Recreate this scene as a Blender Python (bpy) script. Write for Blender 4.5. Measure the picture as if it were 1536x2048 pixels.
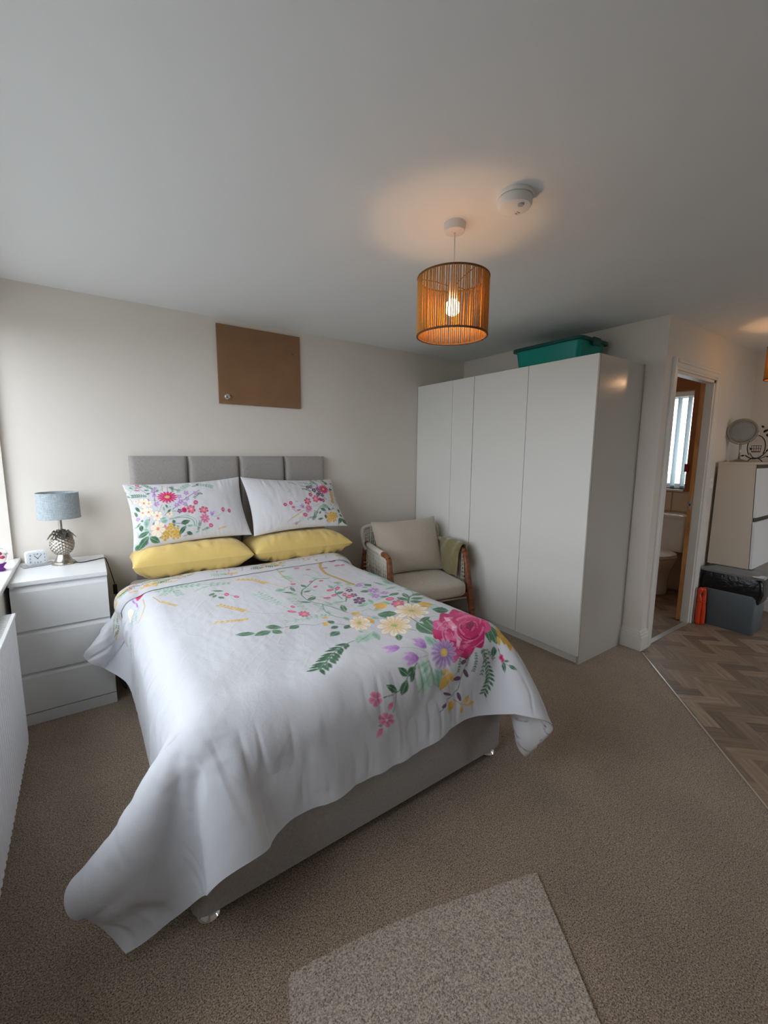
import bpy, bmesh, math, random
import numpy as np
from mathutils import Vector, Matrix

# ------------------------------------------------------------------ camera, sky, exposure
scene = bpy.context.scene
COL = scene.collection
for o in list(bpy.data.objects):
    bpy.data.objects.remove(o)

CAM_POS = (0.73842, -3.14534, 1.3986)
YAW, PITCH, ROLL = -0.613444, -0.139118, 0.0079606
_f = Vector((-math.sin(YAW), math.cos(YAW), 0)); _r = Vector((math.cos(YAW), math.sin(YAW), 0)); _u = Vector((0, 0, 1))
_f2 = _f * math.cos(PITCH) + _u * math.sin(PITCH); _u2 = _u * math.cos(PITCH) - _f * math.sin(PITCH)
_r3 = _r * math.cos(ROLL) + _u2 * math.sin(ROLL); _u3 = _u2 * math.cos(ROLL) - _r * math.sin(ROLL)
cam_d = bpy.data.cameras.new('camera'); cam = bpy.data.objects.new('camera', cam_d); COL.objects.link(cam)
cam_d.sensor_fit = 'VERTICAL'; cam_d.sensor_height = 36.0; cam_d.lens = 847.305 / 2048 * 36.0
cam_d.clip_start = 0.02
m3 = Matrix((( _r3.x, _u3.x, -_f2.x), (_r3.y, _u3.y, -_f2.y), (_r3.z, _u3.z, -_f2.z)))
cam.matrix_world = Matrix.Translation(CAM_POS) @ m3.to_4x4()
scene.camera = cam

world = bpy.data.worlds.new('overcast_sky'); scene.world = world; world.use_nodes = True
bg = world.node_tree.nodes['Background']
bg.inputs[0].default_value = (0.85, 0.915, 1.0, 1); bg.inputs[1].default_value = 4.7

vs = scene.view_settings
vs.view_transform = 'Standard'; vs.look = 'None'; vs.gamma = 1.0; vs.use_curve_mapping = False
vs.exposure = 0.36
scene.cycles.use_denoising = True
scene.cycles.max_bounces = 7; scene.cycles.diffuse_bounces = 5; scene.cycles.use_adaptive_sampling = True; scene.cycles.adaptive_threshold = 0.08; scene.cycles.sample_clamp_indirect = 8.0

H = 2.303                       # ceiling
WX = 0.37                       # left wall face
XR, YD, X2 = 3.92, -1.84, 5.72  # recess wall, door wall, outer right wall
YREAR = -4.7
WIN = (-2.72, -0.03, 0.785, 2.12)     # left window: y0,y1,z0,z1
RWIN = (4.35, 5.15, 0.10, 2.05)         # assumed unseen glazed rear door, added for fill light: x0,x1,z0,z1

def portal(name, loc, rot, sx, sy):
    l = bpy.data.lights.new(name, 'AREA'); l.shape = 'RECTANGLE'; l.size = sx; l.size_y = sy
    l.cycles.is_portal = True
    o = bpy.data.objects.new(name, l); COL.objects.link(o); o.location = loc; o.rotation_euler = rot
    return o
portal('window_portal', (0.02, (WIN[0] + WIN[1]) / 2, (WIN[2] + WIN[3]) / 2), (0, math.radians(-90), 0), WIN[3] - WIN[2] + .1, WIN[1] - WIN[0] + .1)
portal('added_rear_door_portal', ((RWIN[0] + RWIN[1]) / 2, YREAR - 0.2, (RWIN[2] + RWIN[3]) / 2), (math.radians(90), 0, 0), RWIN[1] - RWIN[0], RWIN[3] - RWIN[2])
portal('bathroom_portal', (X2 + 0.3, -1.05, 1.55), (0, math.radians(90), 0), 1.1, 0.8)

# ------------------------------------------------------------------ materials
def lin(c):
    return tuple(((x / 255) / 12.92 if x / 255 <= .04045 else ((x / 255 + .055) / 1.055) ** 2.4) for x in c) + (1,)

def mat(name, rgb, rough=.5, metal=0.0, var=0.0, vscale=20, bump=0.0, bscale=200, bdist=.002, sheen=0.0, trans=0.0, ior=1.45, spec=.5,
        emit=None, estr=0, vstretch=(1, 1, 1), subsurf=0.0, coat=0.0):
    m = bpy.data.materials.new(name); m.use_nodes = True; nt = m.node_tree; N = nt.nodes; L = nt.links
    b = N['Principled BSDF']
    c = lin(rgb)
    b.inputs['Base Color'].default_value = c; b.inputs['Roughness'].default_value = rough; b.inputs['Metallic'].default_value = metal
    b.inputs['IOR'].default_value = ior; b.inputs['Specular IOR Level'].default_value = spec
    if sheen: b.inputs['Sheen Weight'].default_value = sheen
    if trans: b.inputs['Transmission Weight'].default_value = trans
    if coat: b.inputs['Coat Weight'].default_value = coat
    if emit: b.inputs['Emission Color'].default_value = lin(emit); b.inputs['Emission Strength'].default_value = estr
    tc = None
    if var or bump:
        tc = N.new('ShaderNodeTexCoord'); mp = N.new('ShaderNodeMapping'); L.new(tc.outputs['Object'], mp.inputs['Vector'])
        mp.inputs['Scale'].default_value = vstretch
    if var:
        n = N.new('ShaderNodeTexNoise'); n.inputs['Scale'].default_value = vscale; n.inputs['Detail'].default_value = 5
        L.new(mp.outputs[0], n.inputs['Vector'])
        mx = N.new('ShaderNodeMix'); mx.data_type = 'RGBA'; mx.name = 'tone'
        mx.inputs[6].default_value = tuple(x * (1 - var) for x in c[:3]) + (1,)
        mx.inputs[7].default_value = tuple(min(1, x * (1 + var)) for x in c[:3]) + (1,)
        L.new(n.outputs['Fac'], mx.inputs[0]); L.new(mx.outputs[2], b.inputs['Base Color'])
    if bump:
        n2 = N.new('ShaderNodeTexNoise'); n2.inputs['Scale'].default_value = bscale; n2.inputs['Detail'].default_value = 3
        L.new(mp.outputs[0], n2.inputs['Vector'])
        bp_ = N.new('ShaderNodeBump'); bp_.inputs['Strength'].default_value = bump; bp_.inputs['Distance'].default_value = bdist
        L.new(n2.outputs['Fac'], bp_.inputs['Height']); L.new(bp_.outputs[0], b.inputs['Normal'])
    return m

def fibre_mat(name, dark, light, scale, contrast=(.35, .65), bump=.6, bdist=.004, blotch=.12):
    """short pile: speckled tufts, two scales of tone"""
    m = bpy.data.materials.new(name); m.use_nodes = True; nt = m.node_tree; N = nt.nodes; L = nt.links; b = N['Principled BSDF']
    b.inputs['Roughness'].default_value = .95; b.inputs['Specular IOR Level'].default_value = .1; b.inputs['Sheen Weight'].default_value = .25
    tc = N.new('ShaderNodeTexCoord')
    n = N.new('ShaderNodeTexNoise'); n.inputs['Scale'].default_value = scale; n.inputs['Detail'].default_value = 3; n.inputs['Distortion'].default_value = .6
    L.new(tc.outputs['Object'], n.inputs['Vector'])
    r = N.new('ShaderNodeValToRGB'); r.color_ramp.elements[0].position = contrast[0]; r.color_ramp.elements[1].position = contrast[1]
    r.color_ramp.elements[0].color = lin(dark); r.color_ramp.elements[1].color = lin(light)
    L.new(n.outputs['Fac'], r.inputs[0])
    n2 = N.new('ShaderNodeTexNoise'); n2.inputs['Scale'].default_value = 2.3; n2.inputs['Detail'].default_value = 3
    L.new(tc.outputs['Object'], n2.inputs['Vector'])
    mr = N.new('ShaderNodeMapRange'); mr.inputs[1].default_value = .3; mr.inputs[2].default_value = .7; mr.inputs[3].default_value = 1 - blotch; mr.inputs[4].default_value = 1 + blotch
    L.new(n2.outputs['Fac'], mr.inputs[0])
    mx = N.new('ShaderNodeMix'); mx.data_type = 'RGBA'; mx.blend_type = 'MULTIPLY'; mx.inputs[0].default_value = 1
    L.new(r.outputs[0], mx.inputs[6]); L.new(mr.outputs[0], mx.inputs[7]); L.new(mx.outputs[2], b.inputs['Base Color'])
    bp_ = N.new('ShaderNodeBump'); bp_.inputs['Strength'].default_value = bump; bp_.inputs['Distance'].default_value = bdist
    L.new(n.outputs['Fac'], bp_.inputs['Height']); L.new(bp_.outputs[0], b.inputs['Normal'])
    return m

def wood_mat(name, c1, c2, c3, stretch=(3, 40, 40), rough=.5, rand=0.0, knots=0.0):
    """grain along the object's local X"""
    m = bpy.data.materials.new(name); m.use_nodes = True; nt = m.node_tree; N = nt.nodes; L = nt.links; b = N['Principled BSDF']
    b.inputs['Roughness'].default_value = rough
    tc = N.new('ShaderNodeTexCoord'); oi = N.new('ShaderNodeObjectInfo')
    ad = N.new('ShaderNodeVectorMath'); ad.operation = 'MULTIPLY_ADD'
    L.new(tc.outputs['Object'], ad.inputs[0]); ad.inputs[1].default_value = stretch
    cmb = N.new('ShaderNodeCombineXYZ'); ml = N.new('ShaderNodeMath'); ml.operation = 'MULTIPLY'; ml.inputs[1].default_value = 37.0
    L.new(oi.outputs['Random'], ml.inputs[0]); L.new(ml.outputs[0], cmb.inputs[0]); L.new(ml.outputs[0], cmb.inputs[2]); L.new(cmb.outputs[0], ad.inputs[2])
    n = N.new('ShaderNodeTexNoise'); n.inputs['Scale'].default_value = 1.0; n.inputs['Detail'].default_value = 6; n.inputs['Roughness'].default_value = .6
    n.inputs['Distortion'].default_value = .4
    L.new(ad.outputs[0], n.inputs['Vector'])
    r = N.new('ShaderNodeValToRGB'); e = r.color_ramp.elements; e[0].position = .3; e[0].color = lin(c1); e[1].position = .72; e[1].color = lin(c3)
    mid = e.new(.5); mid.color = lin(c2)
    L.new(n.outputs['Fac'], r.inputs[0])
    out = r.outputs[0]
    if rand:
        mr = N.new('ShaderNodeMapRange'); mr.inputs[3].default_value = 1 - rand; mr.inputs[4].default_value = 1 + rand; L.new(oi.outputs['Random'], mr.inputs[0])
        mx = N.new('ShaderNodeMix'); mx.data_type = 'RGBA'; mx.blend_type = 'MULTIPLY'; mx.inputs[0].default_value = 1
        L.new(out, mx.inputs[6]); L.new(mr.outputs[0], mx.inputs[7]); out = mx.outputs[2]
    if knots:
        v = N.new('ShaderNodeTexVoronoi'); v.inputs['Scale'].default_value = knots; L.new(tc.outputs['Object'], v.inputs['Vector'])
        r2 = N.new('ShaderNodeValToRGB'); r2.color_ramp.elements[0].position = .06; r2.color_ramp.elements[0].color = (.12, .05, .02, 1)
        r2.color_ramp.elements[1].position = .12; r2.color_ramp.elements[1].color = (1, 1, 1, 1)
        L.new(v.outputs['Distance'], r2.inputs[0])
        mx = N.new('ShaderNodeMix'); mx.data_type = 'RGBA'; mx.blend_type = 'MULTIPLY'; mx.inputs[0].default_value = 1
        L.new(out, mx.inputs[6]); L.new(r2.outputs[0], mx.inputs[7]); out = mx.outputs[2]
    L.new(out, b.inputs['Base Color'])
    return m

def weave_mat(name, rgb, var, sx, sz, bump=.3, bdist=.0008, rough=.9, sheen=.3):
    """crossed threads: two stretched noises"""
    m = bpy.data.materials.new(name); m.use_nodes = True; nt = m.node_tree; N = nt.nodes; L = nt.links; b = N['Principled BSDF']
    b.inputs['Roughness'].default_value = rough; b.inputs['Specular IOR Level'].default_value = .15; b.inputs['Sheen Weight'].default_value = sheen
    tc = N.new('ShaderNodeTexCoord'); outs = []
    for st in ((sx, sx, sz), (sz, sz, sx)):
        mp = N.new('ShaderNodeMapping'); mp.inputs['Scale'].default_value = st; L.new(tc.outputs['Object'], mp.inputs[0])
        n = N.new('ShaderNodeTexNoise'); n.inputs['Scale'].default_value = 1; n.inputs['Detail'].default_value = 3; L.new(mp.outputs[0], n.inputs['Vector']); outs.append(n.outputs['Fac'])
    a = N.new('ShaderNodeMath'); a.operation = 'ADD'; L.new(outs[0], a.inputs[0]); L.new(outs[1], a.inputs[1])
    mr = N.new('ShaderNodeMapRange'); mr.inputs[1].default_value = .7; mr.inputs[2].default_value = 1.3; L.new(a.outputs[0], mr.inputs[0])
    c = lin(rgb)
    mx = N.new('ShaderNodeMix'); mx.data_type = 'RGBA'; L.new(mr.outputs[0], mx.inputs[0])
    mx.inputs[6].default_value = tuple(x * (1 - var) for x in c[:3]) + (1,); mx.inputs[7].default_value = tuple(min(1, x * (1 + var)) for x in c[:3]) + (1,)
    L.new(mx.outputs[2], b.inputs['Base Color'])
    bp_ = N.new('ShaderNodeBump'); bp_.inputs['Strength'].default_value = bump; bp_.inputs['Distance'].default_value = bdist
    L.new(a.outputs[0], bp_.inputs['Height']); L.new(bp_.outputs[0], b.inputs['Normal'])
    return m

def paint_mat(name, rough=.85, bump=.25, sheen=.15):
    """printed cotton: colour comes from the mesh's 'print' colour attribute"""
    m = bpy.data.materials.new(name); m.use_nodes = True; nt = m.node_tree; N = nt.nodes; L = nt.links; b = N['Principled BSDF']
    b.inputs['Roughness'].default_value = rough; b.inputs['Specular IOR Level'].default_value = .2; b.inputs['Sheen Weight'].default_value = sheen
    a = N.new('ShaderNodeVertexColor'); a.layer_name = 'print'; L.new(a.outputs[0], b.inputs['Base Color'])
    tc = N.new('ShaderNodeTexCoord'); n = N.new('ShaderNodeTexNoise'); n.inputs['Scale'].default_value = 55; n.inputs['Detail'].default_value = 4; n.inputs['Distortion'].default_value = 1.2
    L.new(tc.outputs['Object'], n.inputs['Vector'])
    bp_ = N.new('ShaderNodeBump'); bp_.inputs['Strength'].default_value = bump; bp_.inputs['Distance'].default_value = .003
    L.new(n.outputs['Fac'], bp_.inputs['Height']); L.new(bp_.outputs[0], b.inputs['Normal'])
    return m

M = {}
M['wall'] = mat('wall_paint', (224, 217, 208), .8, var=.02, vscale=3, bump=.06, bscale=120, bdist=.001)
M['ceil'] = mat('ceiling_paint', (231, 233, 233), .85, var=.02, vscale=1.2, bump=.05, bscale=60, bdist=.001)
M['gloss'] = mat('white_gloss_paint', (222, 219, 213), .35)
M['upvc'] = mat('white_plastic_frame', (235, 236, 236), .3)
M['sill'] = mat('white_sill', (233, 233, 231), .25)
M['plaster'] = mat('bare_plaster', (150, 100, 66), .9, var=.15, vscale=6)
M['tile'] = mat('cream_tile', (206, 188, 166), .3, var=.03, vscale=10)
def thin_glass(name):
    """flat pane: light passes straight through, a little is mirrored"""
    m = bpy.data.materials.new(name); m.use_nodes = True; nt = m.node_tree; nt.nodes.remove(nt.nodes['Principled BSDF'])
    t = nt.nodes.new('ShaderNodeBsdfTransparent'); g = nt.nodes.new('ShaderNodeBsdfGlossy'); g.inputs['Roughness'].default_value = .02; x = nt.nodes.new('ShaderNodeMixShader'); x.inputs[0].default_value = .05
    nt.links.new(t.outputs[0], x.inputs[1]); nt.links.new(g.outputs[0], x.inputs[2]); nt.links.new(x.outputs[0], nt.nodes['Material Output'].inputs['Surface'])
    return m
M['glass'] = thin_glass('window_glass')
M['carpet'] = fibre_mat('carpet_pile', (84, 70, 58), (198, 177, 155), 275, (.34, .67))
M['offcut'] = fibre_mat('offcut_pile', (116, 102, 90), (214, 200, 185), 240, (.32, .66), blotch=.05)
M['plank'] = wood_mat('vinyl_plank', (122, 104, 88), (140, 121, 104), (160, 142, 123), (5, 60, 60), .45, rand=.36)
M['metal_strip'] = mat('metal_strip', (215, 215, 212), .3, metal=.9)
M['pine'] = wood_mat('pine', (170, 108, 54), (196, 134, 74), (214, 158, 96), (4, 30, 30), .5, knots=3.2)
M['white_mel'] = mat('white_melamine', (228, 230, 230), .3)
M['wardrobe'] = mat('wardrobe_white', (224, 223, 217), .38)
M['wardrobe_side_shade'] = mat('wardrobe_side_shade_satin', (192, 188, 180), .2)  # darker than the doors: shade on the side panels put into the colour
M['dark'] = mat('dark_gap', (30, 28, 26), .9)
M['bed_fabric'] = weave_mat('grey_chenille', (158, 153, 148), .22, 60, 700, .35)
M['mattress'] = mat('mattress_white', (220, 218, 214), .9)
M['chrome'] = mat('chrome', (220, 220, 220), .12, metal=1)
M['yellow'] = mat('yellow_cotton', (226, 196, 118), .85, var=.06, vscale=8, bump=.35, bscale=38, bdist=.004, sheen=.2)
M['print'] = paint_mat('printed_cotton')
M['lampshade'] = weave_mat('grey_blue_linen', (176, 186, 190), .35, 40, 500, .3)
M['silver'] = mat('antique_silver', (176, 170, 160), .28, metal=1, var=.25, vscale=40)
M['black'] = mat('black_plastic', (18, 18, 18), .4)
M['blackmetal'] = mat('black_metal', (26, 25, 24), .45, metal=.6)
M['clock_face'] = mat('clock_face', (226, 234, 238), .4)
M['white_pl'] = mat('white_plastic', (236, 237, 238), .35)
M['grey_tray'] = mat('grey_tray', (168, 168, 170), .3, metal=.3)
M['mdf'] = mat('mdf_board', (140, 105, 75), .75, var=.16, vscale=7, bump=.1, bscale=90, bdist=.001)
M['mdf_edge'] = mat('mdf_edge', (150, 104, 64), .8)
M['teal'] = mat('teal_plastic', (4, 142, 128), .35, spec=.4)
M['teal_dark'] = mat('teal_lid', (6, 72, 70), .35)
M['teak'] = wood_mat('teak', (96, 52, 28), (126, 72, 40), (150, 92, 54), (5, 45, 45), .5)
M['rope'] = mat('rope_cream', (206, 200, 186), .9, var=.15, vscale=200, bump=.5, bscale=300, bdist=.002)
M['cushion'] = weave_mat('beige_linen', (186, 176, 160), .16, 60, 800, .3)
M['olive'] = mat('olive_plush', (124, 114, 72), .9, var=.4, vscale=24, bump=.6, bscale=60, bdist=.006, sheen=.7)
M['jute'] = mat('jute_cord', (204, 138, 64), .9, var=.35, vscale=120, bump=.5, bscale=400, bdist=.001)
M['jute_rim'] = mat('jute_rim', (110, 76, 46), .9, var=.3, vscale=150, bump=.5, bscale=400, bdist=.001)
M['alarm'] = mat('alarm_white', (226, 224, 220), .45)
M['rad'] = mat('radiator_white', (238, 239, 240), .3)
M['bin'] = mat('bin_grey', (88, 96, 100), .5)
M['bin_lid'] = mat('bin_lid_grey', (128, 132, 134), .4)
M['bag'] = mat('black_bag', (12, 12, 13), .3, bump=.6, bscale=30, bdist=.01)
M['orange'] = mat('orange_film', (206, 66, 26), .3, bump=.4, bscale=60, bdist=.004)
M['shoe_side_shade'] = mat('shoe_cabinet_side_shade', (205, 192, 174), .5)  # white board; the warm light and shade on it put into the beige
M['ceramic'] = mat('ceramic', (232, 229, 224), .12, coat=.5)
M['mirror'] = mat('mirror_glass', (235, 238, 236), .03, metal=1)
M['brushed'] = mat('brushed_nickel', (170, 165, 158), .3, metal=1)
M['blind'] = mat('blind_fabric', (230, 238, 240), .8)
def translucent(m, rgb, f):
    nt = m.node_tree; t = nt.nodes.new('ShaderNodeBsdfTranslucent'); t.inputs[0].default_value = lin(rgb); x = nt.nodes.new('ShaderNodeMixShader'); x.inputs[0].default_value = f
    nt.links.new(nt.nodes['Principled BSDF'].outputs[0], x.inputs[1]); nt.links.new(t.outputs[0], x.inputs[2]); nt.links.new(x.outputs[0], nt.nodes['Material Output'].inputs['Surface'])
translucent(M['blind'], (226, 238, 242), .5); translucent(M['lampshade'], (150, 163, 168), .25)
M['red'] = mat('dark_red', (130, 36, 34), .6)
M['purple'] = mat('purple_glass', (120, 40, 150), .05, trans=.85, ior=1.45)
M['clear'] = mat('clear_glass', (252, 250, 252), .02, trans=1.0, ior=1.3)
M['pink'] = mat('pink_glass', (214, 60, 120), .1, trans=.5, ior=1.4)
M['bulb'] = mat('lit_bulb', (255, 226, 180), .4, emit=(255, 206, 150), estr=54)
M['bulb2'] = mat('lit_bulb_far', (255, 226, 180), .4, emit=(255, 206, 150), estr=55)
M['assumed_bath_lamp'] = mat('assumed_bath_lamp_glow', (255, 236, 210), .4, emit=(255, 214, 170), estr=7)
M['plastic_bag'] = mat('white_bag', (226, 226, 224), .4, bump=.6, bscale=25, bdist=.01)
M['grass'] = mat('garden_ground', (118, 117, 112), .95)
M['grey_text'] = mat('clock_print', (52, 58, 64), .5)

# ------------------------------------------------------------------ mesh helpers
def world_of(p):
    v = Vector((0, 0, 0))
    while p is not None:
        v += p.location; p = p.parent
    return v

def finish(name, me, m, parent=None, smooth=False, rotated=False):
    """link a mesh whose coordinates are in world space (or in the thing's own frame when rotated=True)"""
    if m is not None:
        for mm in (m if isinstance(m, (list, tuple)) else [m]): me.materials.append(mm)
    if parent is not None and not rotated:
        me.transform(Matrix.Translation(-world_of(parent)))
    if smooth: me.shade_smooth()
    o = bpy.data.objects.new(name, me); COL.objects.link(o)
    if parent is not None: o.parent = parent
    return o

def ob(name, bm, m, parent=None, smooth=False, rotated=False, angle=None):
    me = bpy.data.meshes.new(name); bmesh.ops.recalc_face_normals(bm, faces=bm.faces); bm.to_mesh(me); bm.free()
    if angle is not None:
        me.shade_smooth(); me.set_sharp_from_angle(angle=math.radians(angle))
    return finish(name, me, m, parent, smooth, rotated)

def thing(name, label, cat, loc=(0, 0, 0), rz=0, group=None):
    o = bpy.data.objects.new(name, None); COL.objects.link(o); o.location = loc; o.rotation_euler = (0, 0, rz)
    o['label'] = label; o['category'] = cat
    if group: o['group'] = group
    return o

def tag(o, label=None, cat=None, group=None, kind=None):
    if label: o['label'] = label
    if cat: o['category'] = cat
    if group: o['group'] = group
    if kind: o['kind'] = kind
    return o

def struct(name, bm, m, parent=None, **k):
    o = ob(name, bm, m, parent, **k)
    if parent is None: o['kind'] = 'structure'
    return o

def box(bm, x0, x1, y0, y1, z0, z1, bev=0.0, seg=2):
    r = bmesh.ops.create_cube(bm, size=1.0); vs_ = r['verts']
    for v in vs_:
        v.co = Vector(((x0 + x1) / 2 + v.co.x * (x1 - x0), (y0 + y1) / 2 + v.co.y * (y1 - y0), (z0 + z1) / 2 + v.co.z * (z1 - z0)))
    if bev:
        es = list({e for v in vs_ for e in v.link_edges})
        bmesh.ops.bevel(bm, geom=es, offset=bev, segments=seg, affect='EDGES', profile=.5)
    return vs_

def nb(*boxes, bev=0.0, seg=2):
    bm = bmesh.new()
    for b in boxes: box(bm, *b, bev=bev, seg=seg)
    return bm

def lathe(profile, c=(0, 0, 0), seg=48, bm=None, cap=True):
    bm = bm or bmesh.new(); rings = []
    for r, z in profile:
        rings.append([bm.verts.new((c[0] + r * math.cos(2 * math.pi * i / seg), c[1] + r * math.sin(2 * math.pi * i / seg), c[2] + z)) for i in range(seg)])
    for a, b in zip(rings, rings[1:]):
        for i in range(seg): bm.faces.new((a[i], a[(i + 1) % seg], b[(i + 1) % seg], b[i]))
    if cap:
        if profile[0][0] > 1e-5: bm.faces.new(rings[0])
        if profile[-1][0] > 1e-5: bm.faces.new(rings[-1])
    return bm

def tube(pts, r, seg=8, bm=None, closed=False, taper=None):
    bm = bm or bmesh.new(); pts = [Vector(p) for p in pts]; n = len(pts); rings = []
    prev = None
    for i, p in enumerate(pts):
        if closed: t = (pts[(i + 1) % n] - pts[i - 1])
        else: t = (pts[min(i + 1, n - 1)] - pts[max(i - 1, 0)])
        t.normalize()
        if prev is None:
            a = Vector((0, 0, 1)) if abs(t.z) < .9 else Vector((1, 0, 0)); x = t.cross(a).normalized()
        else:
            x = (prev - t * prev.dot(t)).normalized()
        prev = x; y = t.cross(x)
        rr = r if taper is None else r * taper[i]
        rings.append([bm.verts.new(p + (x * math.cos(2 * math.pi * k / seg) + y * math.sin(2 * math.pi * k / seg)) * rr) for k in range(seg)])
    m_ = n if closed else n - 1
    for i in range(m_):
        a, b = rings[i], rings[(i + 1) % n]
        for k in range(seg): bm.faces.new((a[k], a[(k + 1) % seg], b[(k + 1) % seg], b[k]))
    if not closed:
        bm.faces.new(rings[0]); bm.faces.new(rings[-1])
    return bm

def spline(pts, n=12):
    P = [Vector(p) for p in pts]; out = []
    for i in range(len(P) - 1):
        p0 = P[max(i - 1, 0)]; p1 = P[i]; p2 = P[i + 1]; p3 = P[min(i + 2, len(P) - 1)]
        for k in range(n):
            t = k / n
            out.append(.5 * ((2 * p1) + (p2 - p0) * t + (2 * p0 - 5 * p1 + 4 * p2 - p3) * t * t + (3 * p1 - p0 - 3 * p2 + p3) * t ** 3))
    out.append(P[-1]); return out

def prism(poly, axis, a, b, bm=None):
    """extrude a 2-D polygon along axis ('x': poly is (y,z), 'y': (x,z), 'z': (x,y))"""
    bm = bm or bmesh.new()
    def mk(p, t): return (t, p[0], p[1]) if axis == 'x' else (p[0], t, p[1]) if axis == 'y' else (p[0], p[1], t)
    A = [bm.verts.new(mk(p, a)) for p in poly]; B = [bm.verts.new(mk(p, b)) for p in poly]
    bm.faces.new(A); bm.faces.new(B); n = len(poly)
    for i in range(n): bm.faces.new((A[i], A[(i + 1) % n], B[(i + 1) % n], B[i]))
    return bm

def grid_mesh(name, P, cols=None, flip=False, closed_u=False):
    """mesh from a [nv,nu,3] array, optional linear colours [nv,nu,3] as the 'print' attribute"""
    nv, nu = P.shape[:2]; idx = np.arange(nv * nu).reshape(nv, nu)
    q = np.stack([idx[:-1, :-1], idx[:-1, 1:], idx[1:, 1:], idx[1:, :-1]], -1).reshape(-1, 4)
    if flip: q = q[:, ::-1]
    me = bpy.data.meshes.new(name); me.vertices.add(nv * nu); me.vertices.foreach_set('co', P.reshape(-1).astype(np.float32))
    nf = len(q); me.loops.add(nf * 4); me.loops.foreach_set('vertex_index', np.ascontiguousarray(q).reshape(-1).astype(np.int32))
    me.polygons.add(nf); me.polygons.foreach_set('loop_start', (np.arange(nf) * 4).astype(np.int32)); me.update(calc_edges=True)
    if cols is not None:
        a = me.color_attributes.new('print', 'FLOAT_COLOR', 'POINT')
        c4 = np.concatenate([cols.reshape(-1, 3), np.ones((nv * nu, 1))], 1).astype(np.float32); a.data.foreach_set('color', c4.reshape(-1))
    me.shade_smooth()
    return me

def copy_tree(o, parent=None):
    c = o.copy(); COL.objects.link(c); c.parent = parent
    for ch in list(o.children): copy_tree(ch, c)
    return c

def vnoise(x, y, seed=0):
    """value noise on arrays"""
    rng = np.random.default_rng(seed); T = rng.random((256, 256))
    xi = np.floor(x).astype(int); yi = np.floor(y).astype(int); fx = x - xi; fy = y - yi
    fx = fx * fx * (3 - 2 * fx); fy = fy * fy * (3 - 2 * fy)
    a = T[yi % 256, xi % 256]; b = T[yi % 256, (xi + 1) % 256]; c = T[(yi + 1) % 256, xi % 256]; d = T[(yi + 1) % 256, (xi + 1) % 256]
    return (a * (1 - fx) + b * fx) * (1 - fy) + (c * (1 - fx) + d * fx) * fy - .5

# ------------------------------------------------------------------ the room
T = .30
y0, y1, z0, z1 = WIN
struct('wall_left', nb((WX - T, WX, YREAR, .12, 0, z0 - .025), (WX - T, WX, YREAR, .12, z1, H), (WX - T, WX, YREAR, y0, z0 - .025, z1), (WX - T, WX, y1, .12, z0 - .025, z1)), M['wall'])
struct('wall_back', nb((WX, X2 + .3, 0, .12, 0, H)), M['wall'])
struct('wall_right', nb((XR, XR + .1, YD + .055, 0, 0, H)), M['wall'])
DX0, DX1, DZ = 4.085, 4.80, 1.975
struct('wall_door', nb((XR, DX0, YD, YD + .055, 0, H), (DX1, X2, YD, YD + .055, 0, H), (DX0, DX1, YD, YD + .055, DZ, H)), M['wall'])
BW = (-1.385, -.75, 1.05, 2.035)
struct('wall_outer', nb((X2, X2 + T, YREAR, BW[0], 0, H), (X2, X2 + T, BW[1], 0, 0, H), (X2, X2 + T, BW[0], BW[1], 0, BW[2]), (X2, X2 + T, BW[0], BW[1], BW[3], H)), M['wall'])
struct('wall_rear', nb((WX - T, RWIN[0], YREAR - .2, YREAR, 0, H), (RWIN[1], X2 + T, YREAR - .2, YREAR, 0, H), (RWIN[0], RWIN[1], YREAR - .2, YREAR, RWIN[3], H), (RWIN[0], RWIN[1], YREAR - .2, YREAR, 0, RWIN[2])), M['wall'])
struct('ceiling', nb((WX - T, X2 + T, YREAR - .2, .12, H, H + .1)), M['ceil'])
# bathroom linings of the outer wall
struct('wall_bathroom', nb((X2 - .012, X2, YD + .055, BW[0], 1.03, H), (X2 - .012, X2, BW[1], 0, 1.03, H), (X2 - .012, X2, BW[0], BW[1], BW[3], H)), M['plaster'])
tl = struct('wall_bathroom_tiling', nb((X2 - .004, X2, YD + .055, 0, 0, 1.03)), M['tile'])
# tiles, 0.25 x 0.2, in front of the bathroom's outer wall
tm = bpy.data.meshes.new('tile'); bm = nb((-.011, 0, .003, .247, .003, .197), bev=.002, seg=1); bm.to_mesh(tm); bm.free(); tm.materials.append(M['tile'])
for i in range(7):
    for k in range(5):
        if YD + .055 + i * .25 + .25 > -.01: continue
        o = bpy.data.objects.new('tile', tm); COL.objects.link(o); o.parent = tl; o.location = (X2 - .004, YD + .055 + i * .25, .02 + k * .2)

# carpet, vinyl and the strip between them
A = Vector((XR, YD - .012)); D_ = Vector((2.873 - 3.922, -2.796 + 1.852)).normalized()
Bp = A + D_ * ((YREAR - A.y) / D_.y)
carpet = struct('floor', prism([(WX - .02, 0), (WX - .02, YREAR), (Bp.x, YREAR), (A.x, A.y), (XR, 0)], 'z', -.03, 0), M['carpet'])
vin = struct('floor_vinyl', prism([(A.x, A.y), (Bp.x, YREAR), (X2, YREAR), (X2, 0), (XR + .1, 0), (XR + .1, YD)], 'z', -.05, -.004), M['dark'])
nrm = Vector((-D_.y, D_.x))
if nrm.dot(Vector((5, -3)) - A) < 0: nrm = -nrm
def clip(poly, p, n, d=0.0):
    out = []; m_ = len(poly)
    for i in range(m_):
        a, b = poly[i], poly[(i + 1) % m_]; da = (a - p).dot(n) - d; db = (b - p).dot(n) - d
        if da >= 0: out.append(a)
        if (da >= 0) != (db >= 0): out.append(a + (b - a) * (da / (da - db)))
    return out
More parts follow.
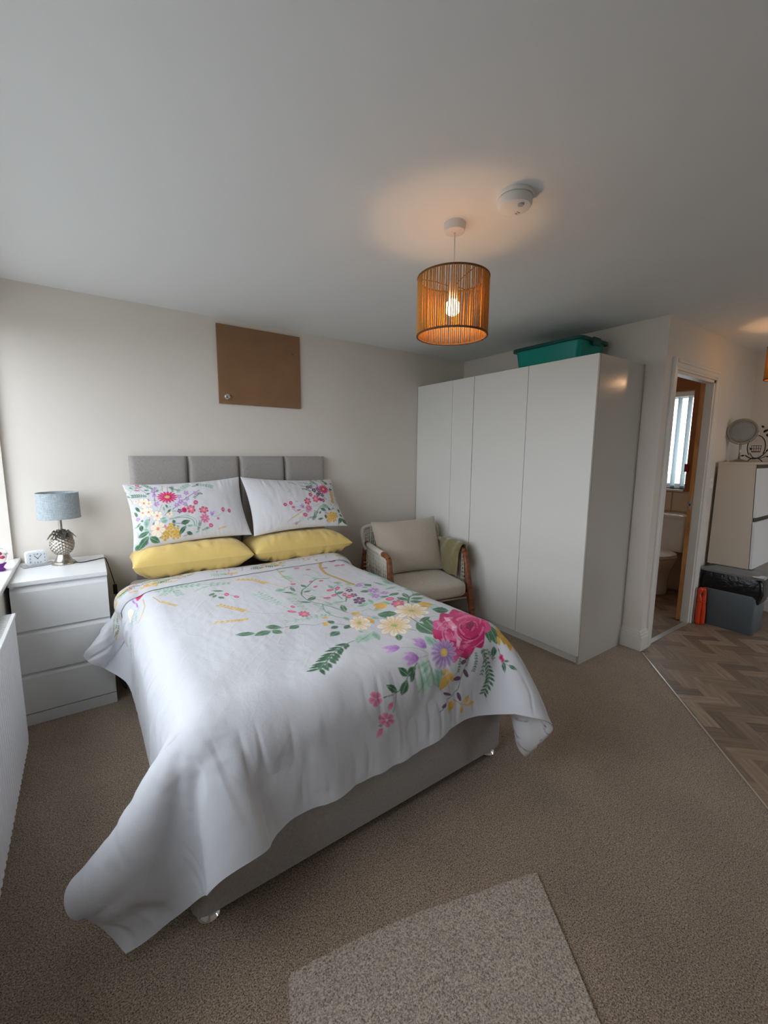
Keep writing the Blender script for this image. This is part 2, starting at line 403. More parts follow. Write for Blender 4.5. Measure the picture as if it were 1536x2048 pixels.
def in_view(x, y):
    d = Vector((x, y, 0)) - Vector(CAM_POS); z = d.dot(_f2)
    if z < .1: return False
    px = 768 + 847.3 * d.dot(_r3) / z; py = 1024 - 847.3 * d.dot(_u3) / z
    return -20 < px < 1556 and -20 < py < 2100
PL, PW = .231, .077
e1 = Vector((math.cos(math.radians(45)), math.sin(math.radians(45)))); e2 = Vector((-e1.y, e1.x))
O0 = Vector((3.994, -2.071))
def shapes():
    for i in range(-45, 46):
        for j in range(-14, 15):
            base = Vector((i * PW + j * PL, i * PW - j * PL))
            yield base, 0, (base.x, base.x + PL, base.y, base.y + PW)
            yield base, 1, (base.x + PL, base.x + PL + PW, base.y + PW - PL, base.y + PW)
full = {}
def plank_mesh(dirn):
    if dirn not in full:
        me = bpy.data.meshes.new('plank'); bm = nb((-PL / 2 + .0004, PL / 2 - .0004, -PW / 2 + .0004, PW / 2 - .0004, -.003, 0), bev=.0005, seg=1); bm.to_mesh(me); bm.free(); me.materials.append(M['plank']); full[dirn] = me
    return full[dirn]
rest = bmesh.new(); seen = 0
for base, dirn, (a0, a1, b0, b1) in shapes():
    c = Vector(((a0 + a1) / 2, (b0 + b1) / 2)); w = O0 + e1 * c.x + e2 * c.y
    if not (2.0 < w.x < X2 + .2 and YREAR - .2 < w.y < .2): continue
    poly = [O0 + e1 * x + e2 * y for x, y in ((a0, b0), (a1, b0), (a1, b1), (a0, b1))]
    full_n = 4; P2 = poly
    P2 = clip(P2, A, nrm, .004)
    for p_, n_ in ((Vector((X2 - .001, 0)), Vector((-1, 0))), (Vector((0, YREAR)), Vector((0, 1))), (Vector((0, -.001)), Vector((0, -1)))):
        if P2: P2 = clip(P2, p_, n_)
    if w.y > YD + .02 and P2: P2 = clip(P2, Vector((XR + .001, 0)), Vector((1, 0)))
    if len(P2) < 3: continue
    ar = abs(sum(P2[i].x * P2[(i + 1) % len(P2)].y - P2[(i + 1) % len(P2)].x * P2[i].y for i in range(len(P2)))) / 2
    if ar < 1e-4: continue
    ang = math.radians(45 + (90 if dirn else 0))
    vis = in_view(w.x, w.y) and not (w.y > YD + .1 and (w.x < 4.5 or w.y > -1.0)) and not (w.x > 5.35 and w.y < -1.9)
    if vis and seen < 300:
        seen += 1
        if abs(ar - PL * PW) < 1e-6:
            o = bpy.data.objects.new('plank', plank_mesh(0)); o.location = (w.x, w.y, 0)
        else:
            R = Matrix.Rotation(-ang, 2); loc = [R @ (p - w) for p in P2]
            bm = prism([(p.x, p.y) for p in loc], 'z', -.003, 0); bmesh.ops.recalc_face_normals(bm, faces=bm.faces)
            me = bpy.data.meshes.new('plank'); bm.to_mesh(me); bm.free(); me.materials.append(M['plank'])
            o = bpy.data.objects.new('plank', me); o.location = (w.x, w.y, 0)
        o.rotation_euler = (0, 0, ang); COL.objects.link(o); o.parent = vin
    else:
        prism([(p.x, p.y) for p in P2], 'z', -.003, 0, rest)
o = ob('plank_field', rest, M['plank'], vin); o['kind'] = 'stuff'
a_ = A + D_ * .03; b_ = Bp
hw = nrm * .004
struct('trim_1', prism([tuple(a_ - hw), tuple(b_ - hw), tuple(b_ + hw), tuple(a_ + hw)], 'z', -.004, .004), M['metal_strip'])
struct('trim_2', prism([(DX0 + .004, YD - .006), (DX1 - .004, YD - .006), (DX1 - .004, YD + .03), (DX0 + .004, YD + .03)], 'z', -.002, .006), M['metal_strip'])

# skirting boards
SK = [(0, 0), (.019, 0), (.019, .098), (.015, .104), (.015, .118), (.009, .126), (.007, .14), (0, .146)]
struct('baseboard_right', prism([(XR - a, b) for a, b in SK], 'y', -.02, YD), M['gloss'])
bm = prism([(YD - a, b) for a, b in SK], 'x', XR - .019, DX0 - .072); struct('baseboard_door', bm, M['gloss'])
bm = prism([(YD - a, b) for a, b in SK], 'x', DX1 + .075, X2); struct('baseboard_door_far', bm, M['gloss'])
struct('baseboard_back', prism([(-a, b) for a, b in SK], 'x', WX, XR), M['gloss'])
struct('baseboard_left', prism([(WX + a, b) for a, b in SK], 'y', YREAR, 0), M['gloss'])
struct('baseboard_outer', prism([(X2 - a, b) for a, b in SK], 'y', YREAR, YD), M['gloss'])

# architrave and door lining (stepped moulding), pine sliding door behind it
def arch(w0, w1):   # cross-section across the width w0 (inner) -> w1 (outer)
    s = 1 if w1 > w0 else -1; wd = abs(w1 - w0)
    return [(w0, YD), (w0, YD - .010), (w0 + s * .014, YD - .010), (w0 + s * .018, YD - .014), (w0 + s * .044, YD - .014), (w0 + s * .048, YD - .019), (w0 + s * (wd - .006), YD - .019), (w1, YD - .013), (w1, YD)]
bm = bmesh.new()
prism(arch(DX0 - .0, DX0 - .072), 'z', 0, DZ + .072, bm); prism(arch(DX1, DX1 + .072), 'z', 0, DZ + .072, bm)
tr = struct('trim_3', bm, M['gloss'])
bm = bmesh.new(); prism([(y, DZ + (abs(x - DX0))) for x, y in arch(DX0, DX0 - .072)], 'x', DX0 - .02, DX1 + .02, bm)
struct('trim_3_head', bm, M['gloss'], parent=tr)
lining = nb((DX0, DX0 + .022, YD, YD + .056, 0, DZ), (DX1 - .022, DX1, YD, YD + .056, 0, DZ), (DX0, DX1, YD, YD + .056, DZ - .022, DZ),
            (DX0 + .022, DX0 + .03, YD + .02, YD + .045, 0, DZ - .022), bev=.001, seg=1)
struct('door_lining', lining, M['gloss'], parent=tr)
d1 = struct('door_1', nb((DX1 - .024, DX1 + .70, YD + .058, YD + .088, .012, DZ + .02), bev=.002, seg=1), None)
d1.data.materials.clear()
me = d1.data
# grain runs up the leaf: use a rotated object so local X is vertical
me.transform(Matrix.Rotation(math.radians(90), 4, 'Y')); d1.rotation_euler = (0, math.radians(-90), 0); me.materials.append(M['pine'])
lp = ob('latch_plate', nb((DX1 - .0265, DX1 - .0235, YD + .063, YD + .083, .955, 1.035), bev=.002, seg=1), M['brushed'])
lp.data.transform(Matrix.Rotation(math.radians(90), 4, 'Y')); lp.parent = d1
lk = ob('latch_hole', nb((DX1 - .0275, DX1 - .026, YD + .069, YD + .077, .985, 1.005)), M['black'])
lk.data.transform(Matrix.Rotation(math.radians(90), 4, 'Y')); lk.parent = lp

# windows
def window(name, axis, fixed, a0, a1, z0, z1, mull, depth=.06, fw=.06, glass=True):
    """frame in a plane; axis 'y' = lies along y at x=fixed, 'x' = along x at y=fixed"""
    def bx(p0, p1, q0, q1, d0=0, d1=depth):
        return (fixed + d0, fixed + d1, p0, p1, q0, q1) if axis == 'y' else (p0, p1, fixed + d0, fixed + d1, q0, q1)
    bs = [bx(a0, a1, z0, z0 + fw), bx(a0, a1, z1 - fw, z1), bx(a0, a0 + fw, z0 + fw, z1 - fw), bx(a1 - fw, a1, z0 + fw, z1 - fw)]
    for m_ in mull: bs.append(bx(m_ - fw * .5, m_ + fw * .5, z0 + fw, z1 - fw))
    w = struct(name, nb(*bs, bev=.004, seg=1), M['upvc'])
    edges = [a0 + fw] + [v for m_ in mull for v in (m_ - fw * .5, m_ + fw * .5)] + [a1 - fw]
    for i in range(0, len(edges), 2):
        ob('pane', nb(bx(edges[i], edges[i + 1], z0 + fw, z1 - fw, depth * .4, depth * .4 + .006)), M['glass'], w)
    return w
window('window_1', 'y', WX - .24, WIN[0], WIN[1], WIN[2], WIN[3], [-2.05, -1.375, -.70])
ob_ = struct('window_sill', nb((WX - .24, WX + .028, WIN[0] - .03, -.002, WIN[2] - .025, WIN[2]), bev=.006, seg=3), M['sill']); ob_['kind'] = 'structure'
window('window_2', 'y', X2 + .16, BW[0], BW[1], BW[2], BW[3], [], .05, .05)
struct('window_2_sill', nb((X2 - .03, X2 + .16, BW[0] + .002, BW[1], BW[2] - .02, BW[2]), bev=.004), M['sill'])
window('added_rear_door', 'x', YREAR - .12, RWIN[0], RWIN[1], RWIN[2], RWIN[3], [], .06, .07)  # added glazed door behind the camera, unseen, lets in fill light
struct('ground', nb((-30, 40, -40, 40, -.4, -.12)), M['grass'])

# ------------------------------------------------------------------ wardrobes
WF, WH = 3.325, 2.006
def wardrobe(label, ya, yb, doors, side=False):
    """carcass between ya (near) and yb (far, larger y); doors = list of (y0, y1)"""
    t = thing('wardrobe', label, 'wardrobe', (WF + .3, (ya + yb) / 2, 0), group='white wardrobes along the recess wall')
    bx0 = WF + .021; bx1 = XR - .012
    ob('side_panel', nb((bx0, bx1, ya, ya + .018, 0, WH), bev=.001, seg=1), M['wardrobe_side_shade'], t)
    ob('side_panel', nb((bx0, bx1, yb - .018, yb, 0, WH), bev=.001, seg=1), M['wardrobe_side_shade'], t)
    ob('top_panel', nb((bx0, bx1, ya + .018, yb - .018, WH - .018, WH)), M['wardrobe'], t)
    ob('bottom_panel', nb((bx0, bx1, ya + .018, yb - .018, .058, .076)), M['wardrobe'], t)
    ob('back_panel', nb((bx1 - .006, bx1, ya + .018, yb - .018, .076, WH - .018)), M['wardrobe'], t)
    ob('plinth', nb((bx0 + .012, bx0 + .03, ya + .018, yb - .018, 0, .056)), M['wardrobe'], t)
    for a, b in doors:
        ob('door', nb((WF, WF + .018, a + .0015, b - .0015, .062, WH - .001), bev=.0012, seg=2), M['wardrobe'], t)
    return t
wardrobe('wide white wardrobe with two broad flat doors, standing nearest the doorway', -1.714, -.708, [(-1.714, -1.214), (-1.214, -.708)])
wardrobe('white wardrobe with one narrow and one broad door in the corner behind the armchair', -.706, -.004, [(-.706, -.464), (-.464, -.004)])

# teal storage box on top
tb = thing('storage_box', 'teal plastic storage box with darker lid on top of the wardrobe', 'storage box', (3.69, -1.2, WH))
bx0, bx1, by0, by1 = 3.515, 3.855, -1.465, -.935
def taper_box(x0, x1, y0, y1, za, zb, ins, bev):
    bm = bmesh.new(); vs_ = box(bm, x0, x1, y0, y1, za, zb)
    for v in bm.verts:
        if v.co.z < (za + zb) / 2:
            v.co.x += ins if v.co.x < (x0 + x1) / 2 else -ins; v.co.y += ins if v.co.y < (y0 + y1) / 2 else -ins
    es = [e for e in bm.edges if abs(e.verts[0].co.z - e.verts[1].co.z) > .01]
    bmesh.ops.bevel(bm, geom=es, offset=bev, segments=5, affect='EDGES', profile=.5)
    return bm
ob('body', taper_box(bx0, bx1, by0, by1, WH + .001, 2.168, .018, .04), M['teal'], tb, angle=40)
bm = taper_box(bx0 - .022, bx1 + .022, by0 - .022, by1 + .022, 2.166, 2.186, 0, .05); ob('lid', bm, M['teal_dark'], tb, angle=40)
bm = taper_box(bx0 + .012, bx1 - .012, by0 + .012, by1 - .012, 2.186, 2.192, 0, .04); ob('lid_panel', bm, M['teal'], tb, angle=40)
for yy in (by0 - .028, by1 + .016):
    ob('clip', nb((3.64, 3.73, yy, yy + .012, 2.14, 2.194), bev=.004), M['teal_dark'], tb)

# ------------------------------------------------------------------ notice board on the back wall
nbd = thing('notice_board', 'bare brown fibreboard panel fixed high on the wall above the bed', 'board', (1.84, -.01, 1.99))
ob('panel', nb((1.537, 2.145, -.018, -.001, 1.73, 2.261), bev=.001, seg=1), M['mdf'], nbd)
bm = lathe([(.0, .0), (.006, 0), (.006, .008), (.019, .010), (.021, .016), (.017, .024), (.008, .028), (0, .0285)], seg=24)
bmesh.ops.rotate(bm, verts=bm.verts, cent=(0, 0, 0), matrix=Matrix.Rotation(math.radians(90), 3, 'X'))
bmesh.ops.translate(bm, verts=bm.verts, vec=(1.588, -.018, 1.779)); kn = ob('knob', bm, M['chrome'], nbd, angle=35); kn['label'] = 'round chrome knob'
for x, z in ((2.075, 2.125), (2.085, 2.122)):
    ob('screw_hole', nb((x, x + .006, -.0185, -.0175, z, z + .005)), M['dark'], nbd)

# ------------------------------------------------------------------ nightstand
ns = thing('nightstand', 'white three-drawer bedside chest between the radiator and the bed', 'bedside table', (.59, -.25, 0))
NX0, NX1, NY0, NY1, NZ = .392, .793, -.479, -.022, .756
ob('side_panel', nb((NX0, NX0 + .016, NY0 + .018, NY1, 0, NZ - .022), bev=.001, seg=1), M['white_mel'], ns)
ob('side_panel', nb((NX1 - .016, NX1, NY0 + .018, NY1, 0, NZ - .022), bev=.001, seg=1), M['white_mel'], ns)
ob('top', nb((NX0 - .002, NX1 + .002, NY0 - .002, NY1, NZ - .022, NZ), bev=.002), M['white_mel'], ns)
ob('back', nb((NX0 + .016, NX1 - .016, NY1 - .008, NY1, .06, NZ - .022)), M['white_mel'], ns)
for a, b in ((.503, .712), (.279, .487), (.064, .263)):
    # drawer front whose top edge is bevelled back as a finger pull
    bm = prism([(NY0, a), (NY0, b - .012), (NY0 + .004, b), (NY0 + .020, b + .012), (NY0 + .020, a)], 'x', NX0 + .001, NX1 - .001)
    ob('drawer_front', bm, M['white_mel'], ns)
ob('plinth', nb((NX0, NX1, NY0 + .001, NY0 + .018, 0, .058)), M['white_mel'], ns)
ob('rail', nb((NX0 + .016, NX1 - .016, NY0 + .021, NY0 + .03, .0, .74)), M['white_mel'], ns)

# pineapple lamp
lx, ly = .601, -.164
lamp = thing('table_lamp', 'silver pineapple lamp with a grey-blue drum shade on the bedside chest', 'lamp', (lx, ly, NZ))
b0 = NZ
ob('base', lathe([(.056, 0), (.057, .006), (.054, .014), (.046, .019), (.040, .024), (.034, .036), (.029, .050), (.027, .058)], (lx, ly, b0), 40), M['silver'], lamp, angle=30)
# body: scaled diamonds on an egg, in relief
NU, NVv = 96, 56; P = np.zeros((NVv, NU + 1, 3))
for j in range(NVv):
    t = j / (NVv - 1); ph = math.pi * (.06 + .88 * t); zz = b0 + .112 - .062 * math.cos(ph); rr = .056 * math.sin(ph) ** .85 * (1 - .04 * math.cos(ph))
    for i in range(NU + 1):
        th = 2 * math.pi * i / NU
        a = (th * 12 / (2 * math.pi) + t * 9.0); b = (th * 12 / (2 * math.pi) - t * 9.0)
        g = min(abs((a % 1) - .5), abs((b % 1) - .5)); g = .5 - max(abs((a % 1) - .5), abs((b % 1) - .5))
        r2 = rr + .007 * min(1, g * 3.2) - .004
        P[j, i] = (lx + r2 * math.cos(th), ly + r2 * math.sin(th), zz)
finish('pineapple_body', grid_mesh('pineapple_body', P), M['silver'], lamp)
rnd = random.Random(3)
for ring, (n, r0, h, out, w) in enumerate(((9, .018, .018, .052, .022), (8, .014, .034, .038, .020), (6, .008, .040, .018, .016))):
    for i in range(n):
        th = 2 * math.pi * (i + ring * .5) / n; ca, sa = math.cos(th), math.sin(th); bm = bmesh.new(); rows = []
        for k in range(7):
            s = k / 6; rad = r0 + out * s ** .9; zz = b0 + .162 + h * math.sin(min(1, s * 1.25) * math.pi * .62) - (.02 + .012 * (2 - ring)) * max(0, s - .55) * 1.6
            wd = w * .5 * (math.sin(math.pi * (.18 + .82 * (1 - s)) ) ** .7 if s < 1 else 0) * (1.0 if s < 1 else 0) + .0006
            rows.append([bm.verts.new((lx + rad * ca - q * wd * sa, ly + rad * sa + q * wd * ca, zz - abs(q) * wd * .45)) for q in (-1, 0, 1)])
        for a, b in zip(rows, rows[1:]):
            for q in (0, 1): bm.faces.new((a[q], a[q + 1], b[q + 1], b[q]))
        ret = bmesh.ops.solidify(bm, geom=bm.faces[:], thickness=.0016)
        ob('leaf', bm, M['silver'], lamp, smooth=True)
ob('stem', lathe([(.009, .165), (.009, .262), (.006, .262), (.006, .30)], (lx, ly, b0), 16), M['silver'], lamp, angle=30)
sh = ob('lamp_shade', lathe([(.0995, .266), (.097, .407), (.0955, .407), (.098, .266)], (lx, ly, b0), 64, cap=False), M['lampshade'], lamp, angle=40)
for zr, rr in ((.407, .0975), (.266, .0995)):
    ob('shade_ring', tube([(lx + rr * math.cos(a * math.pi / 24), ly + rr * math.sin(a * math.pi / 24), b0 + zr) for a in range(48)], .0018, 6, None, True), M['lampshade'], sh, smooth=True)
for a in (0, 2.1, 4.2): ob('shade_spoke', tube([(lx + .006 * math.cos(a), ly + .006 * math.sin(a), b0 + .385), (lx + .097 * math.cos(a), ly + .097 * math.sin(a), b0 + .400)], .0015, 6), M['lampshade'], sh, smooth=True)
cab = spline([(lx + .052, ly - .01, NZ + .006), (.68, -.20, NZ + .003), (.745, -.17, NZ + .003), (.795, -.155, NZ + .004), (.806, -.155, NZ - .02), (.815, -.17, .70), (.835, -.19, .60)], 8)
ob('cable', tube(cab, .0025, 6), M['black'], lamp, smooth=True)
sw = ob('inline_switch', nb((.824, .846, -.203, -.185, .54, .60), bev=.004), M['black'], lamp)
ob('cable', tube(spline([(.836, -.194, .54), (.842, -.22, .42), (.815, -.28, .30), (.818, -.36, .16), (.845, -.40, .03), (.83, -.30, .008), (.81, -.10, .006)], 8), .0025, 6), M['black'], lamp, smooth=True)

# alarm clock on a little tray
ck = thing('alarm_clock', 'small white alarm clock facing the room from the bedside chest', 'clock', (.478, -.118, NZ + .004), rz=math.radians(16))
bm = bmesh.new(); box(bm, -.048, .048, -.020, .022, .001, .076)
es = [e for e in bm.edges if abs(e.verts[0].co.y - e.verts[1].co.y) > .01]; bmesh.ops.bevel(bm, geom=es, offset=.014, segments=5, affect='EDGES', profile=.5)
ob('case', bm, M['white_pl'], ck, angle=35, rotated=True)
bm = bmesh.new(); box(bm, -.041, .041, -.0225, -.0195, .008, .069); es = [e for e in bm.edges if abs(e.verts[0].co.y - e.verts[1].co.y) > .001]; bmesh.ops.bevel(bm, geom=es, offset=.009, segments=4, affect='EDGES', profile=.5)
fc = ob('face', bm, M['clock_face'], ck, rotated=True)
def seg2(bm, x0, z0_, x1, z1_, w, y=-.0232):
    d = Vector((x1 - x0, z1_ - z0_)); n_ = Vector((-d.y, d.x)).normalized() * w * .5
    bm.faces.new([bm.verts.new((x0 + n_.x, y, z0_ + n_.y)), bm.verts.new((x1 + n_.x, y, z1_ + n_.y)), bm.verts.new((x1 - n_.x, y, z1_ - n_.y)), bm.verts.new((x0 - n_.x, y, z0_ - n_.y))])
DIG = {'0': 'abcdef', '1': 'bc', '2': 'abged', '3': 'abgcd', '4': 'fgbc', '5': 'afgcd', '6': 'afgcde', '7': 'abc', '8': 'abcdefg', '9': 'abfgcd'}
SEG = {'a': (0, 2, 1, 2), 'b': (1, 2, 1, 1), 'c': (1, 1, 1, 0), 'd': (0, 0, 1, 0), 'e': (0, 1, 0, 0), 'f': (0, 2, 0, 1), 'g': (0, 1, 1, 1)}
bm = bmesh.new()
for h in range(1, 13):
    an = math.radians(90 - 30 * h); k = 1 / max(abs(math.cos(an)) / .032, abs(math.sin(an)) / .0235); px, pz = k * math.cos(an), .0385 + k * math.sin(an)
    s_ = str(h); wd = .0032; gp = .0052; tot = (len(s_) - 1) * gp + wd
    for q, ch in enumerate(s_):
        ox = px - tot / 2 + q * gp
        for c_ in DIG[ch]:
            a = SEG[c_]; seg2(bm, ox + a[0] * wd, pz - .0033 + a[1] * .0033, ox + a[2] * wd, pz - .0033 + a[3] * .0033, .0013)
ob('numerals', bm, M['grey_text'], fc, rotated=True)
bm = bmesh.new(); seg2(bm, .003, .034, -.014, .054, .0028, -.0240); seg2(bm, -.002, .034, .020, .058, .0022, -.0243)
ob('hands', bm, M['black'], fc, rotated=True)
ob('button', nb((-.022, .022, -.008, .010, .076, .080), bev=.002), M['white_pl'], ck, rotated=True)
bm = bmesh.new(); box(bm, .412, .556, -.172, -.088, NZ, NZ + .005); es = [e for e in bm.edges if abs(e.verts[0].co.z - e.verts[1].co.z) > .001]; bmesh.ops.bevel(bm, geom=es, offset=.01, segments=4, affect='EDGES', profile=.5)
bmesh.ops.rotate(bm, verts=bm.verts, cent=(.484, -.13, NZ), matrix=Matrix.Rotation(math.radians(16), 3, 'Z'))
tag(ob('phone_pad', bm, M['grey_tray']), 'thin grey pad lying under the white alarm clock', 'pad')

# ornament on the window sill
orn = thing('glass_ornament', 'purple and pink glass ornament on the window sill', 'ornament', (.345, -.30, WIN[2]))
ox, oy, oz = .345, -.30, WIN[2]
ob('base', lathe([(.020, 0), (.026, .004), (.016, .018), (.024, .030), (.030, .040), (0.0, .042)], (ox, oy, oz), 24), M['purple'], orn, smooth=True)
ob('globe', lathe([(0.0, .038), (.022, .040), (.036, .058), (.040, .078), (.034, .100), (.018, .114), (0.0, .118)], (ox, oy, oz), 32), M['clear'], orn, smooth=True)
for i, (a, r_, z_) in enumerate(((0, .012, .07), (1.5, .014, .082), (3.0, .012, .076), (4.4, .013, .066), (5.3, .010, .09))):
    bm = lathe([(0, -.007), (.007, -.004), (.009, 0), (.006, .005), (0, .007)], (ox + r_ * math.cos(a), oy + r_ * math.sin(a), oz + z_), 10); ob('petal', bm, M['pink'], orn, smooth=True)

# radiator under the window
rd = thing('radiator', 'white panel radiator under the window at the left edge', 'radiator', (.43, -1.9, 0))
RX, RY0, RY1, RZ0, RZ1 = .455, -2.75, -.865, .15, .72
pts = []; n_ = int((RY1 - RY0 - .06) / .033); bm = bmesh.new(); prof = [(RX - .012, RY0), (RX - .004, RY0 + .006), (RX - .004, RY0 + .03)]
for i in range(n_):
    ya = RY0 + .03 + i * .033; prof += [(RX - .004, ya + .008), (RX, ya + .013), (RX, ya + .026), (RX - .004, ya + .031)]
prof += [(RX - .004, RY1 - .006), (RX - .012, RY1), (RX - .020, RY1), (RX - .020, RY0)]
ob('front_panel', prism(prof, 'z', RZ0, RZ1 - .012), M['rad'], rd)
ob('back_panel', nb((WX + .03, WX + .04, RY0 + .01, RY1 - .01, RZ0, RZ1 - .02)), M['rad'], rd)
ob('top_rail', nb((RX - .012, RX + .001, RY0, RY1, RZ1 - .014, RZ1), (WX + .028, WX + .036, RY0, RY1, RZ1 - .014, RZ1), bev=.002), M['rad'], rd)
gm = bpy.data.meshes.new('grille_bar'); bm = nb((WX + .036, RX - .012, -.0035, .0035, RZ1 - .008, RZ1 - .003)); bm.transform(Matrix.Translation(-rd.location)); bm.to_mesh(gm); bm.free(); gm.materials.append(M['rad'])
for i in range(60):
    o = bpy.data.objects.new('grille_bar', gm); COL.objects.link(o); o.parent = rd; o.location = (0, RY1 - .02 - i * .0145, 0)
ob('end_cap', nb((WX + .03, RX - .004, RY1 - .004, RY1, RZ0 + .01, RZ1 - .002), bev=.001, seg=1), M['rad'], rd)
for yb_ in (-1.2, -2.4): ob('bracket', nb((WX, WX + .032, yb_, yb_ + .03, .3, .6)), M['rad'], rd)
ob('valve_pipe', tube(spline([(WX + .045, RY1 - .02, RZ0 + .03), (WX + .045, RY1 + .03, RZ0 + .03), (WX + .045, RY1 + .04, RZ0 - .02), (WX + .045, RY1 + .04, .005)], 6), .0075, 10), M['chrome'], rd, smooth=True)

# ------------------------------------------------------------------ bed
BX0, BX1, BY0, BY1 = .90, 2.25, -1.98, -.08
bed = thing('divan_bed', 'grey upholstered double divan bed with a panelled headboard', 'bed', (1.575, -1.03, 0))
bm = bmesh.new(); box(bm, BX0, BX1, BY0, BY1 - .005, .042, .36)
bmesh.ops.bevel(bm, geom=[e for e in bm.edges if abs(e.verts[0].co.z - e.verts[1].co.z) > .1], offset=.042, segments=6, affect='EDGES', profile=.5)
bmesh.ops.bevel(bm, geom=[e for e in bm.edges if abs(e.verts[0].co.z - e.verts[1].co.z) < .001 and len(e.link_faces) == 2 and e.calc_face_angle(0) > 1], offset=.008, segments=2, affect='EDGES', profile=.5)
ob('base', bm, M['bed_fabric'], bed, angle=40)
ob('mattress', nb((BX0 + .01, BX1 - .01, BY0 + .01, BY1 - .005, .361, .585), bev=.04, seg=4), M['mattress'], bed, angle=40)
hb = ob('headboard', nb((.966, 2.319, -.045, -.012, .05, 1.364), bev=.004), M['bed_fabric'], bed)
pw = (2.321 - .964) / 4
for i in range(4):
    xa = .964 + i * pw
    # softly domed padded panel
    n = 22; Pg = np.zeros((n, n, 3))
    for j in range(n):
        for k in range(n):
            s_, t_ = k / (n - 1), j / (n - 1); e = (1 - abs(2 * s_ - 1) ** 14) * (1 - abs(2 * t_ - 1) ** 26)
            ce = math.copysign(abs(2 * s_ - 1) ** .75, 2 * s_ - 1) * .5 + .5; ct = math.copysign(abs(2 * t_ - 1) ** .75, 2 * t_ - 1) * .5 + .5
            e = (1 - abs(2 * ce - 1) ** 14) * (1 - abs(2 * ct - 1) ** 26)
            Pg[j, k] = (xa + .0015 + (pw - .003) * ce, -.046 - .034 * max(0, e) ** .45, .60 + .766 * ct)
    finish('panel', grid_mesh('panel', Pg), M['bed_fabric'], hb)
for x, y in ((BX0 + .05, BY0 + .05), (BX1 - .05, BY0 + .05), (BX0 + .05, BY1 - .1), (BX1 - .05, BY1 - .1)):
    g = ob('foot', lathe([(.036, 0), (.038, .006), (.034, .014), (.024, .022), (.022, .042)], (x, y, 0), 28), M['chrome'], bed, angle=30)
    g['label'] = 'round chrome glide foot'

# ------------------------------------------------------------------ printed cotton: a small painter on vertex grids
def srgb_lin(c): return np.array(lin(c)[:3])
class Canvas:
    """paints polygons and strokes given in cloth millimetres onto a vertex grid"""
    def __init__(s, nv, nu, w_mm, h_mm, base, ss=2):
        s.ss = ss; s.h, s.w = nv * ss, nu * ss; s.sx = (s.w - ss) / w_mm; s.sy = (s.h - ss) / h_mm
        s.a = np.empty((s.h, s.w, 3)); s.a[:] = srgb_lin(base)
    def _win(s, x0, x1, y0, y1):
        i0 = max(0, int(math.floor(x0)) - 1); i1 = min(s.w, int(math.ceil(x1)) + 2); j0 = max(0, int(math.floor(y0)) - 1); j1 = min(s.h, int(math.ceil(y1)) + 2)
        return i0, i1, j0, j1
    def poly(s, pts, col, col2=None, alpha=1.0, ramp='r'):
        """filled polygon; col2 = second tone, faded in from the centre (r) or along the length (l)"""
        p = np.asarray(pts, float) * (s.sx, s.sy); i0, i1, j0, j1 = s._win(p[:, 0].min(), p[:, 0].max(), p[:, 1].min(), p[:, 1].max())
        if i1 <= i0 or j1 <= j0: return
        X, Y = np.meshgrid(np.arange(i0, i1) + .0, np.arange(j0, j1) + .0); ins = np.zeros(X.shape, bool)
        n = len(p)
        for k in range(n):
            (xa, ya), (xb, yb) = p[k], p[(k + 1) % n]
            if ya == yb: continue
            c = ((ya > Y) != (yb > Y)); ins ^= c & (X < (xb - xa) * (Y - ya) / (yb - ya) + xa)
        if not ins.any(): return
        c1 = srgb_lin(col)
        if col2 is not None:
            c2 = srgb_lin(col2)
            if ramp == 'l':
                d = p[n // 2] - p[0]; t = np.clip(((X - p[0, 0]) * d[0] + (Y - p[0, 1]) * d[1]) / max(d @ d, 1e-6), 0, 1)
            else:
                m = p.mean(0); sd = np.maximum(p.std(0), .5) * 1.7; t = np.clip(np.hypot((X - m[0]) / sd[0], (Y - m[1]) / sd[1]), 0, 1)
            t = np.clip(t + vnoise(X * .35 / s.ss, Y * .35 / s.ss, 5) * .5, 0, 1)[..., None]; cc = c1 * (1 - t) + c2 * t
        else: cc = np.broadcast_to(c1, X.shape + (3,))
        v = s.a[j0:j1, i0:i1]; v[ins] = v[ins] * (1 - alpha) + cc[ins] * alpha
    def line(s, pts, wd, col, alpha=1.0, taper=0.0):
        p = np.asarray(pts, float); w = wd * .5; n = len(p)
        if n < 2: return
        t = np.gradient(p, axis=0); t /= np.linalg.norm(t, axis=1, keepdims=True) + 1e-9; nn = np.stack([-t[:, 1], t[:, 0]], 1)
        ww = w * (1 - taper * np.linspace(0, 1, n))[:, None]
        ww = np.maximum(ww, .55 / s.sx)
        for k in range(n - 1):
            s.poly([p[k] + nn[k] * ww[k], p[k + 1] + nn[k + 1] * ww[k + 1], p[k + 1] - nn[k + 1] * ww[k + 1], p[k] - nn[k] * ww[k]], col, None, alpha)
    def result(s):
        k = s.ss; return s.a.reshape(s.h // k, k, s.w // k, k, 3).mean((1, 3))
GREENS = [((58, 106, 76), (98, 142, 108)), ((128, 172, 150), (176, 206, 190)), ((44, 84, 60), (84, 128, 94)), ((150, 186, 168), (198, 218, 206))]
def leaf_pts(x0, y0, x1, y1, w):
    a = np.array([x0, y0]); b = np.array([x1, y1]); d = b - a; n = np.array([-d[1], d[0]]) * w * .5
    f = [(0, 0), (.15, .55), (.38, 1.0), (.65, .85), (.88, .35), (1, 0)]
    return [a + d * t + n * s for t, s in f] + [a + d * t - n * s for t, s in f[-2:0:-1]]
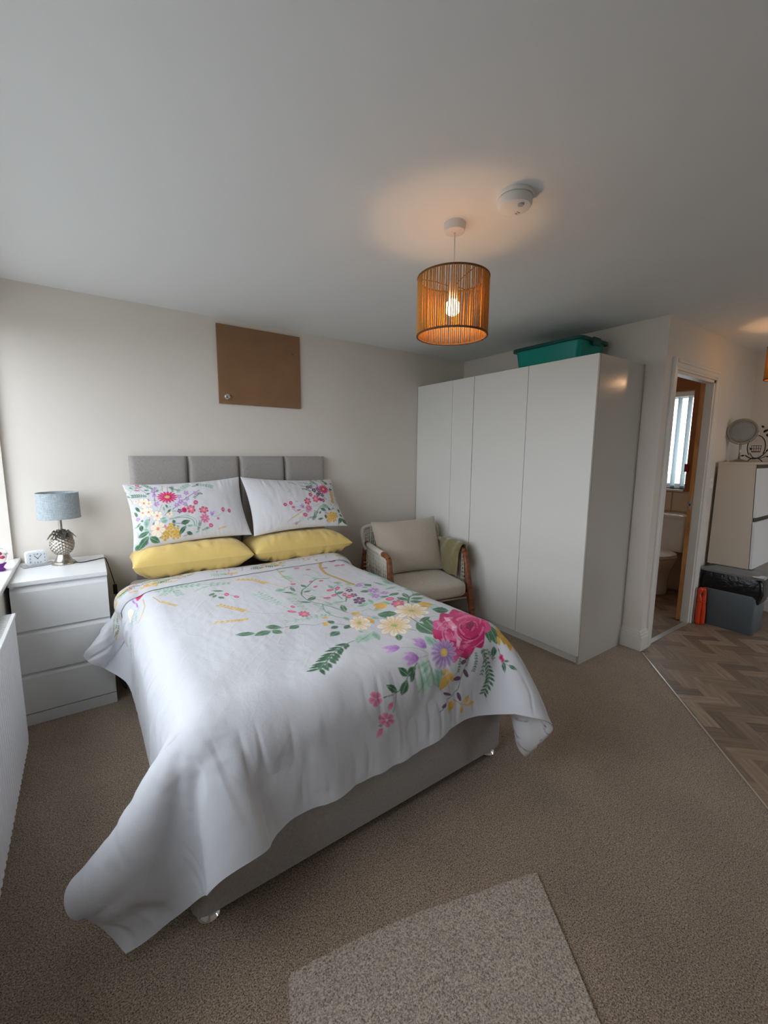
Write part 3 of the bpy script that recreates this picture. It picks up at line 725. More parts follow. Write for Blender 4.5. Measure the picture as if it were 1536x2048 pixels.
def draw_motifs(cv, motifs):
    """motifs in cloth mm: kind + numbers (see the list next to the data)"""
    for m in motifs:
        k = m[0]
        if k == 'S':                                   # stem: colour id, width, points
            cols = [(86, 128, 98), (196, 162, 92), (112, 100, 104), (60, 78, 60), (150, 182, 160), (90, 60, 80)]
            pts = np.array(m[3:], float).reshape(-1, 2)
            if len(pts) > 2: pts = np.array([tuple(v)[:2] for v in spline([(x, y, 0) for x, y in pts], 6)])
            cv.line(pts, m[2], cols[m[1]])
        elif k == 'L':                                 # leaf: tone, base, tip, width ratio
            g = GREENS[m[1]]; cv.poly(leaf_pts(*m[2:7]), g[0], g[1]); x0, y0, x1, y1 = m[2:6]
            cv.line([(x0, y0), (x0 + .9 * (x1 - x0), y0 + .9 * (y1 - y0))], math.hypot(x1 - x0, y1 - y0) * .03, (200, 216, 204) if m[1] in (0, 2) else (96, 140, 116), .6)
        elif k == 'P':                                 # petal: colour id, base, tip, width
            cols = PET[m[1]]; cv.poly(leaf_pts(*m[2:7]), cols[0], cols[1], ramp='l')
        elif k == 'F':                                 # flower: palette, centre, ax, ay, bx, by (two axes), petals, petal width, core size
            pal, cx, cy, ax, ay, bx, by, n, pwid, core = m[1:11]; c = PET[pal]; pwid = min(pwid, 2.05 / n); A_ = np.array([ax, ay]); B_ = np.array([bx, by]); o = np.array([cx, cy])
            for i in range(n):
                th = 2 * math.pi * (i + .3) / n; d = A_ * math.cos(th) + B_ * math.sin(th); t = (-A_ * math.sin(th) + B_ * math.cos(th)) * pwid
                f = [(.08, 0), (.35, .55), (.7, 1.0), (.92, .75), (1.02, 0)]
                P_ = [o + d * u + t * v for u, v in f] + [o + d * u - t * v for u, v in f[-2:0:-1]]
                if pal in (2, 6): cv.line(P_ + P_[:1], math.hypot(*d) * .05, (206, 168, 120) if pal == 2 else (222, 170, 150), .7)
                cv.poly(P_, c[0], c[1], ramp='l'); cv.line([o + d * .3, o + d * .85], math.hypot(*d) * .05, c[2], .6)
            e = [o + (A_ * math.cos(q) + B_ * math.sin(q)) * core for q in np.linspace(0, 2 * math.pi, 12)[:-1]]; cv.poly(e, c[3], c[4])
        elif k == 'B':                                 # bud / blob ellipse: palette, centre, axes
            c = PET[m[1]]; o = np.array(m[2:4]); A_ = np.array(m[4:6]); B_ = np.array(m[6:8])
            cv.poly([o + A_ * math.cos(q) + B_ * math.sin(q) for q in np.linspace(0, 2 * math.pi, 14)[:-1]], c[0], c[1])
            cv.line([o - A_ * .6, o + A_ * .6], np.hypot(*B_) * .3, c[2], .5)
        elif k == 'N':                                 # fern: tone, leaflets per side, size ratio, points of the rib
            g = GREENS[m[1]]; n = m[2]; sz = m[3]; pts = np.array([tuple(v)[:2] for v in spline([(x, y, 0) for x, y in np.array(m[4:], float).reshape(-1, 2)], 8)])
            ln = np.linalg.norm(np.diff(pts, axis=0), axis=1).sum(); cv.line(pts, ln * .012, g[0])
            for i in range(n):
                f = (i + .6) / n; q = pts[int(f * (len(pts) - 1))]; t = pts[min(int(f * (len(pts) - 1)) + 1, len(pts) - 1)] - pts[max(int(f * (len(pts) - 1)) - 1, 0)]
                t = t / (np.hypot(*t) + 1e-9); nn = np.array([-t[1], t[0]]); l = ln * sz * (.45 + .9 * f * (1.25 - f))
                for sg in (-1, 1):
                    e = q + (t * .75 + nn * sg * .8) * l; cv.poly(leaf_pts(q[0], q[1], e[0], e[1], .36), g[0], g[1])
        elif k == 'W':                                 # wheat ear: points of the ear axis, width
            pts = np.array([tuple(v)[:2] for v in spline([(x, y, 0) for x, y in np.array(m[2:], float).reshape(-1, 2)], 5)]); ln = np.linalg.norm(np.diff(pts, axis=0), axis=1).sum(); n = 9
            for i in range(n):
                f = i / n; q = pts[int(f * (len(pts) - 1))]; t = pts[min(int(f * (len(pts) - 1)) + 1, len(pts) - 1)] - pts[max(int(f * (len(pts) - 1)) - 1, 0)]; t = t / (np.hypot(*t) + 1e-9); nn = np.array([-t[1], t[0]])
                for sg in (-1, 1):
                    e = q + (t * .85 + nn * sg * .5) * ln * .16; cv.poly(leaf_pts(q[0], q[1], e[0], e[1], .5), (206, 168, 92), (228, 200, 140))
        elif k == 'R':                                 # the big rose: centre and two axes
            o = np.array(m[1:3]); A_ = np.array(m[3:5]); B_ = np.array(m[5:7]); rg = np.random.default_rng(8)
            def pt(x, y): return o + A_ * x + B_ * y
            def blob(x, y, rx, ry, rot, c, c2, wob=.10, ph=0):
                P_ = []
                for q in np.linspace(0, 2 * math.pi, 26)[:-1]:
                    r = 1 + wob * math.sin(5 * q + ph) + wob * .6 * math.sin(3 * q + 2 * ph); u_, v_ = rx * r * math.cos(q), ry * r * math.sin(q)
                    P_.append(pt(x + u_ * math.cos(rot) - v_ * math.sin(rot), y + u_ * math.sin(rot) + v_ * math.cos(rot)))
                cv.poly(P_, c, c2)
            dp, md, lt, pk = (156, 10, 84), (206, 40, 120), (236, 140, 184), (248, 204, 222)
            for i in range(11):
                th = 2 * math.pi * i / 11; blob(.62 * math.cos(th), .60 * math.sin(th), .40, .30, th, md if i % 2 else (214, 66, 128), (186, 24, 92) if i % 3 else (226, 104, 154), .08, i)
            for i in range(9):
                th = 2 * math.pi * (i + .4) / 9; blob(.40 * math.cos(th) + .02, .40 * math.sin(th), .34, .24, th + .9, (206, 46, 112) if i % 2 else (178, 22, 88), (232, 120, 166) if i % 2 else (208, 60, 120), .1, i * 2)
            for i in range(5): blob(-.42 + .09 * i, -.40 + .22 * i, .22, .09, 1.1 + .12 * i, pk if i % 2 == 0 else lt, lt, .14, i)
            for i in range(5): blob(-.78 + .05 * i, -.30 + .1 * i, .16, .06, .5 - .2 * i, lt, md, .14, i)
            blob(.30, .05, .48, .50, 0, (188, 26, 92), (206, 48, 114), .07, 1)
            for i in range(10):
                th = .7 * i; r = .46 - .036 * i
                P_ = [pt(.30 + r * math.cos(th + q), .04 + r * .95 * math.sin(th + q)) for q in np.linspace(0, 2.3, 10)]
                cv.line(P_, np.hypot(*A_) * .07, ((232, 116, 164), (146, 12, 70), (214, 70, 128))[i % 3], .9, .6)
            blob(.30, -.02, .14, .20, .2, (122, 18, 66), (160, 24, 84), .1, 2)
            for i in range(26):
                th = rg.uniform(0, 6.28); r = rg.uniform(.45, .95); q0 = rg.uniform(-.3, .3)
                P_ = [pt(r * math.cos(th + q) * (1 - .03 * k2), r * math.sin(th + q) * (1 - .03 * k2)) for k2, q in enumerate(np.linspace(q0, q0 + .5, 6))]
                cv.line(P_, np.hypot(*A_) * .035, (240, 168, 196) if i % 2 else (150, 14, 74), .7, .5)
PET = [((226, 120, 160), (200, 40, 100), (240, 180, 200), (240, 200, 110), (220, 150, 60)),    # 0 magenta
       ((150, 120, 178), (196, 172, 212), (110, 84, 140), (226, 196, 110), (196, 160, 90)),     # 1 lilac
       ((236, 202, 128), (248, 244, 236), (224, 190, 120), (150, 176, 110), (226, 214, 150)),    # 2 cream with yellow heart
       ((236, 196, 110), (206, 160, 58), (190, 140, 50), (120, 140, 80), (206, 170, 80)),       # 3 gold
       ((214, 100, 144), (226, 150, 178), (180, 60, 110), (246, 236, 236), (150, 60, 90)),      # 4 pink, white heart
       ((118, 70, 110), (90, 60, 96), (150, 120, 150), (220, 196, 150), (120, 90, 110)),        # 5 plum
       ((246, 232, 200), (250, 240, 226), (230, 200, 150), (214, 120, 130), (236, 170, 150)),   # 6 pale blossom
       ((196, 22, 90), (226, 84, 140), (150, 12, 66), (226, 190, 120), (214, 160, 90)),         # 7 deep daisy
       ((168, 206, 190), (206, 226, 216), (120, 168, 148), (220, 226, 206), (190, 210, 190)),   # 8 mint
       ((160, 110, 190), (214, 180, 226), (120, 70, 150), (240, 236, 210), (200, 160, 200))]    # 9 violet
DNV, DNU = 76, 85
DUVET = [
1379,-3,16,30,36,36,23,16,20,29,32,33,21,5,11,30,42,47,49,51,49,51,50,51,50,50,51,50,50,50,51,50,50,50,50,50,50,50,50,50,50,50,50,50,50,50,50,50,50,50,50,50,50,51,50,50,50,50,51,50,50,51,50,50,51,50,51,50,50,48,44,39,33,26,18,9,2,0,0,0,0,0,0,0,0,
4,15,10,5,1,-7,-6,6,9,3,-1,-8,-12,-14,-2,0,-1,-1,1,0,0,-2,1,-1,0,1,-1,0,0,0,-1,1,0,0,0,0,0,0,0,0,0,0,0,0,0,0,0,0,0,0,1,0,0,-1,0,0,0,1,-1,0,0,0,0,1,-1,0,0,0,0,0,0,0,0,-1,1,0,0,0,0,0,0,0,0,0,0,
14,12,7,2,-7,-4,6,8,3,-2,-7,-11,-13,-5,0,1,-2,0,0,0,-1,0,0,0,0,-1,0,0,0,0,0,-1,1,0,0,0,0,0,0,0,0,0,0,0,0,0,0,0,1,0,-1,0,0,0,0,1,0,-1,0,0,1,-1,0,0,0,0,0,0,0,0,0,0,0,0,0,0,0,0,0,0,0,0,0,0,0,
23,8,4,-2,-4,2,8,2,-2,-5,-8,-12,-9,-2,0,0,-1,0,0,-1,0,0,-1,0,0,0,0,0,0,0,0,0,0,0,0,0,0,0,0,0,0,0,0,0,0,0,0,0,0,0,0,0,0,0,0,0,0,0,0,0,0,0,0,0,0,0,0,0,0,0,0,0,0,0,-1,1,0,0,0,0,0,0,0,0,0,
30,5,-4,-1,3,6,1,-3,-5,-11,-12,-10,-7,5,7,-1,0,1,0,-3,-1,1,0,0,0,-1,0,0,0,0,0,0,-1,0,0,0,1,0,0,0,0,0,0,0,0,0,0,1,-1,0,0,0,0,0,1,-1,0,0,0,1,-1,0,1,-1,0,0,0,0,0,0,0,0,-1,1,0,0,0,0,0,0,0,0,0,0,0,
36,-3,1,1,5,-2,-3,-5,-12,-14,-4,-9,-1,10,4,-2,2,1,-3,-2,1,-1,0,0,0,1,-1,0,0,0,0,0,0,0,0,0,-1,1,0,0,0,0,0,0,0,0,0,-1,1,0,0,0,0,0,0,0,0,0,0,0,0,0,-1,1,0,0,0,0,0,0,0,0,0,0,0,0,0,0,0,0,0,0,0,0,0,
36,1,1,-1,-2,-2,-6,-14,-13,0,-10,-6,10,10,-1,2,2,0,-6,-1,0,0,0,0,0,0,0,0,0,0,0,0,0,0,0,0,0,-1,0,1,0,0,0,0,0,0,0,1,-1,0,0,0,0,0,0,0,0,0,1,-1,0,0,1,-1,0,0,0,0,0,0,0,0,0,0,0,0,0,0,0,0,0,0,0,0,0,
36,0,-1,-2,-4,-7,-12,-10,0,-5,-10,5,9,3,1,4,3,-10,-1,1,0,0,0,0,0,-1,1,0,0,0,0,0,0,0,0,0,0,0,0,-1,0,1,0,0,0,0,0,-1,0,1,0,0,0,0,-1,1,0,0,-1,1,0,0,-1,1,0,0,0,0,0,0,0,0,0,0,0,0,0,0,0,0,0,0,0,0,0,
34,-2,-3,-4,-5,-9,-11,0,-2,-12,0,10,7,0,5,6,-11,-4,1,0,0,0,0,0,0,0,0,0,0,0,0,0,0,0,0,0,0,0,0,0,0,-1,1,0,0,0,0,0,0,0,0,0,0,0,1,-1,0,0,1,-1,0,0,1,-1,0,0,0,0,0,-1,0,0,1,0,0,0,0,0,0,0,0,0,0,0,0,
30,-3,-4,-5,-8,-10,0,0,-11,-3,8,8,1,4,4,-6,-7,1,0,0,0,0,0,0,0,1,0,0,-1,0,0,0,0,0,1,0,0,0,0,0,0,0,-1,0,1,0,0,0,0,-1,1,0,0,0,-1,1,0,0,-1,1,0,0,-1,1,0,0,0,0,0,0,0,0,0,0,0,0,0,0,0,0,0,0,0,0,0,
24,-4,-5,-6,-6,-3,0,-8,-5,6,8,2,2,4,3,-13,1,0,-1,0,0,1,0,0,0,0,-1,0,1,0,0,0,0,0,-1,0,0,0,1,0,0,0,0,0,-1,1,0,0,0,0,0,0,0,0,1,-1,0,0,0,0,0,0,0,0,0,0,0,0,0,0,0,0,0,0,0,0,0,0,0,0,0,0,0,0,0,
18,-5,-4,-4,-5,0,-4,-6,3,7,3,2,4,4,-14,0,0,0,0,0,0,0,0,0,0,0,1,0,0,0,0,0,0,0,0,0,0,0,-1,0,1,0,0,0,0,-1,1,0,0,0,-1,1,0,0,-1,0,1,0,0,-1,1,0,0,0,0,0,-1,1,0,0,0,0,0,0,0,0,0,0,0,0,0,0,0,0,0,
11,-2,-4,-4,-1,-2,-5,0,6,4,2,2,1,-3,-5,-1,0,0,1,-1,0,0,0,0,0,0,0,0,0,0,0,0,0,0,1,0,0,0,0,0,-1,0,1,0,0,0,-1,1,0,0,0,0,0,0,0,1,-1,0,0,1,-1,0,0,0,0,0,0,0,0,0,0,0,0,0,0,0,0,0,0,0,0,0,0,0,0,
9,-4,-3,-2,-2,-2,-1,4,4,2,2,3,0,-10,-1,1,-1,0,-1,1,0,0,0,0,0,0,0,0,0,0,1,0,0,0,-1,0,0,0,1,0,0,0,-1,1,0,0,0,-1,0,1,0,-1,0,1,0,-1,0,1,0,-1,0,1,0,-1,0,1,0,0,-1,1,0,0,0,0,0,0,0,0,0,0,0,0,0,0,0,
5,-2,-1,-2,-2,0,1,3,2,2,1,1,-3,-5,0,-1,0,0,0,0,0,0,0,1,0,0,0,0,0,0,-1,0,0,0,1,0,0,0,-1,1,0,0,0,-1,1,0,0,0,0,0,0,0,0,0,0,0,0,0,0,0,0,0,0,0,1,-1,0,0,0,0,0,0,0,0,0,0,0,0,0,0,0,0,0,0,0,
5,-3,-2,-2,0,0,3,3,2,2,0,-7,-4,2,0,0,0,0,0,0,0,0,0,-1,0,1,0,0,0,0,0,1,0,0,-1,0,0,1,0,-1,0,0,1,0,-1,0,1,0,0,-1,1,0,0,-1,1,0,0,-1,1,0,0,-1,1,0,-1,1,0,0,0,0,0,0,0,0,0,0,0,0,0,0,0,0,0,0,0,
3,-1,-2,0,0,1,2,2,1,0,0,1,-2,-5,0,-1,1,-1,0,0,0,0,0,1,0,-1,0,0,1,0,0,-1,0,0,1,0,0,-1,1,0,0,0,-1,1,0,0,-1,1,0,0,0,0,0,0,0,0,0,0,0,0,0,0,0,0,0,0,0,0,0,0,0,0,0,0,0,0,0,0,0,0,0,0,0,0,0,
3,-2,-1,-1,1,1,2,1,1,-1,-2,-1,-1,0,-1,1,-1,0,0,-1,0,0,1,-1,0,1,0,0,-1,1,0,0,0,1,-1,0,0,1,-1,0,0,1,0,-1,0,1,0,-1,0,1,-1,0,1,0,-1,0,1,0,-1,1,0,0,-1,1,0,-1,1,-1,1,0,0,0,0,0,0,0,0,0,0,0,0,0,0,0,0,
2,-1,-1,0,0,1,2,0,0,0,0,-2,-1,0,0,-1,0,0,0,0,0,1,-1,1,0,-1,0,1,0,-1,1,0,0,-1,1,0,0,-1,1,0,0,-1,1,0,0,0,0,0,0,0,0,0,0,0,0,1,-1,0,0,0,0,0,1,-1,0,0,0,0,0,0,0,0,0,0,0,0,0,0,0,0,0,0,1,1,0,
2,-1,-1,0,0,2,-1,2,0,-1,-1,0,-1,-1,0,0,0,0,0,0,0,-1,1,-1,1,0,0,0,0,0,0,0,0,1,-1,0,0,1,-1,0,1,0,-1,1,0,-1,0,1,0,-1,1,0,-1,0,1,-1,0,1,0,-1,1,0,-1,1,0,0,-1,1,0,-1,0,1,0,0,0,0,0,0,0,0,0,0,0,-2,0,
2,-1,-1,0,1,-1,2,-1,0,0,0,0,-1,0,0,0,-1,0,0,0,0,0,0,1,-1,0,1,-1,0,1,-1,0,1,-1,0,1,0,-1,1,0,-1,1,0,-1,1,0,0,0,0,0,0,0,0,0,0,0,0,0,0,0,0,0,0,0,0,0,0,0,0,0,0,0,0,0,0,0,0,0,0,0,0,0,-1,1,0,
1,-1,1,-1,0,1,-1,1,0,0,-1,0,0,0,-1,0,0,0,0,0,0,0,0,0,0,0,0,0,0,0,0,1,-1,0,1,-1,0,1,-1,0,1,-1,0,1,-1,0,1,-1,0,1,-1,0,1,0,-1,1,0,-1,1,0,-1,1,0,-1,0,1,0,0,-1,1,0,-1,0,1,0,0,0,0,0,0,0,0,0,0,0,
2,-1,-1,0,0,0,1,0,-1,0,1,-1,0,0,0,0,0,-1,0,0,0,0,0,0,0,1,-1,1,0,-1,1,-1,0,1,-1,1,0,-1,1,0,-1,1,0,0,0,0,0,0,0,0,0,0,0,0,0,0,0,0,0,0,0,0,0,0,1,-1,0,0,0,0,0,0,0,0,0,0,0,0,0,0,0,0,1,-1,0,
1,0,0,0,0,0,-1,0,1,-1,0,0,0,0,0,-1,0,1,-1,0,0,0,0,0,0,0,0,0,0,0,0,0,1,-1,1,-1,0,1,-1,1,0,-1,1,-1,0,1,-1,0,1,-1,0,1,-1,0,1,-1,1,0,-1,1,0,-1,1,0,-1,1,0,-1,1,0,0,0,0,-1,1,0,0,0,0,0,0,0,0,1,0,
1,0,-1,0,0,0,0,0,0,0,0,0,0,0,-1,1,0,-1,0,1,-1,1,0,-1,1,-1,1,-1,1,0,-1,1,-1,1,-1,1,0,-1,1,-1,0,1,-1,1,0,-1,1,0,0,0,0,0,0,1,-1,0,0,0,0,0,0,0,0,0,0,0,0,1,-1,0,0,0,0,0,0,0,0,0,0,0,0,1,-1,1,0,
1,-1,1,-1,0,0,1,-1,0,1,-1,0,0,0,0,-1,0,0,1,-1,1,-1,0,0,0,0,0,0,0,0,1,-1,1,-1,0,0,0,1,-1,1,0,-1,1,-1,1,0,-1,1,-1,1,0,-1,1,-1,0,1,-1,1,0,-1,1,0,-1,1,0,-1,1,-1,1,0,0,0,0,0,0,0,0,0,0,0,0,-1,0,0,-1,
1,0,-1,1,0,-1,0,0,0,0,0,0,0,0,0,0,0,0,-1,0,0,0,0,1,-1,1,-1,1,-1,1,-1,1,-1,1,0,0,0,-1,1,-1,1,0,0,0,-1,1,0,0,0,-1,1,0,0,0,1,-1,0,0,0,0,0,0,0,0,0,0,0,0,0,0,0,0,0,0,0,0,0,0,0,0,0,0,0,-1,1,
1,0,0,-1,0,0,0,1,-1,0,0,0,0,-1,1,0,-1,0,1,0,-1,0,0,0,0,0,1,-1,0,0,1,-1,0,0,0,0,0,1,-1,1,-1,0,0,0,1,-1,1,-1,1,0,-1,1,-1,1,-1,1,0,-1,1,0,-1,1,0,-1,1,0,-1,1,0,0,0,0,0,0,0,0,0,0,0,0,1,0,1,1,0,
1,-1,0,1,-1,1,-1,0,0,0,0,0,0,0,0,-1,1,0,-1,0,1,0,0,-1,1,-1,0,1,0,0,-1,1,0,-1,1,0,0,-1,1,-1,1,0,0,0,0,0,0,0,-1,1,0,0,0,0,0,0,0,0,0,0,0,0,0,1,-1,0,1,-1,0,0,0,0,0,0,0,0,0,0,0,0,0,1,0,0,0,
0,1,-1,0,0,0,0,0,0,0,0,0,0,0,0,0,0,-1,1,0,-1,0,0,1,-1,1,-1,0,0,0,0,0,0,1,-1,0,0,1,-1,1,-1,1,-1,1,-1,1,-1,1,0,-1,1,-1,1,-1,1,-1,0,1,-1,1,0,-1,1,-1,0,1,-1,1,0,-1,1,0,0,0,0,0,0,0,0,0,-1,-1,-1,-1,0,
1,-1,1,-1,1,-1,0,0,0,0,0,0,0,0,-1,1,-1,1,-1,0,0,1,-1,0,1,-1,1,-1,1,-1,1,0,0,-1,1,0,0,-1,1,0,0,-1,1,0,0,-1,1,0,0,0,0,0,0,0,0,0,1,-1,0,0,0,1,-1,0,1,-1,0,0,0,0,0,0,0,0,0,0,0,0,0,0,0,0,0,0,0,
1,0,-1,1,-1,0,1,-1,0,0,0,0,0,0,0,0,0,0,0,0,0,-1,1,0,-1,1,-1,1,-1,1,-1,0,0,1,-1,0,0,1,-1,0,0,1,-1,0,0,1,0,-1,0,1,0,0,-1,1,-1,1,-1,1,0,0,0,-1,1,0,-1,1,0,0,-1,1,-1,1,0,0,0,0,0,0,0,0,1,1,1,1,1,
0,0,1,-1,0,0,0,0,0,0,0,0,0,0,0,-1,1,-1,0,0,0,0,0,0,0,0,1,-1,1,-1,1,-1,1,-1,1,0,0,-1,1,0,0,0,0,0,0,0,-1,1,0,0,0,0,0,0,1,-1,0,0,0,0,0,0,0,0,0,0,0,0,1,-1,0,0,0,0,0,0,0,0,0,0,0,-1,0,-3,-1,
0,1,-1,0,0,1,-1,0,1,-1,0,0,0,0,0,0,0,0,0,0,0,0,0,0,0,0,-1,1,-1,1,-1,1,-1,1,-1,0,0,1,0,-1,0,0,1,-1,1,-1,1,0,0,0,-1,1,0,0,-1,1,0,0,0,0,0,0,0,0,0,0,0,0,-1,1,0,0,0,0,0,0,0,0,0,0,-1,0,-1,2,0,
1,-1,0,0,1,-1,0,0,0,0,0,0,0,0,0,0,-1,0,0,0,0,0,0,0,0,0,1,-1,1,-1,1,-1,1,-1,1,0,0,0,-1,1,0,0,-1,1,0,0,0,-1,1,-1,1,0,0,0,0,0,0,0,0,0,0,0,0,0,0,0,0,0,0,0,0,0,0,0,0,0,0,0,0,1,1,1,1,1,0,
0,0,0,0,0,0,0,0,0,0,0,0,0,0,0,0,0,0,0,0,0,0,0,0,0,0,-1,1,-1,1,-1,1,-1,1,-1,0,0,0,1,-1,1,-1,1,0,-1,1,-1,1,-1,1,0,-1,1,-1,1,0,0,-1,1,-1,1,0,0,0,0,0,0,0,0,0,0,0,0,0,0,0,0,0,0,-1,-1,-1,-1,-1,0,
1,0,-1,1,-1,0,0,1,-1,0,0,0,0,0,0,0,0,0,-1,0,0,0,0,0,0,0,1,-1,1,-1,1,-1,1,-1,1,0,0,0,-1,1,-1,1,0,-1,1,0,0,0,0,0,0,0,0,0,0,0,0,1,-1,1,-1,0,0,0,0,0,0,0,0,0,0,0,0,0,0,0,0,0,0,0,0,0,1,1,1,
1,0,0,-1,0,0,0,0,0,0,0,0,0,0,0,0,0,0,0,0,0,0,0,0,0,-1,0,1,-1,0,0,1,-1,1,-1,0,0,0,1,-1,1,0,-1,1,-1,0,1,0,0,0,-1,1,0,0,0,-1,1,-1,1,0,0,0,0,0,0,0,0,0,0,0,0,0,0,0,0,0,0,0,1,1,2,3,1,1,1,
0,0,1,0,0,-1,0,0,0,0,0,0,0,0,-1,0,0,0,1,-1,0,0,0,0,0,1,-1,0,0,1,0,-1,1,-1,1,0,0,0,-1,1,0,-1,1,0,0,0,0,0,0,0,0,0,0,0,0,1,-1,1,-1,0,0,0,0,0,1,-1,0,0,1,-1,0,0,0,0,0,0,0,1,1,2,1,-1,-1,-2,-3,
0,0,0,0,0,1,0,-1,0,0,0,0,0,0,0,0,0,0,0,0,0,0,0,-1,1,-1,1,-1,1,-1,0,1,-1,1,-1,0,0,0,1,0,-1,1,0,-1,1,0,-1,0,1,-1,1,0,-1,1,0,-1,1,0,0,0,0,1,-1,0,0,0,0,0,0,0,0,0,0,0,0,0,0,1,-1,-1,-2,-3,-2,-2,-1,
0,0,0,0,0,0,0,0,0,0,0,0,0,0,0,0,-1,0,0,0,0,0,0,1,-1,1,-1,1,-1,1,-1,0,1,-1,1,0,0,0,0,-1,1,0,-1,1,0,-1,1,0,0,0,0,0,0,0,0,1,-1,0,0,0,0,0,0,1,-1,0,1,-1,0,1,0,-1,0,0,0,0,0,-1,-1,-3,-1,1,1,2,2,
-1,0,1,0,0,0,0,0,0,0,0,0,0,0,0,0,1,-1,0,0,0,0,0,-1,0,0,0,0,0,0,1,-1,0,0,0,0,0,0,0,1,-1,0,1,0,-1,1,0,0,-1,1,0,0,0,0,0,0,0,0,0,0,0,0,0,0,0,0,0,0,0,0,0,0,0,0,0,0,0,-1,0,1,0,0,0,0,0,
-12,2,2,3,2,2,1,0,0,0,0,0,0,0,0,-1,0,1,-1,0,0,0,0,0,1,-1,1,-1,1,-1,0,1,-1,1,0,-1,1,0,0,-1,1,0,0,0,0,0,0,0,0,0,0,0,0,0,0,0,0,0,0,0,0,0,1,-1,0,1,-1,1,-1,0,0,0,0,0,0,0,0,0,0,0,0,0,0,0,0,
-10,1,-1,0,1,2,2,2,2,1,0,0,0,0,0,0,0,0,0,0,0,0,-1,1,-1,0,0,0,0,0,0,0,0,0,0,1,-1,0,0,1,-1,0,0,0,1,0,0,-1,1,0,0,0,0,0,0,0,0,0,1,-1,1,-1,0,0,1,-1,0,0,1,-1,0,0,0,0,0,0,0,0,0,0,1,2,2,2,3,
-6,-1,1,-1,0,-1,1,2,1,2,2,0,0,0,0,0,-1,0,0,0,0,0,0,0,0,1,-1,1,-1,1,0,-1,1,0,-1,0,1,0,0,-1,1,0,0,0,0,-1,0,1,0,0,0,0,0,0,0,0,0,0,0,1,-1,1,-1,1,-1,0,1,-1,0,1,0,0,0,0,-1,0,0,0,2,3,3,3,2,2,0,
1,-2,-2,0,-2,-1,-1,-1,1,1,2,3,1,0,-1,1,0,0,0,0,-1,0,0,0,0,-1,1,0,0,0,-1,1,0,-1,1,0,0,0,0,1,-1,0,0,0,0,1,0,0,0,0,0,0,0,0,0,0,1,-1,0,0,0,0,1,-1,1,0,-1,1,-1,0,0,0,0,0,0,0,0,3,2,3,1,0,1,-1,0,
10,-2,-2,-3,-1,-1,-2,-1,-3,-1,0,2,3,1,0,-1,0,0,-1,0,1,0,0,0,0,1,-1,0,1,-1,1,0,-1,1,0,0,0,0,0,0,0,0,0,0,0,0,0,0,0,0,0,0,0,0,0,0,0,0,0,0,1,-1,0,0,0,0,1,-1,1,0,-1,0,0,0,0,0,2,1,3,0,0,-1,-2,-1,0,
15,0,-2,-1,-1,-2,-1,-2,0,-3,-2,-3,0,2,0,0,0,-1,1,0,0,-1,0,0,0,-1,1,0,-1,1,0,-1,1,0,0,0,0,0,0,0,1,0,0,0,-1,1,0,0,-1,0,0,0,1,0,0,0,0,1,0,0,-1,1,0,0,0,0,0,0,0,-1,1,0,-1,0,0,0,1,2,-1,-2,-2,-2,-1,0,-1,
3,2,3,2,1,1,0,0,-1,0,-2,-2,-4,-4,1,-1,0,0,0,0,-1,1,0,0,0,1,-1,0,1,-1,0,1,0,0,0,0,-1,0,1,0,-1,0,1,0,0,-1,1,0,0,0,0,0,0,0,0,0,0,0,0,0,0,0,0,0,0,0,0,1,-1,1,0,-1,1,0,0,-1,0,0,-4,-2,-2,-2,-1,-1,-2,
0,0,0,0,0,0,0,0,0,0,0,0,0,0,0,0,0,0,-1,0,0,-1,1,-1,0,0,1,-1,0,1,0,0,-1,0,1,0,1,0,-1,0,1,0,-1,0,1,0,-1,0,1,0,0,0,0,0,0,0,0,0,0,0,1,0,0,1,-1,1,-1,0,0,-1,0,1,-1,0,0,0,-3,-6,-2,-2,-1,0,-1,0,0,
-5,3,2,0,0,0,0,0,0,0,0,0,0,0,-1,0,0,-1,1,-1,0,1,-1,1,0,0,0,1,-1,0,0,0,1,0,-1,1,-1,0,1,0,0,0,0,0,0,0,0,0,0,0,0,0,0,0,0,0,0,0,0,0,0,0,0,0,0,0,1,-1,1,0,0,0,0,0,-1,1,-1,0,0,0,0,0,0,-1,0,
-17,5,5,5,2,0,0,0,0,0,0,0,0,0,0,0,-1,1,-1,0,0,-1,0,0,0,0,0,0,0,1,0,0,0,0,0,0,0,1,-1,0,0,0,0,1,-1,0,1,0,0,0,0,0,0,0,0,0,0,0,1,0,0,0,0,0,1,-1,0,1,-1,0,0,-1,0,0,0,0,0,0,0,0,0,0,0,0,0,
-25,3,4,5,6,6,1,0,0,0,0,0,0,0,-1,0,0,-1,0,0,0,0,1,0,0,0,0,0,1,-1,1,0,0,0,0,0,0,0,0,0,0,0,0,-1,1,0,0,0,-1,1,0,0,0,0,0,0,0,0,-1,1,-1,1,0,0,0,1,0,-1,1,1,-1,1,0,-1,0,-1,0,0,0,0,0,0,1,0,1,
-34,4,3,4,4,4,8,6,1,0,0,0,0,0,0,0,-1,0,0,-1,0,0,-1,0,0,1,0,0,0,1,-1,1,0,0,0,0,1,-1,0,1,-1,1,0,0,0,0,-1,0,1,-1,0,1,-1,1,0,0,0,0,1,-1,1,-1,1,0,0,0,0,1,0,-1,1,-1,-1,0,0,0,0,0,1,3,3,3,1,1,1,
-40,2,3,2,4,4,3,5,8,7,2,0,0,0,-1,-1,0,-1,-1,1,0,0,1,1,1,-1,1,0,0,0,0,0,0,0,1,-1,0,0,0,0,0,0,0,0,0,0,0,0,0,0,0,-1,1,-1,1,0,0,0,-1,1,0,0,0,0,0,0,1,0,0,1,-1,0,1,-1,0,-1,4,7,6,2,1,0,0,1,0,
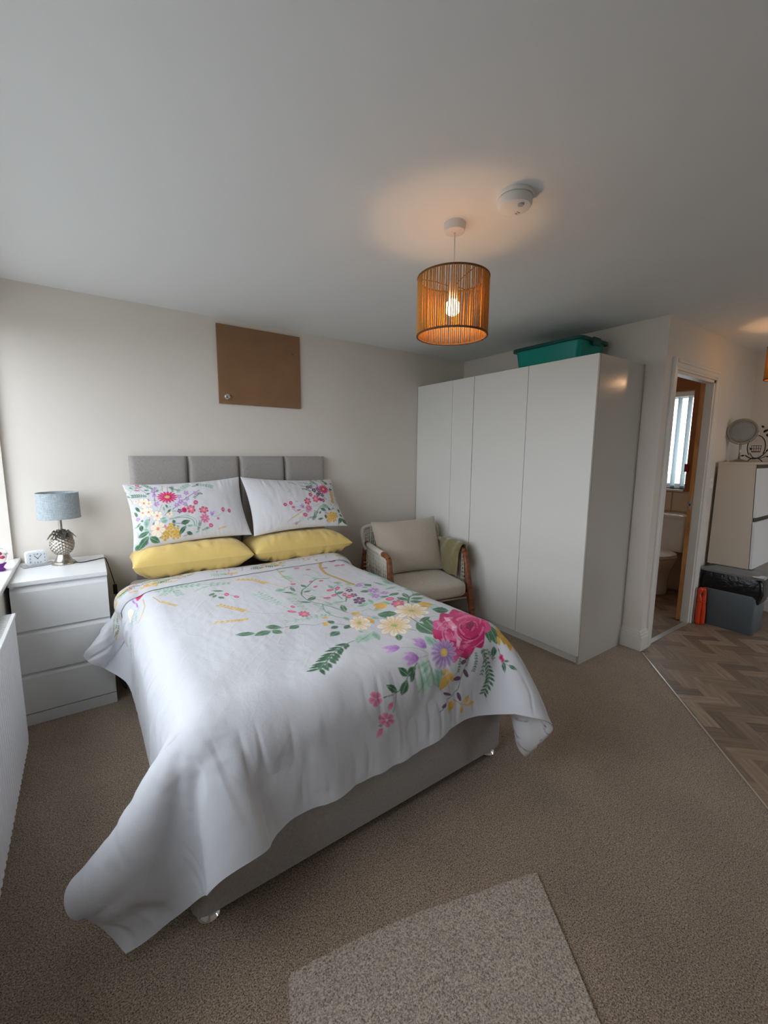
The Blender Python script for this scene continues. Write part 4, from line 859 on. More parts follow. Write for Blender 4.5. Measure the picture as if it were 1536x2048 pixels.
-44,2,1,2,2,3,4,3,4,5,8,8,2,0,-1,0,-1,0,-1,-1,0,0,0,0,0,1,0,1,0,0,1,0,0,1,-1,1,0,0,0,0,0,-1,1,0,0,0,0,0,0,0,0,0,0,0,-1,0,0,1,0,-1,0,1,0,1,0,1,0,1,0,-1,1,0,-1,0,0,12,9,4,2,1,1,-1,0,-1,0,
-45,0,0,1,1,1,2,3,2,3,3,4,9,10,5,-2,-1,-1,0,0,1,1,1,1,1,0,1,-1,1,0,0,-1,0,0,1,-1,0,0,0,0,0,1,-1,0,0,0,0,0,-1,1,0,0,-1,0,1,0,0,-1,0,1,0,-1,0,0,0,0,1,0,1,1,0,0,0,0,7,3,7,4,3,3,1,2,1,2,1,
-47,0,0,0,-1,1,0,1,2,1,1,1,2,5,7,9,8,4,-1,0,0,1,2,1,0,1,0,2,-1,1,0,1,0,-1,0,0,0,0,1,-1,1,-1,0,0,0,-1,1,-1,1,-1,0,0,1,0,-1,0,0,0,0,0,0,0,0,0,1,0,0,2,0,1,1,0,-1,-1,2,3,1,5,4,4,3,2,2,1,2,
-47,0,1,-1,1,-1,0,0,0,1,2,3,5,4,8,7,7,4,1,1,1,3,1,-1,1,0,0,0,1,-1,0,-1,0,1,-1,1,0,0,-1,0,0,0,0,0,0,0,-1,1,0,0,0,0,-1,0,0,0,0,0,0,0,-1,1,0,-1,0,0,0,-1,1,1,0,1,1,-1,0,-1,1,1,3,5,5,3,2,1,0,
-47,0,0,2,0,1,0,1,2,2,3,5,4,7,6,7,2,3,0,1,1,0,0,1,0,0,1,-1,0,0,0,1,0,-1,0,0,-1,0,1,0,-1,0,0,0,-1,1,0,0,-1,0,0,0,0,0,0,0,-1,0,0,-1,1,-1,-1,1,-1,0,-1,0,0,-1,0,0,-1,1,-5,-1,1,3,2,3,4,6,4,1,0,
-45,1,2,1,1,2,3,3,2,4,5,5,6,5,5,2,1,1,1,0,0,-1,0,-1,0,0,-1,0,0,0,-1,0,0,0,0,-1,1,0,-1,0,0,0,0,0,0,0,0,0,0,0,0,-1,1,-1,0,0,0,0,0,0,-1,0,0,-1,0,-1,-1,-2,-2,-1,-2,-2,0,-1,-7,-7,1,3,5,4,5,6,5,5,1,
-43,3,3,2,4,3,4,3,5,4,4,5,4,4,1,0,1,1,-1,0,-1,0,-2,1,-1,0,0,0,-1,0,0,-1,0,0,0,0,-1,0,0,0,0,0,-1,0,0,0,0,-1,1,-1,0,0,-1,1,-1,0,0,-1,0,-1,1,-1,-1,-1,0,-1,0,-1,-1,1,1,1,-2,-10,-4,-6,-8,0,3,5,6,6,5,5,3,
-35,4,4,4,4,4,3,4,5,4,6,4,4,1,2,2,0,-7,0,-1,-1,-3,-1,-2,0,-1,-1,0,-1,0,0,0,-1,0,0,-1,1,0,-1,0,0,0,0,0,0,0,-1,1,-1,1,-1,1,0,-1,1,-1,0,0,-1,1,-1,0,0,-1,-1,-1,-2,-1,-2,-1,2,1,3,1,-14,-9,-4,-5,-2,2,4,5,7,6,5,
-23,5,5,4,4,4,4,4,3,5,2,2,2,1,1,-1,-1,-6,-2,-1,-3,-1,0,-1,0,-1,0,-2,1,-2,0,-1,1,-1,0,0,-1,0,0,0,0,-1,1,-1,0,0,0,-1,1,-1,0,-1,1,0,-1,0,0,0,0,-1,-1,0,-1,1,-1,0,0,-2,-3,0,1,2,2,4,1,-13,-11,-8,-4,-2,1,4,6,6,6,
-3,2,2,4,3,3,4,4,2,2,3,1,0,2,-2,0,-7,1,-1,-10,-1,0,-1,-1,-2,-1,-1,0,-1,1,-1,0,-1,0,-1,1,0,-1,1,-1,0,1,-1,0,0,0,0,0,-1,1,0,0,-1,0,0,0,0,0,0,-1,1,-1,0,-1,0,0,-1,1,-9,-3,1,3,2,5,4,-3,-12,-9,-6,-4,-1,0,3,8,4,
14,2,1,1,2,2,1,1,3,1,0,0,0,-1,0,-5,-4,2,-14,-1,2,1,1,-1,-5,2,-1,0,0,-1,0,-1,0,0,0,-1,0,0,0,0,0,-1,0,0,1,-1,0,0,0,-1,0,0,0,0,0,0,0,-1,0,0,0,0,0,0,0,0,1,-3,-6,-5,0,2,4,4,6,1,-11,-11,-6,-6,-3,1,1,2,8,
28,-1,-1,0,0,1,1,1,0,1,0,0,-1,0,-2,-6,2,-14,-5,3,2,1,0,-2,-4,-3,1,0,0,-1,0,1,0,-1,0,0,0,0,-1,0,0,0,0,1,-1,0,0,0,0,0,0,0,0,-1,0,0,0,0,0,0,0,0,0,0,0,1,0,-6,-5,-4,-3,1,4,4,6,5,-4,-13,-10,-4,-3,0,1,-1,3,
38,-3,-2,-1,-1,-1,0,0,1,-1,-1,0,1,-3,-7,1,-11,-12,5,4,1,1,0,-2,-2,-3,0,0,0,1,-1,0,-1,1,0,-1,0,0,0,0,0,0,0,-1,0,0,0,-1,0,0,0,0,0,1,-1,0,0,1,-1,0,0,0,0,1,0,1,-3,-5,-2,-7,-3,1,2,5,6,6,1,-10,-12,-8,-5,0,0,-2,0,
23,1,0,1,2,1,2,1,-1,0,0,0,-2,-4,-1,-10,-14,1,6,3,1,0,-1,-1,-2,-4,-1,0,1,-1,1,-1,0,0,-1,1,0,-1,0,0,0,0,0,0,0,0,-1,1,0,0,0,0,0,-1,1,0,-1,0,0,1,-1,1,0,-1,2,-3,-3,-1,-4,-5,-3,-1,2,4,5,7,5,-4,-12,-10,-6,-6,0,0,0,
24,-1,1,3,1,1,0,1,1,0,0,-2,-3,-5,-7,-12,-5,5,4,2,1,1,0,-2,-3,-2,-2,0,0,1,-1,1,-1,0,0,0,0,0,0,0,0,-1,0,0,0,0,0,0,0,0,0,-1,0,1,0,-1,1,-1,1,-1,1,0,0,1,-1,-2,-2,-4,-3,-4,-3,-3,1,4,5,8,7,0,-9,-12,-9,-8,-1,2,-2,
22,4,4,1,0,-1,1,0,0,0,-2,-2,-6,-5,-10,-8,1,6,3,1,2,0,-1,-2,-3,-2,-2,0,0,0,0,0,0,-1,1,0,-1,0,0,0,0,1,-1,0,0,0,0,0,0,0,0,0,0,-1,0,1,-1,1,-1,1,0,-1,1,0,-2,-2,-3,-3,-3,-1,-4,-1,-1,3,5,5,9,7,-4,-12,-10,-10,-9,3,2,
21,4,4,4,1,-2,-1,0,0,-2,-2,-5,-5,-8,-8,-4,4,5,2,3,0,0,-1,-2,-2,-2,-2,-1,0,0,0,0,1,-1,0,0,0,0,-1,0,0,0,0,0,0,0,0,0,0,0,-1,1,0,0,0,-1,1,0,0,0,0,0,0,-1,-2,-2,-3,-3,-1,-3,-2,-3,-1,1,5,6,8,9,1,-7,-13,-10,-9,-8,0,
20,4,3,2,3,2,-3,0,-2,-2,-5,-6,-6,-7,-7,2,7,2,3,1,0,0,-2,0,-2,-3,-1,-2,-1,1,0,0,0,0,0,0,0,-1,1,0,-1,0,1,-1,0,0,0,0,0,-1,1,0,-1,1,0,0,-1,0,1,-1,0,1,-1,-1,-2,-3,-3,-2,0,-1,-3,-3,-1,0,4,5,7,9,8,-3,-9,-12,-12,-13,-4,
19,5,3,0,1,3,1,-3,-4,-5,-4,-5,-6,-6,-2,5,4,2,2,1,1,-1,0,-2,-2,-2,-2,-1,-1,-1,1,0,0,0,-1,0,1,0,-1,0,1,0,-1,1,-1,0,0,0,0,0,0,-1,1,0,0,0,0,0,-1,1,0,0,-1,-1,-2,-3,-3,-1,-2,-1,-3,-2,-2,0,2,5,6,10,8,5,-4,-10,-10,-15,-15,
18,2,3,2,0,0,1,-4,-3,-3,-5,-5,-6,-4,3,5,3,2,2,1,0,-1,-2,0,-1,-2,-2,-2,-1,0,0,0,0,-1,1,0,-1,0,0,0,0,0,0,0,0,0,0,0,-1,1,0,0,0,-1,0,0,0,0,1,0,0,-1,-1,-2,-3,-2,-3,-1,0,-1,-1,-3,-2,-1,1,5,6,6,12,7,0,-2,-6,-11,-16,
18,-1,-1,2,1,2,-3,-1,-3,-4,-4,-4,-4,-1,4,4,2,3,2,1,-1,-1,0,-2,0,-2,-3,-1,-2,0,0,0,0,0,0,0,0,0,-1,0,0,0,0,0,0,0,0,0,0,0,0,0,-1,1,0,0,0,0,0,0,-1,-1,-1,-3,-2,-3,0,-2,1,-1,-3,-2,-3,0,1,3,5,7,7,14,5,0,3,-4,-13,
-1082,-34,-29,-15,5,22,41,46,44,38,27,18,6,-3,-4,-2,0,2,2,3,1,2,0,1,0,0,0,0,0,0,0,-1,0,0,-1,0,0,-1,0,0,0,-1,0,0,0,0,0,0,1,0,0,0,1,0,0,1,0,1,0,0,1,0,0,0,1,0,0,0,0,0,-1,0,0,0,0,0,0,0,0,0,0,0,0,0,0,
-40,4,9,11,11,11,3,-5,-9,-13,-11,-10,-8,-2,-1,0,0,0,0,0,1,-1,0,0,0,0,0,0,0,0,0,0,0,0,0,0,0,0,0,0,0,0,0,0,0,0,0,0,0,0,0,0,0,0,0,0,0,0,0,1,-1,0,0,0,0,0,0,0,0,0,1,-1,0,0,0,0,0,0,0,0,0,0,0,0,0,
-38,7,11,13,14,3,-5,-10,-13,-11,-9,-8,-3,0,0,0,0,-1,1,-1,0,0,0,0,0,0,0,0,0,0,0,0,0,0,0,0,0,0,0,0,0,0,0,0,0,0,0,0,0,0,0,0,0,0,0,0,0,0,0,0,0,0,0,1,-1,0,0,0,0,0,0,1,0,-1,0,0,0,0,0,0,0,0,0,0,0,
-35,12,14,10,6,-2,-11,-13,-9,-9,-9,-4,0,0,0,0,0,0,1,0,-1,0,0,0,0,0,0,0,0,0,0,0,0,0,0,0,0,0,0,0,0,0,0,0,0,0,0,0,0,0,0,0,0,0,0,0,0,0,0,0,0,0,0,0,0,0,0,0,0,0,0,0,-1,1,0,0,0,0,0,0,0,0,0,0,0,
-22,13,16,1,-5,-11,-13,-8,-10,-8,-2,-1,1,0,1,-1,0,1,-1,-1,0,0,0,0,0,0,0,0,0,0,0,0,0,0,0,0,0,0,0,0,0,0,0,0,0,0,0,0,0,0,0,0,0,0,1,-1,1,-1,0,0,0,0,1,-1,0,0,0,0,0,0,0,0,1,0,0,0,0,-1,0,0,0,0,0,0,0,
-13,14,-2,0,-14,-11,-8,-8,-7,-2,-1,2,1,0,0,0,0,1,-1,0,-1,0,0,0,0,0,0,0,0,0,0,0,0,-1,1,0,-1,1,0,0,0,0,0,0,0,0,0,0,0,0,0,0,0,0,-1,1,-1,1,0,0,0,0,-1,1,0,0,0,0,0,0,0,0,0,0,-1,0,0,1,0,0,0,0,0,0,0,
-11,0,-4,-7,-8,-6,-7,-6,-1,0,1,2,-2,0,0,0,1,1,-3,0,0,0,0,0,0,0,0,0,0,0,-1,1,0,0,0,0,0,0,0,0,0,0,0,0,0,0,0,1,-1,0,0,0,0,0,1,-1,1,-1,0,0,0,0,1,-1,0,0,0,0,0,0,0,0,0,0,1,0,0,0,0,0,-1,0,0,0,0,
-18,-5,-5,-7,-5,-6,-4,-1,0,0,3,-1,0,0,0,2,2,-5,1,-1,1,-1,0,0,0,0,0,0,0,0,0,0,0,0,0,0,0,0,0,0,0,0,0,0,0,0,0,-1,1,0,0,0,0,0,-1,1,-1,1,0,0,0,0,-1,1,0,0,0,0,0,0,0,0,0,0,0,0,0,0,0,0,0,0,0,0,0,
-29,-3,-5,-4,-4,-4,-1,0,1,2,0,-3,0,1,0,3,-4,1,-1,1,-1,0,0,0,0,0,0,0,0,0,0,0,0,0,0,0,0,0,0,0,0,0,0,0,0,0,0,0,0,0,0,0,0,0,1,-1,0,0,0,0,0,0,1,-1,0,0,0,0,0,0,0,0,0,0,0,0,0,0,0,0,1,-1,0,0,0,
-36,-5,-4,-3,-3,0,1,0,1,1,-2,0,1,0,3,-2,-1,-1,1,-1,0,0,1,-1,0,0,0,0,0,-1,1,0,0,0,0,0,0,0,0,0,-1,1,0,0,0,0,0,0,0,0,0,0,0,0,-1,1,0,0,0,-1,1,0,-1,1,0,0,0,0,0,0,0,0,0,0,0,0,0,0,0,0,0,0,0,0,0,
-42,-3,-2,-2,-1,0,0,1,1,-1,-2,1,0,1,1,-2,1,0,0,0,-1,1,-1,0,0,0,0,0,0,0,0,0,0,0,0,0,0,0,0,0,0,0,0,0,0,0,0,0,0,0,0,0,0,0,0,0,0,0,0,0,0,0,0,0,0,0,0,0,0,1,0,-1,0,0,0,0,0,0,0,0,0,1,-1,0,0,
-47,-1,-2,-1,1,0,0,1,-1,-1,1,0,1,2,-2,0,0,0,-1,0,1,-1,0,0,0,0,0,0,-1,1,0,0,-1,1,0,-1,1,0,0,0,0,0,0,0,0,0,0,0,0,0,0,0,0,0,0,0,0,0,0,0,0,0,0,0,0,0,0,0,0,-1,0,1,0,0,0,0,0,0,0,0,0,0,0,0,0,
-48,-2,0,1,-1,0,0,0,0,0,0,1,0,0,-1,0,0,0,1,-1,0,0,0,0,0,0,0,0,0,0,0,0,0,0,0,1,-1,0,0,0,0,0,0,0,0,0,0,0,0,0,0,0,0,0,0,0,0,0,0,0,0,0,0,0,0,0,0,0,0,1,0,0,-1,0,0,0,0,0,0,0,0,0,1,-1,0,
-50,0,-1,0,0,1,0,0,-1,1,1,0,1,-2,1,0,0,0,-1,1,0,-1,0,0,0,0,0,0,0,0,0,0,0,0,0,-1,1,0,0,-1,1,0,0,0,0,0,0,0,-1,1,0,0,-1,1,0,0,0,0,0,0,0,0,0,-1,1,0,0,0,0,-1,0,0,1,0,0,0,0,0,0,0,0,0,0,0,0,
-51,0,1,-1,1,-1,1,0,0,0,0,1,-1,1,0,0,0,0,0,-1,0,1,-1,0,0,0,0,0,0,0,0,0,0,0,0,0,0,0,0,0,0,0,0,0,0,0,0,0,0,0,0,0,1,-1,0,0,0,0,0,0,0,0,0,1,-1,0,0,0,0,1,0,0,-1,0,0,0,0,0,0,0,0,0,0,1,-1,
-51,0,0,0,0,1,0,-1,1,1,0,-1,1,-1,0,1,-1,0,0,1,-1,0,1,-1,0,0,0,-1,1,0,0,0,0,0,0,0,0,0,0,0,0,0,0,0,0,0,0,0,0,0,0,0,-1,1,0,-1,1,-1,1,0,-1,1,0,-1,1,0,0,0,0,-1,0,0,1,0,0,0,0,0,0,0,0,0,0,0,0,
-50,0,-1,1,0,0,0,1,0,-1,0,1,-1,1,0,-1,1,0,0,-1,1,-1,0,0,0,0,0,1,-1,0,0,0,0,0,0,0,0,0,0,0,0,0,0,0,0,0,0,0,0,0,0,0,0,0,0,1,-1,1,-1,0,0,0,0,0,0,0,0,0,0,0,1,0,-1,0,0,0,0,0,0,0,0,0,0,0,1,
-52,0,1,0,0,0,0,0,1,0,0,0,0,0,0,1,-1,0,0,1,-1,0,0,1,-1,0,0,0,0,0,0,0,0,0,0,0,0,0,-1,1,0,0,0,0,0,0,0,0,0,-1,1,0,0,0,0,-1,1,-1,1,0,0,0,0,0,-1,1,0,0,0,0,-1,0,1,0,0,0,0,0,0,0,0,0,0,0,0,
-51,0,1,0,0,0,0,0,0,0,1,-1,1,0,0,-1,1,0,0,-1,1,0,-1,0,1,-1,0,0,0,0,0,0,0,0,0,0,0,0,1,-1,0,0,0,0,0,0,0,0,0,0,0,0,0,0,0,0,0,0,0,0,0,0,0,0,0,0,0,0,0,0,0,0,0,0,0,0,0,0,0,0,0,0,0,0,0,
-52,1,-1,1,0,0,1,0,0,0,0,0,0,0,0,1,-1,0,0,0,0,0,1,-1,0,0,0,0,0,0,0,0,0,0,0,0,0,0,-1,1,0,0,0,0,0,0,0,0,0,0,-1,1,0,-1,1,0,0,0,-1,1,0,-1,1,0,0,-1,1,0,0,0,0,0,0,0,0,0,0,0,0,0,0,0,0,0,0,
-50,-1,1,0,0,0,0,0,0,0,0,1,0,0,0,-1,1,0,0,0,-1,0,0,0,0,1,-1,0,1,-1,0,0,0,0,0,0,0,0,0,0,0,0,0,0,0,0,0,0,0,0,1,-1,0,0,0,0,0,0,1,-1,0,0,0,0,0,0,0,0,0,0,0,0,0,0,0,0,0,0,0,0,0,0,0,0,0,
-52,1,0,0,0,1,-1,1,0,0,0,0,0,0,0,0,0,0,0,0,0,1,-1,0,0,0,0,0,0,0,0,0,0,0,0,0,0,0,0,0,0,0,0,0,0,0,0,0,0,0,-1,1,0,0,0,0,-1,1,-1,1,0,0,0,0,0,0,-1,1,0,0,0,0,0,0,0,0,0,0,0,0,0,0,0,0,0,
-51,0,0,0,1,0,0,0,0,1,-1,0,0,0,1,0,0,0,0,0,0,-1,0,1,-1,0,0,0,0,0,0,0,0,0,0,0,0,0,0,0,0,0,0,0,0,0,0,0,0,0,0,0,0,0,0,0,1,-1,0,0,0,0,0,0,0,0,1,-1,0,0,0,0,0,0,0,0,0,0,0,0,0,0,0,0,0,
-51,0,0,0,0,0,1,0,0,-1,1,0,0,1,-1,0,0,0,0,0,0,0,0,0,0,0,0,0,0,0,0,0,0,0,0,0,0,-1,1,0,0,0,0,-1,0,0,1,0,0,0,0,-1,1,0,-1,1,-1,1,0,-1,1,0,-1,0,1,0,-1,0,1,0,0,0,0,0,0,0,0,0,0,0,0,0,0,0,0,
-50,0,0,0,0,0,0,0,0,1,0,0,0,-1,0,1,-1,0,0,0,0,0,1,-1,1,-1,1,-1,0,0,0,0,0,0,0,0,0,1,-1,0,0,0,0,1,0,0,-1,0,0,0,0,1,-1,0,0,0,0,0,0,0,0,0,0,1,-1,0,0,1,-1,0,0,0,0,0,0,0,0,0,0,0,0,0,0,0,0,
-52,1,0,0,1,0,0,0,0,0,0,0,0,0,0,0,0,0,0,0,0,0,0,0,-1,1,-1,1,0,0,0,-1,1,0,-1,1,0,-1,1,0,0,0,-1,0,0,0,0,1,0,0,0,-1,0,1,0,0,0,-1,1,0,-1,1,0,-1,0,1,0,-1,0,0,1,0,0,0,0,0,0,0,0,0,0,0,0,0,0,
-50,-1,1,0,-1,1,0,0,0,0,0,0,0,1,0,0,0,0,0,0,0,0,-1,0,1,-1,1,-1,0,0,0,1,-1,0,1,-1,0,0,0,0,0,0,1,-1,0,0,1,-1,0,0,0,0,1,-1,0,0,0,0,0,0,0,0,0,0,0,0,0,0,0,1,-1,0,0,0,0,0,0,0,0,0,0,0,0,0,0,
-52,1,0,0,1,-1,0,0,1,0,0,0,0,0,0,-1,1,0,0,-1,0,1,0,0,-1,1,-1,1,-1,1,0,-1,1,0,-1,1,0,0,0,0,-1,0,0,1,0,0,-1,0,0,1,0,0,-1,1,0,-1,1,0,-1,1,0,-1,1,0,0,-1,1,0,0,-1,0,0,1,0,0,0,0,0,0,0,0,0,0,0,0,
-50,0,0,0,0,0,0,1,-1,0,0,0,1,-1,0,1,0,-1,0,1,0,-1,0,0,1,-1,1,-1,1,-1,0,0,0,0,0,0,0,0,0,0,1,0,-1,0,0,0,0,0,1,-1,0,0,0,0,0,0,0,0,0,0,0,0,0,0,0,0,0,0,0,0,1,0,-1,0,0,0,0,0,0,0,0,0,0,0,0,
-51,0,0,1,-1,1,0,-1,1,0,0,0,0,0,0,0,-1,1,0,0,0,0,0,0,-1,1,-1,1,-1,1,0,0,0,-1,1,0,-1,1,0,0,-1,0,1,0,0,0,0,0,-1,0,1,0,0,-1,1,0,-1,1,0,-1,1,0,-1,0,1,0,-1,0,1,0,-1,0,0,1,0,0,0,0,0,0,1,0,0,0,0,
-50,0,0,0,0,0,0,1,-1,0,0,1,-1,0,1,-1,1,0,-1,0,0,0,0,0,1,-1,0,0,0,0,0,0,0,1,-1,0,1,-1,0,0,1,-1,0,0,0,0,0,0,0,1,-1,0,0,0,0,0,0,0,0,0,0,0,0,0,0,0,0,0,0,0,0,0,1,-1,0,0,0,0,0,1,-1,0,0,0,0,
-51,0,0,0,1,-1,1,-1,1,0,0,0,0,0,0,0,0,-1,1,0,0,0,0,0,-1,1,0,-1,1,0,-1,1,0,-1,1,0,-1,1,0,-1,0,1,0,0,0,0,0,0,0,-1,0,1,0,0,-1,1,0,-1,1,0,-1,0,1,0,-1,0,1,0,-1,0,1,0,-1,0,1,0,0,0,0,0,0,0,0,0,0,
-50,0,0,0,0,1,-1,1,-1,0,1,-1,0,1,-1,0,0,1,-1,0,0,0,0,0,0,0,0,1,-1,0,0,0,0,0,0,0,0,0,0,1,-1,0,0,0,0,0,0,0,0,0,1,-1,0,0,0,0,0,0,0,0,0,0,0,0,0,0,0,0,0,1,-1,0,0,1,-1,0,0,0,1,-1,0,0,0,0,0,
-50,0,0,0,0,-1,1,-1,1,0,-1,1,0,-1,1,0,0,-1,1,0,-1,0,0,1,0,-1,1,-1,1,-1,1,0,-1,1,0,-1,1,0,-1,0,1,0,0,0,0,0,0,0,0,0,-1,0,1,0,0,-1,1,0,-1,0,1,0,-1,0,1,0,-1,0,1,-1,0,1,0,-1,0,1,0,0,0,0,0,0,0,0,0,
-51,1,0,0,0,1,-1,1,-1,0,1,-1,1,0,-1,1,-1,1,-1,0,1,0,0,-1,0,0,0,0,0,0,0,0,0,0,0,0,0,0,1,-1,0,0,0,0,0,0,0,0,0,0,0,1,-1,0,0,0,0,0,0,0,0,0,0,0,0,0,0,0,0,0,0,0,0,0,1,-1,0,0,0,0,0,0,0,0,1,
-50,-1,1,0,0,-1,1,-1,1,0,0,0,-1,1,0,-1,1,-1,1,-1,0,0,0,0,0,1,-1,1,-1,1,-1,0,1,-1,0,1,0,-1,0,1,0,0,0,0,0,0,0,0,0,0,0,-1,0,1,0,0,-1,1,0,0,-1,0,1,0,-1,0,0,1,-1,0,1,-1,0,1,-1,1,0,0,0,0,0,0,1,0,-1,
-50,0,0,0,0,0,0,1,-1,1,-1,0,1,-1,0,1,-1,0,0,1,-1,0,0,0,0,0,0,0,0,0,0,0,0,1,-1,0,0,1,-1,0,0,0,0,0,0,0,0,0,0,0,0,0,1,-1,0,0,0,0,0,0,0,0,0,0,0,0,0,0,0,1,-1,0,1,-1,1,-1,0,1,-1,0,0,0,0,0,0,
-50,0,0,0,0,0,0,0,0,0,0,0,-1,1,0,-1,0,1,-1,0,1,-1,0,0,1,-1,0,0,0,0,1,0,-1,0,1,0,-1,0,1,0,0,0,0,0,0,0,0,0,0,0,0,0,-1,0,0,1,0,-1,0,0,1,0,-1,0,0,0,1,-1,0,0,0,1,-1,1,-1,1,0,0,0,0,1,0,-1,0,1,
-50,0,0,0,0,1,-1,0,0,0,0,1,0,-1,0,1,0,-1,1,-1,0,0,0,0,0,0,0,0,0,0,0,0,0,0,0,0,1,-1,0,0,0,0,0,0,0,0,0,0,0,0,0,0,0,0,1,-1,0,0,0,0,-1,1,0,0,0,0,0,0,0,0,0,0,0,0,0,0,0,0,0,1,-1,0,0,1,-1,
-50,0,0,0,0,-1,1,0,0,0,0,-1,1,0,0,-1,0,0,0,0,0,1,-1,0,0,0,0,0,1,-1,0,0,1,0,-1,0,0,1,0,0,-1,0,0,0,0,0,1,0,0,0,0,0,0,0,-1,0,0,1,0,0,0,-1,0,0,0,0,0,0,1,-1,1,-1,1,-1,1,0,0,0,0,0,0,1,0,-1,1,
-50,0,0,0,0,1,-1,0,1,-1,0,1,-1,0,0,0,1,0,-1,0,0,0,1,0,-1,0,0,0,0,0,0,0,0,0,0,0,0,0,0,0,1,0,0,0,0,0,-1,0,0,0,0,0,0,0,0,0,1,-1,0,0,0,0,0,0,0,0,0,0,0,0,0,0,0,0,0,0,0,0,1,-1,1,-1,0,1,-1,
-50,0,0,0,0,0,0,0,0,0,0,0,0,0,0,0,-1,0,0,0,0,0,-1,0,1,0,1,-1,0,1,-1,0,0,0,1,0,0,-1,0,0,0,0,0,0,0,0,0,1,0,0,0,0,0,0,0,0,-1,0,0,0,0,0,0,0,1,0,-1,0,0,0,0,0,0,1,0,0,0,0,0,0,0,0,0,0,0,
-48,0,-2,0,0,0,1,-1,0,0,1,-1,0,0,0,0,0,0,0,0,0,-1,1,0,-1,1,-1,1,0,-1,1,0,0,0,0,0,0,1,0,0,0,0,0,0,0,0,0,-1,0,0,0,0,0,0,0,0,0,0,0,0,0,0,0,0,-1,0,1,0,0,0,0,0,0,0,0,0,1,-1,0,0,0,0,1,-1,0,
-49,0,0,0,0,-1,0,0,0,1,-1,0,0,0,0,0,-1,0,0,0,0,0,0,0,0,0,0,0,0,1,-1,0,0,0,0,0,0,0,0,0,0,0,0,0,0,1,0,0,0,0,0,0,0,0,0,0,0,0,0,0,-1,0,0,0,0,0,0,0,-1,1,0,1,-1,0,0,1,-1,1,0,1,-1,0,0,1,0,
-50,0,1,0,0,0,0,0,0,-1,0,1,0,0,-1,0,1,0,-1,0,0,0,0,0,0,0,0,0,0,0,1,0,0,-1,0,0,0,0,0,1,0,0,0,0,0,-1,0,0,0,0,0,0,0,0,0,0,0,0,0,0,1,0,-1,0,0,0,0,0,0,0,0,0,1,0,0,-1,1,0,-1,0,1,1,0,0,1,
-50,0,0,0,0,0,0,1,-1,0,1,-1,0,-1,1,0,-1,-1,1,0,-1,1,-1,0,1,-1,1,0,0,0,0,0,0,1,0,0,0,0,0,-1,0,0,0,0,1,0,0,0,0,0,0,0,0,0,-1,0,0,0,0,0,0,0,1,-1,0,0,-1,1,0,0,0,0,0,0,0,1,0,0,1,0,0,0,0,0,-1,
-49,0,-1,0,0,1,-1,0,1,0,-1,1,-1,1,0,-1,0,1,-1,0,0,-1,1,0,-1,1,-1,0,0,0,1,0,0,0,0,0,0,0,0,0,1,0,0,0,-1,0,0,0,0,0,0,0,0,0,1,0,0,-1,0,0,0,0,-1,1,0,0,0,-1,1,0,-1,1,0,0,1,-1,0,0,0,0,0,0,0,0,0,
-48,0,0,-1,0,0,0,0,-1,0,1,-1,1,-1,-1,0,0,-1,1,-1,0,0,0,0,0,0,1,0,0,0,0,0,0,0,0,0,1,0,0,0,-1,0,0,0,1,0,0,0,0,0,0,-1,0,0,0,0,0,1,0,-1,0,0,0,0,0,0,0,0,-1,0,1,-1,1,1,-1,1,0,1,0,0,-1,0,0,0,1,
-50,0,1,1,-1,0,1,-1,1,0,-1,0,-1,1,0,0,0,0,-1,0,0,0,0,0,0,0,0,0,0,0,0,0,0,0,1,0,-1,0,0,0,1,0,0,0,-1,0,0,0,0,0,0,1,0,0,0,-1,0,0,0,1,-1,0,1,-1,0,0,0,0,0,0,0,1,-1,0,1,-1,1,-1,0,0,1,0,1,0,0,
-50,0,0,0,1,-1,0,0,0,0,0,0,1,-1,0,-1,0,-1,0,0,0,0,0,0,0,0,1,0,0,0,0,0,0,1,-1,0,0,1,0,0,-1,0,1,0,0,0,0,0,0,0,0,0,-1,0,0,1,0,0,-1,0,1,-1,0,0,0,-1,0,0,1,-1,1,-1,1,0,0,1,0,1,0,1,0,0,0,0,0,
-50,0,0,0,0,1,-1,1,-1,1,0,0,-1,1,0,0,-1,0,0,0,-1,0,0,0,1,0,-1,1,0,0,0,0,1,-1,0,1,0,-1,0,0,1,0,-1,0,0,0,0,0,0,0,0,0,1,0,0,-1,0,0,0,0,0,0,0,0,0,0,0,0,-1,1,-1,1,0,0,1,0,0,-1,1,-1,0,1,-1,0,0,
-48,-1,-1,0,0,0,1,-1,1,-1,1,-1,1,-1,0,0,-1,0,-1,-1,0,0,0,1,0,0,1,-1,1,0,0,0,0,0,1,-1,0,1,0,0,-1,0,1,0,0,0,0,0,0,0,0,0,-1,0,0,1,0,-1,1,-1,0,0,0,0,-1,0,0,0,0,0,0,0,1,0,0,1,0,1,-1,1,0,-1,0,0,0,
-43,-2,-2,-2,-1,0,0,1,0,0,-1,1,0,0,0,0,0,-1,0,0,0,0,0,-1,0,1,0,0,0,1,-1,1,-1,1,-1,0,1,-1,0,1,0,0,-1,0,0,0,0,0,0,0,0,0,1,0,0,-1,0,1,-1,1,-1,1,-1,0,0,1,-1,0,0,0,0,0,0,1,0,-1,1,-1,1,-1,0,0,0,0,0,
-38,-3,-2,-2,-2,-2,-1,0,0,0,1,0,0,0,0,-1,0,-1,-1,0,-1,0,0,1,0,0,0,1,0,0,0,0,1,-1,1,0,-1,1,0,-1,0,1,0,0,0,0,0,0,0,0,0,0,0,-1,0,1,0,-1,1,-1,1,-1,0,0,0,-1,0,-1,0,0,1,0,0,1,1,1,-1,1,-1,0,0,0,1,0,0,
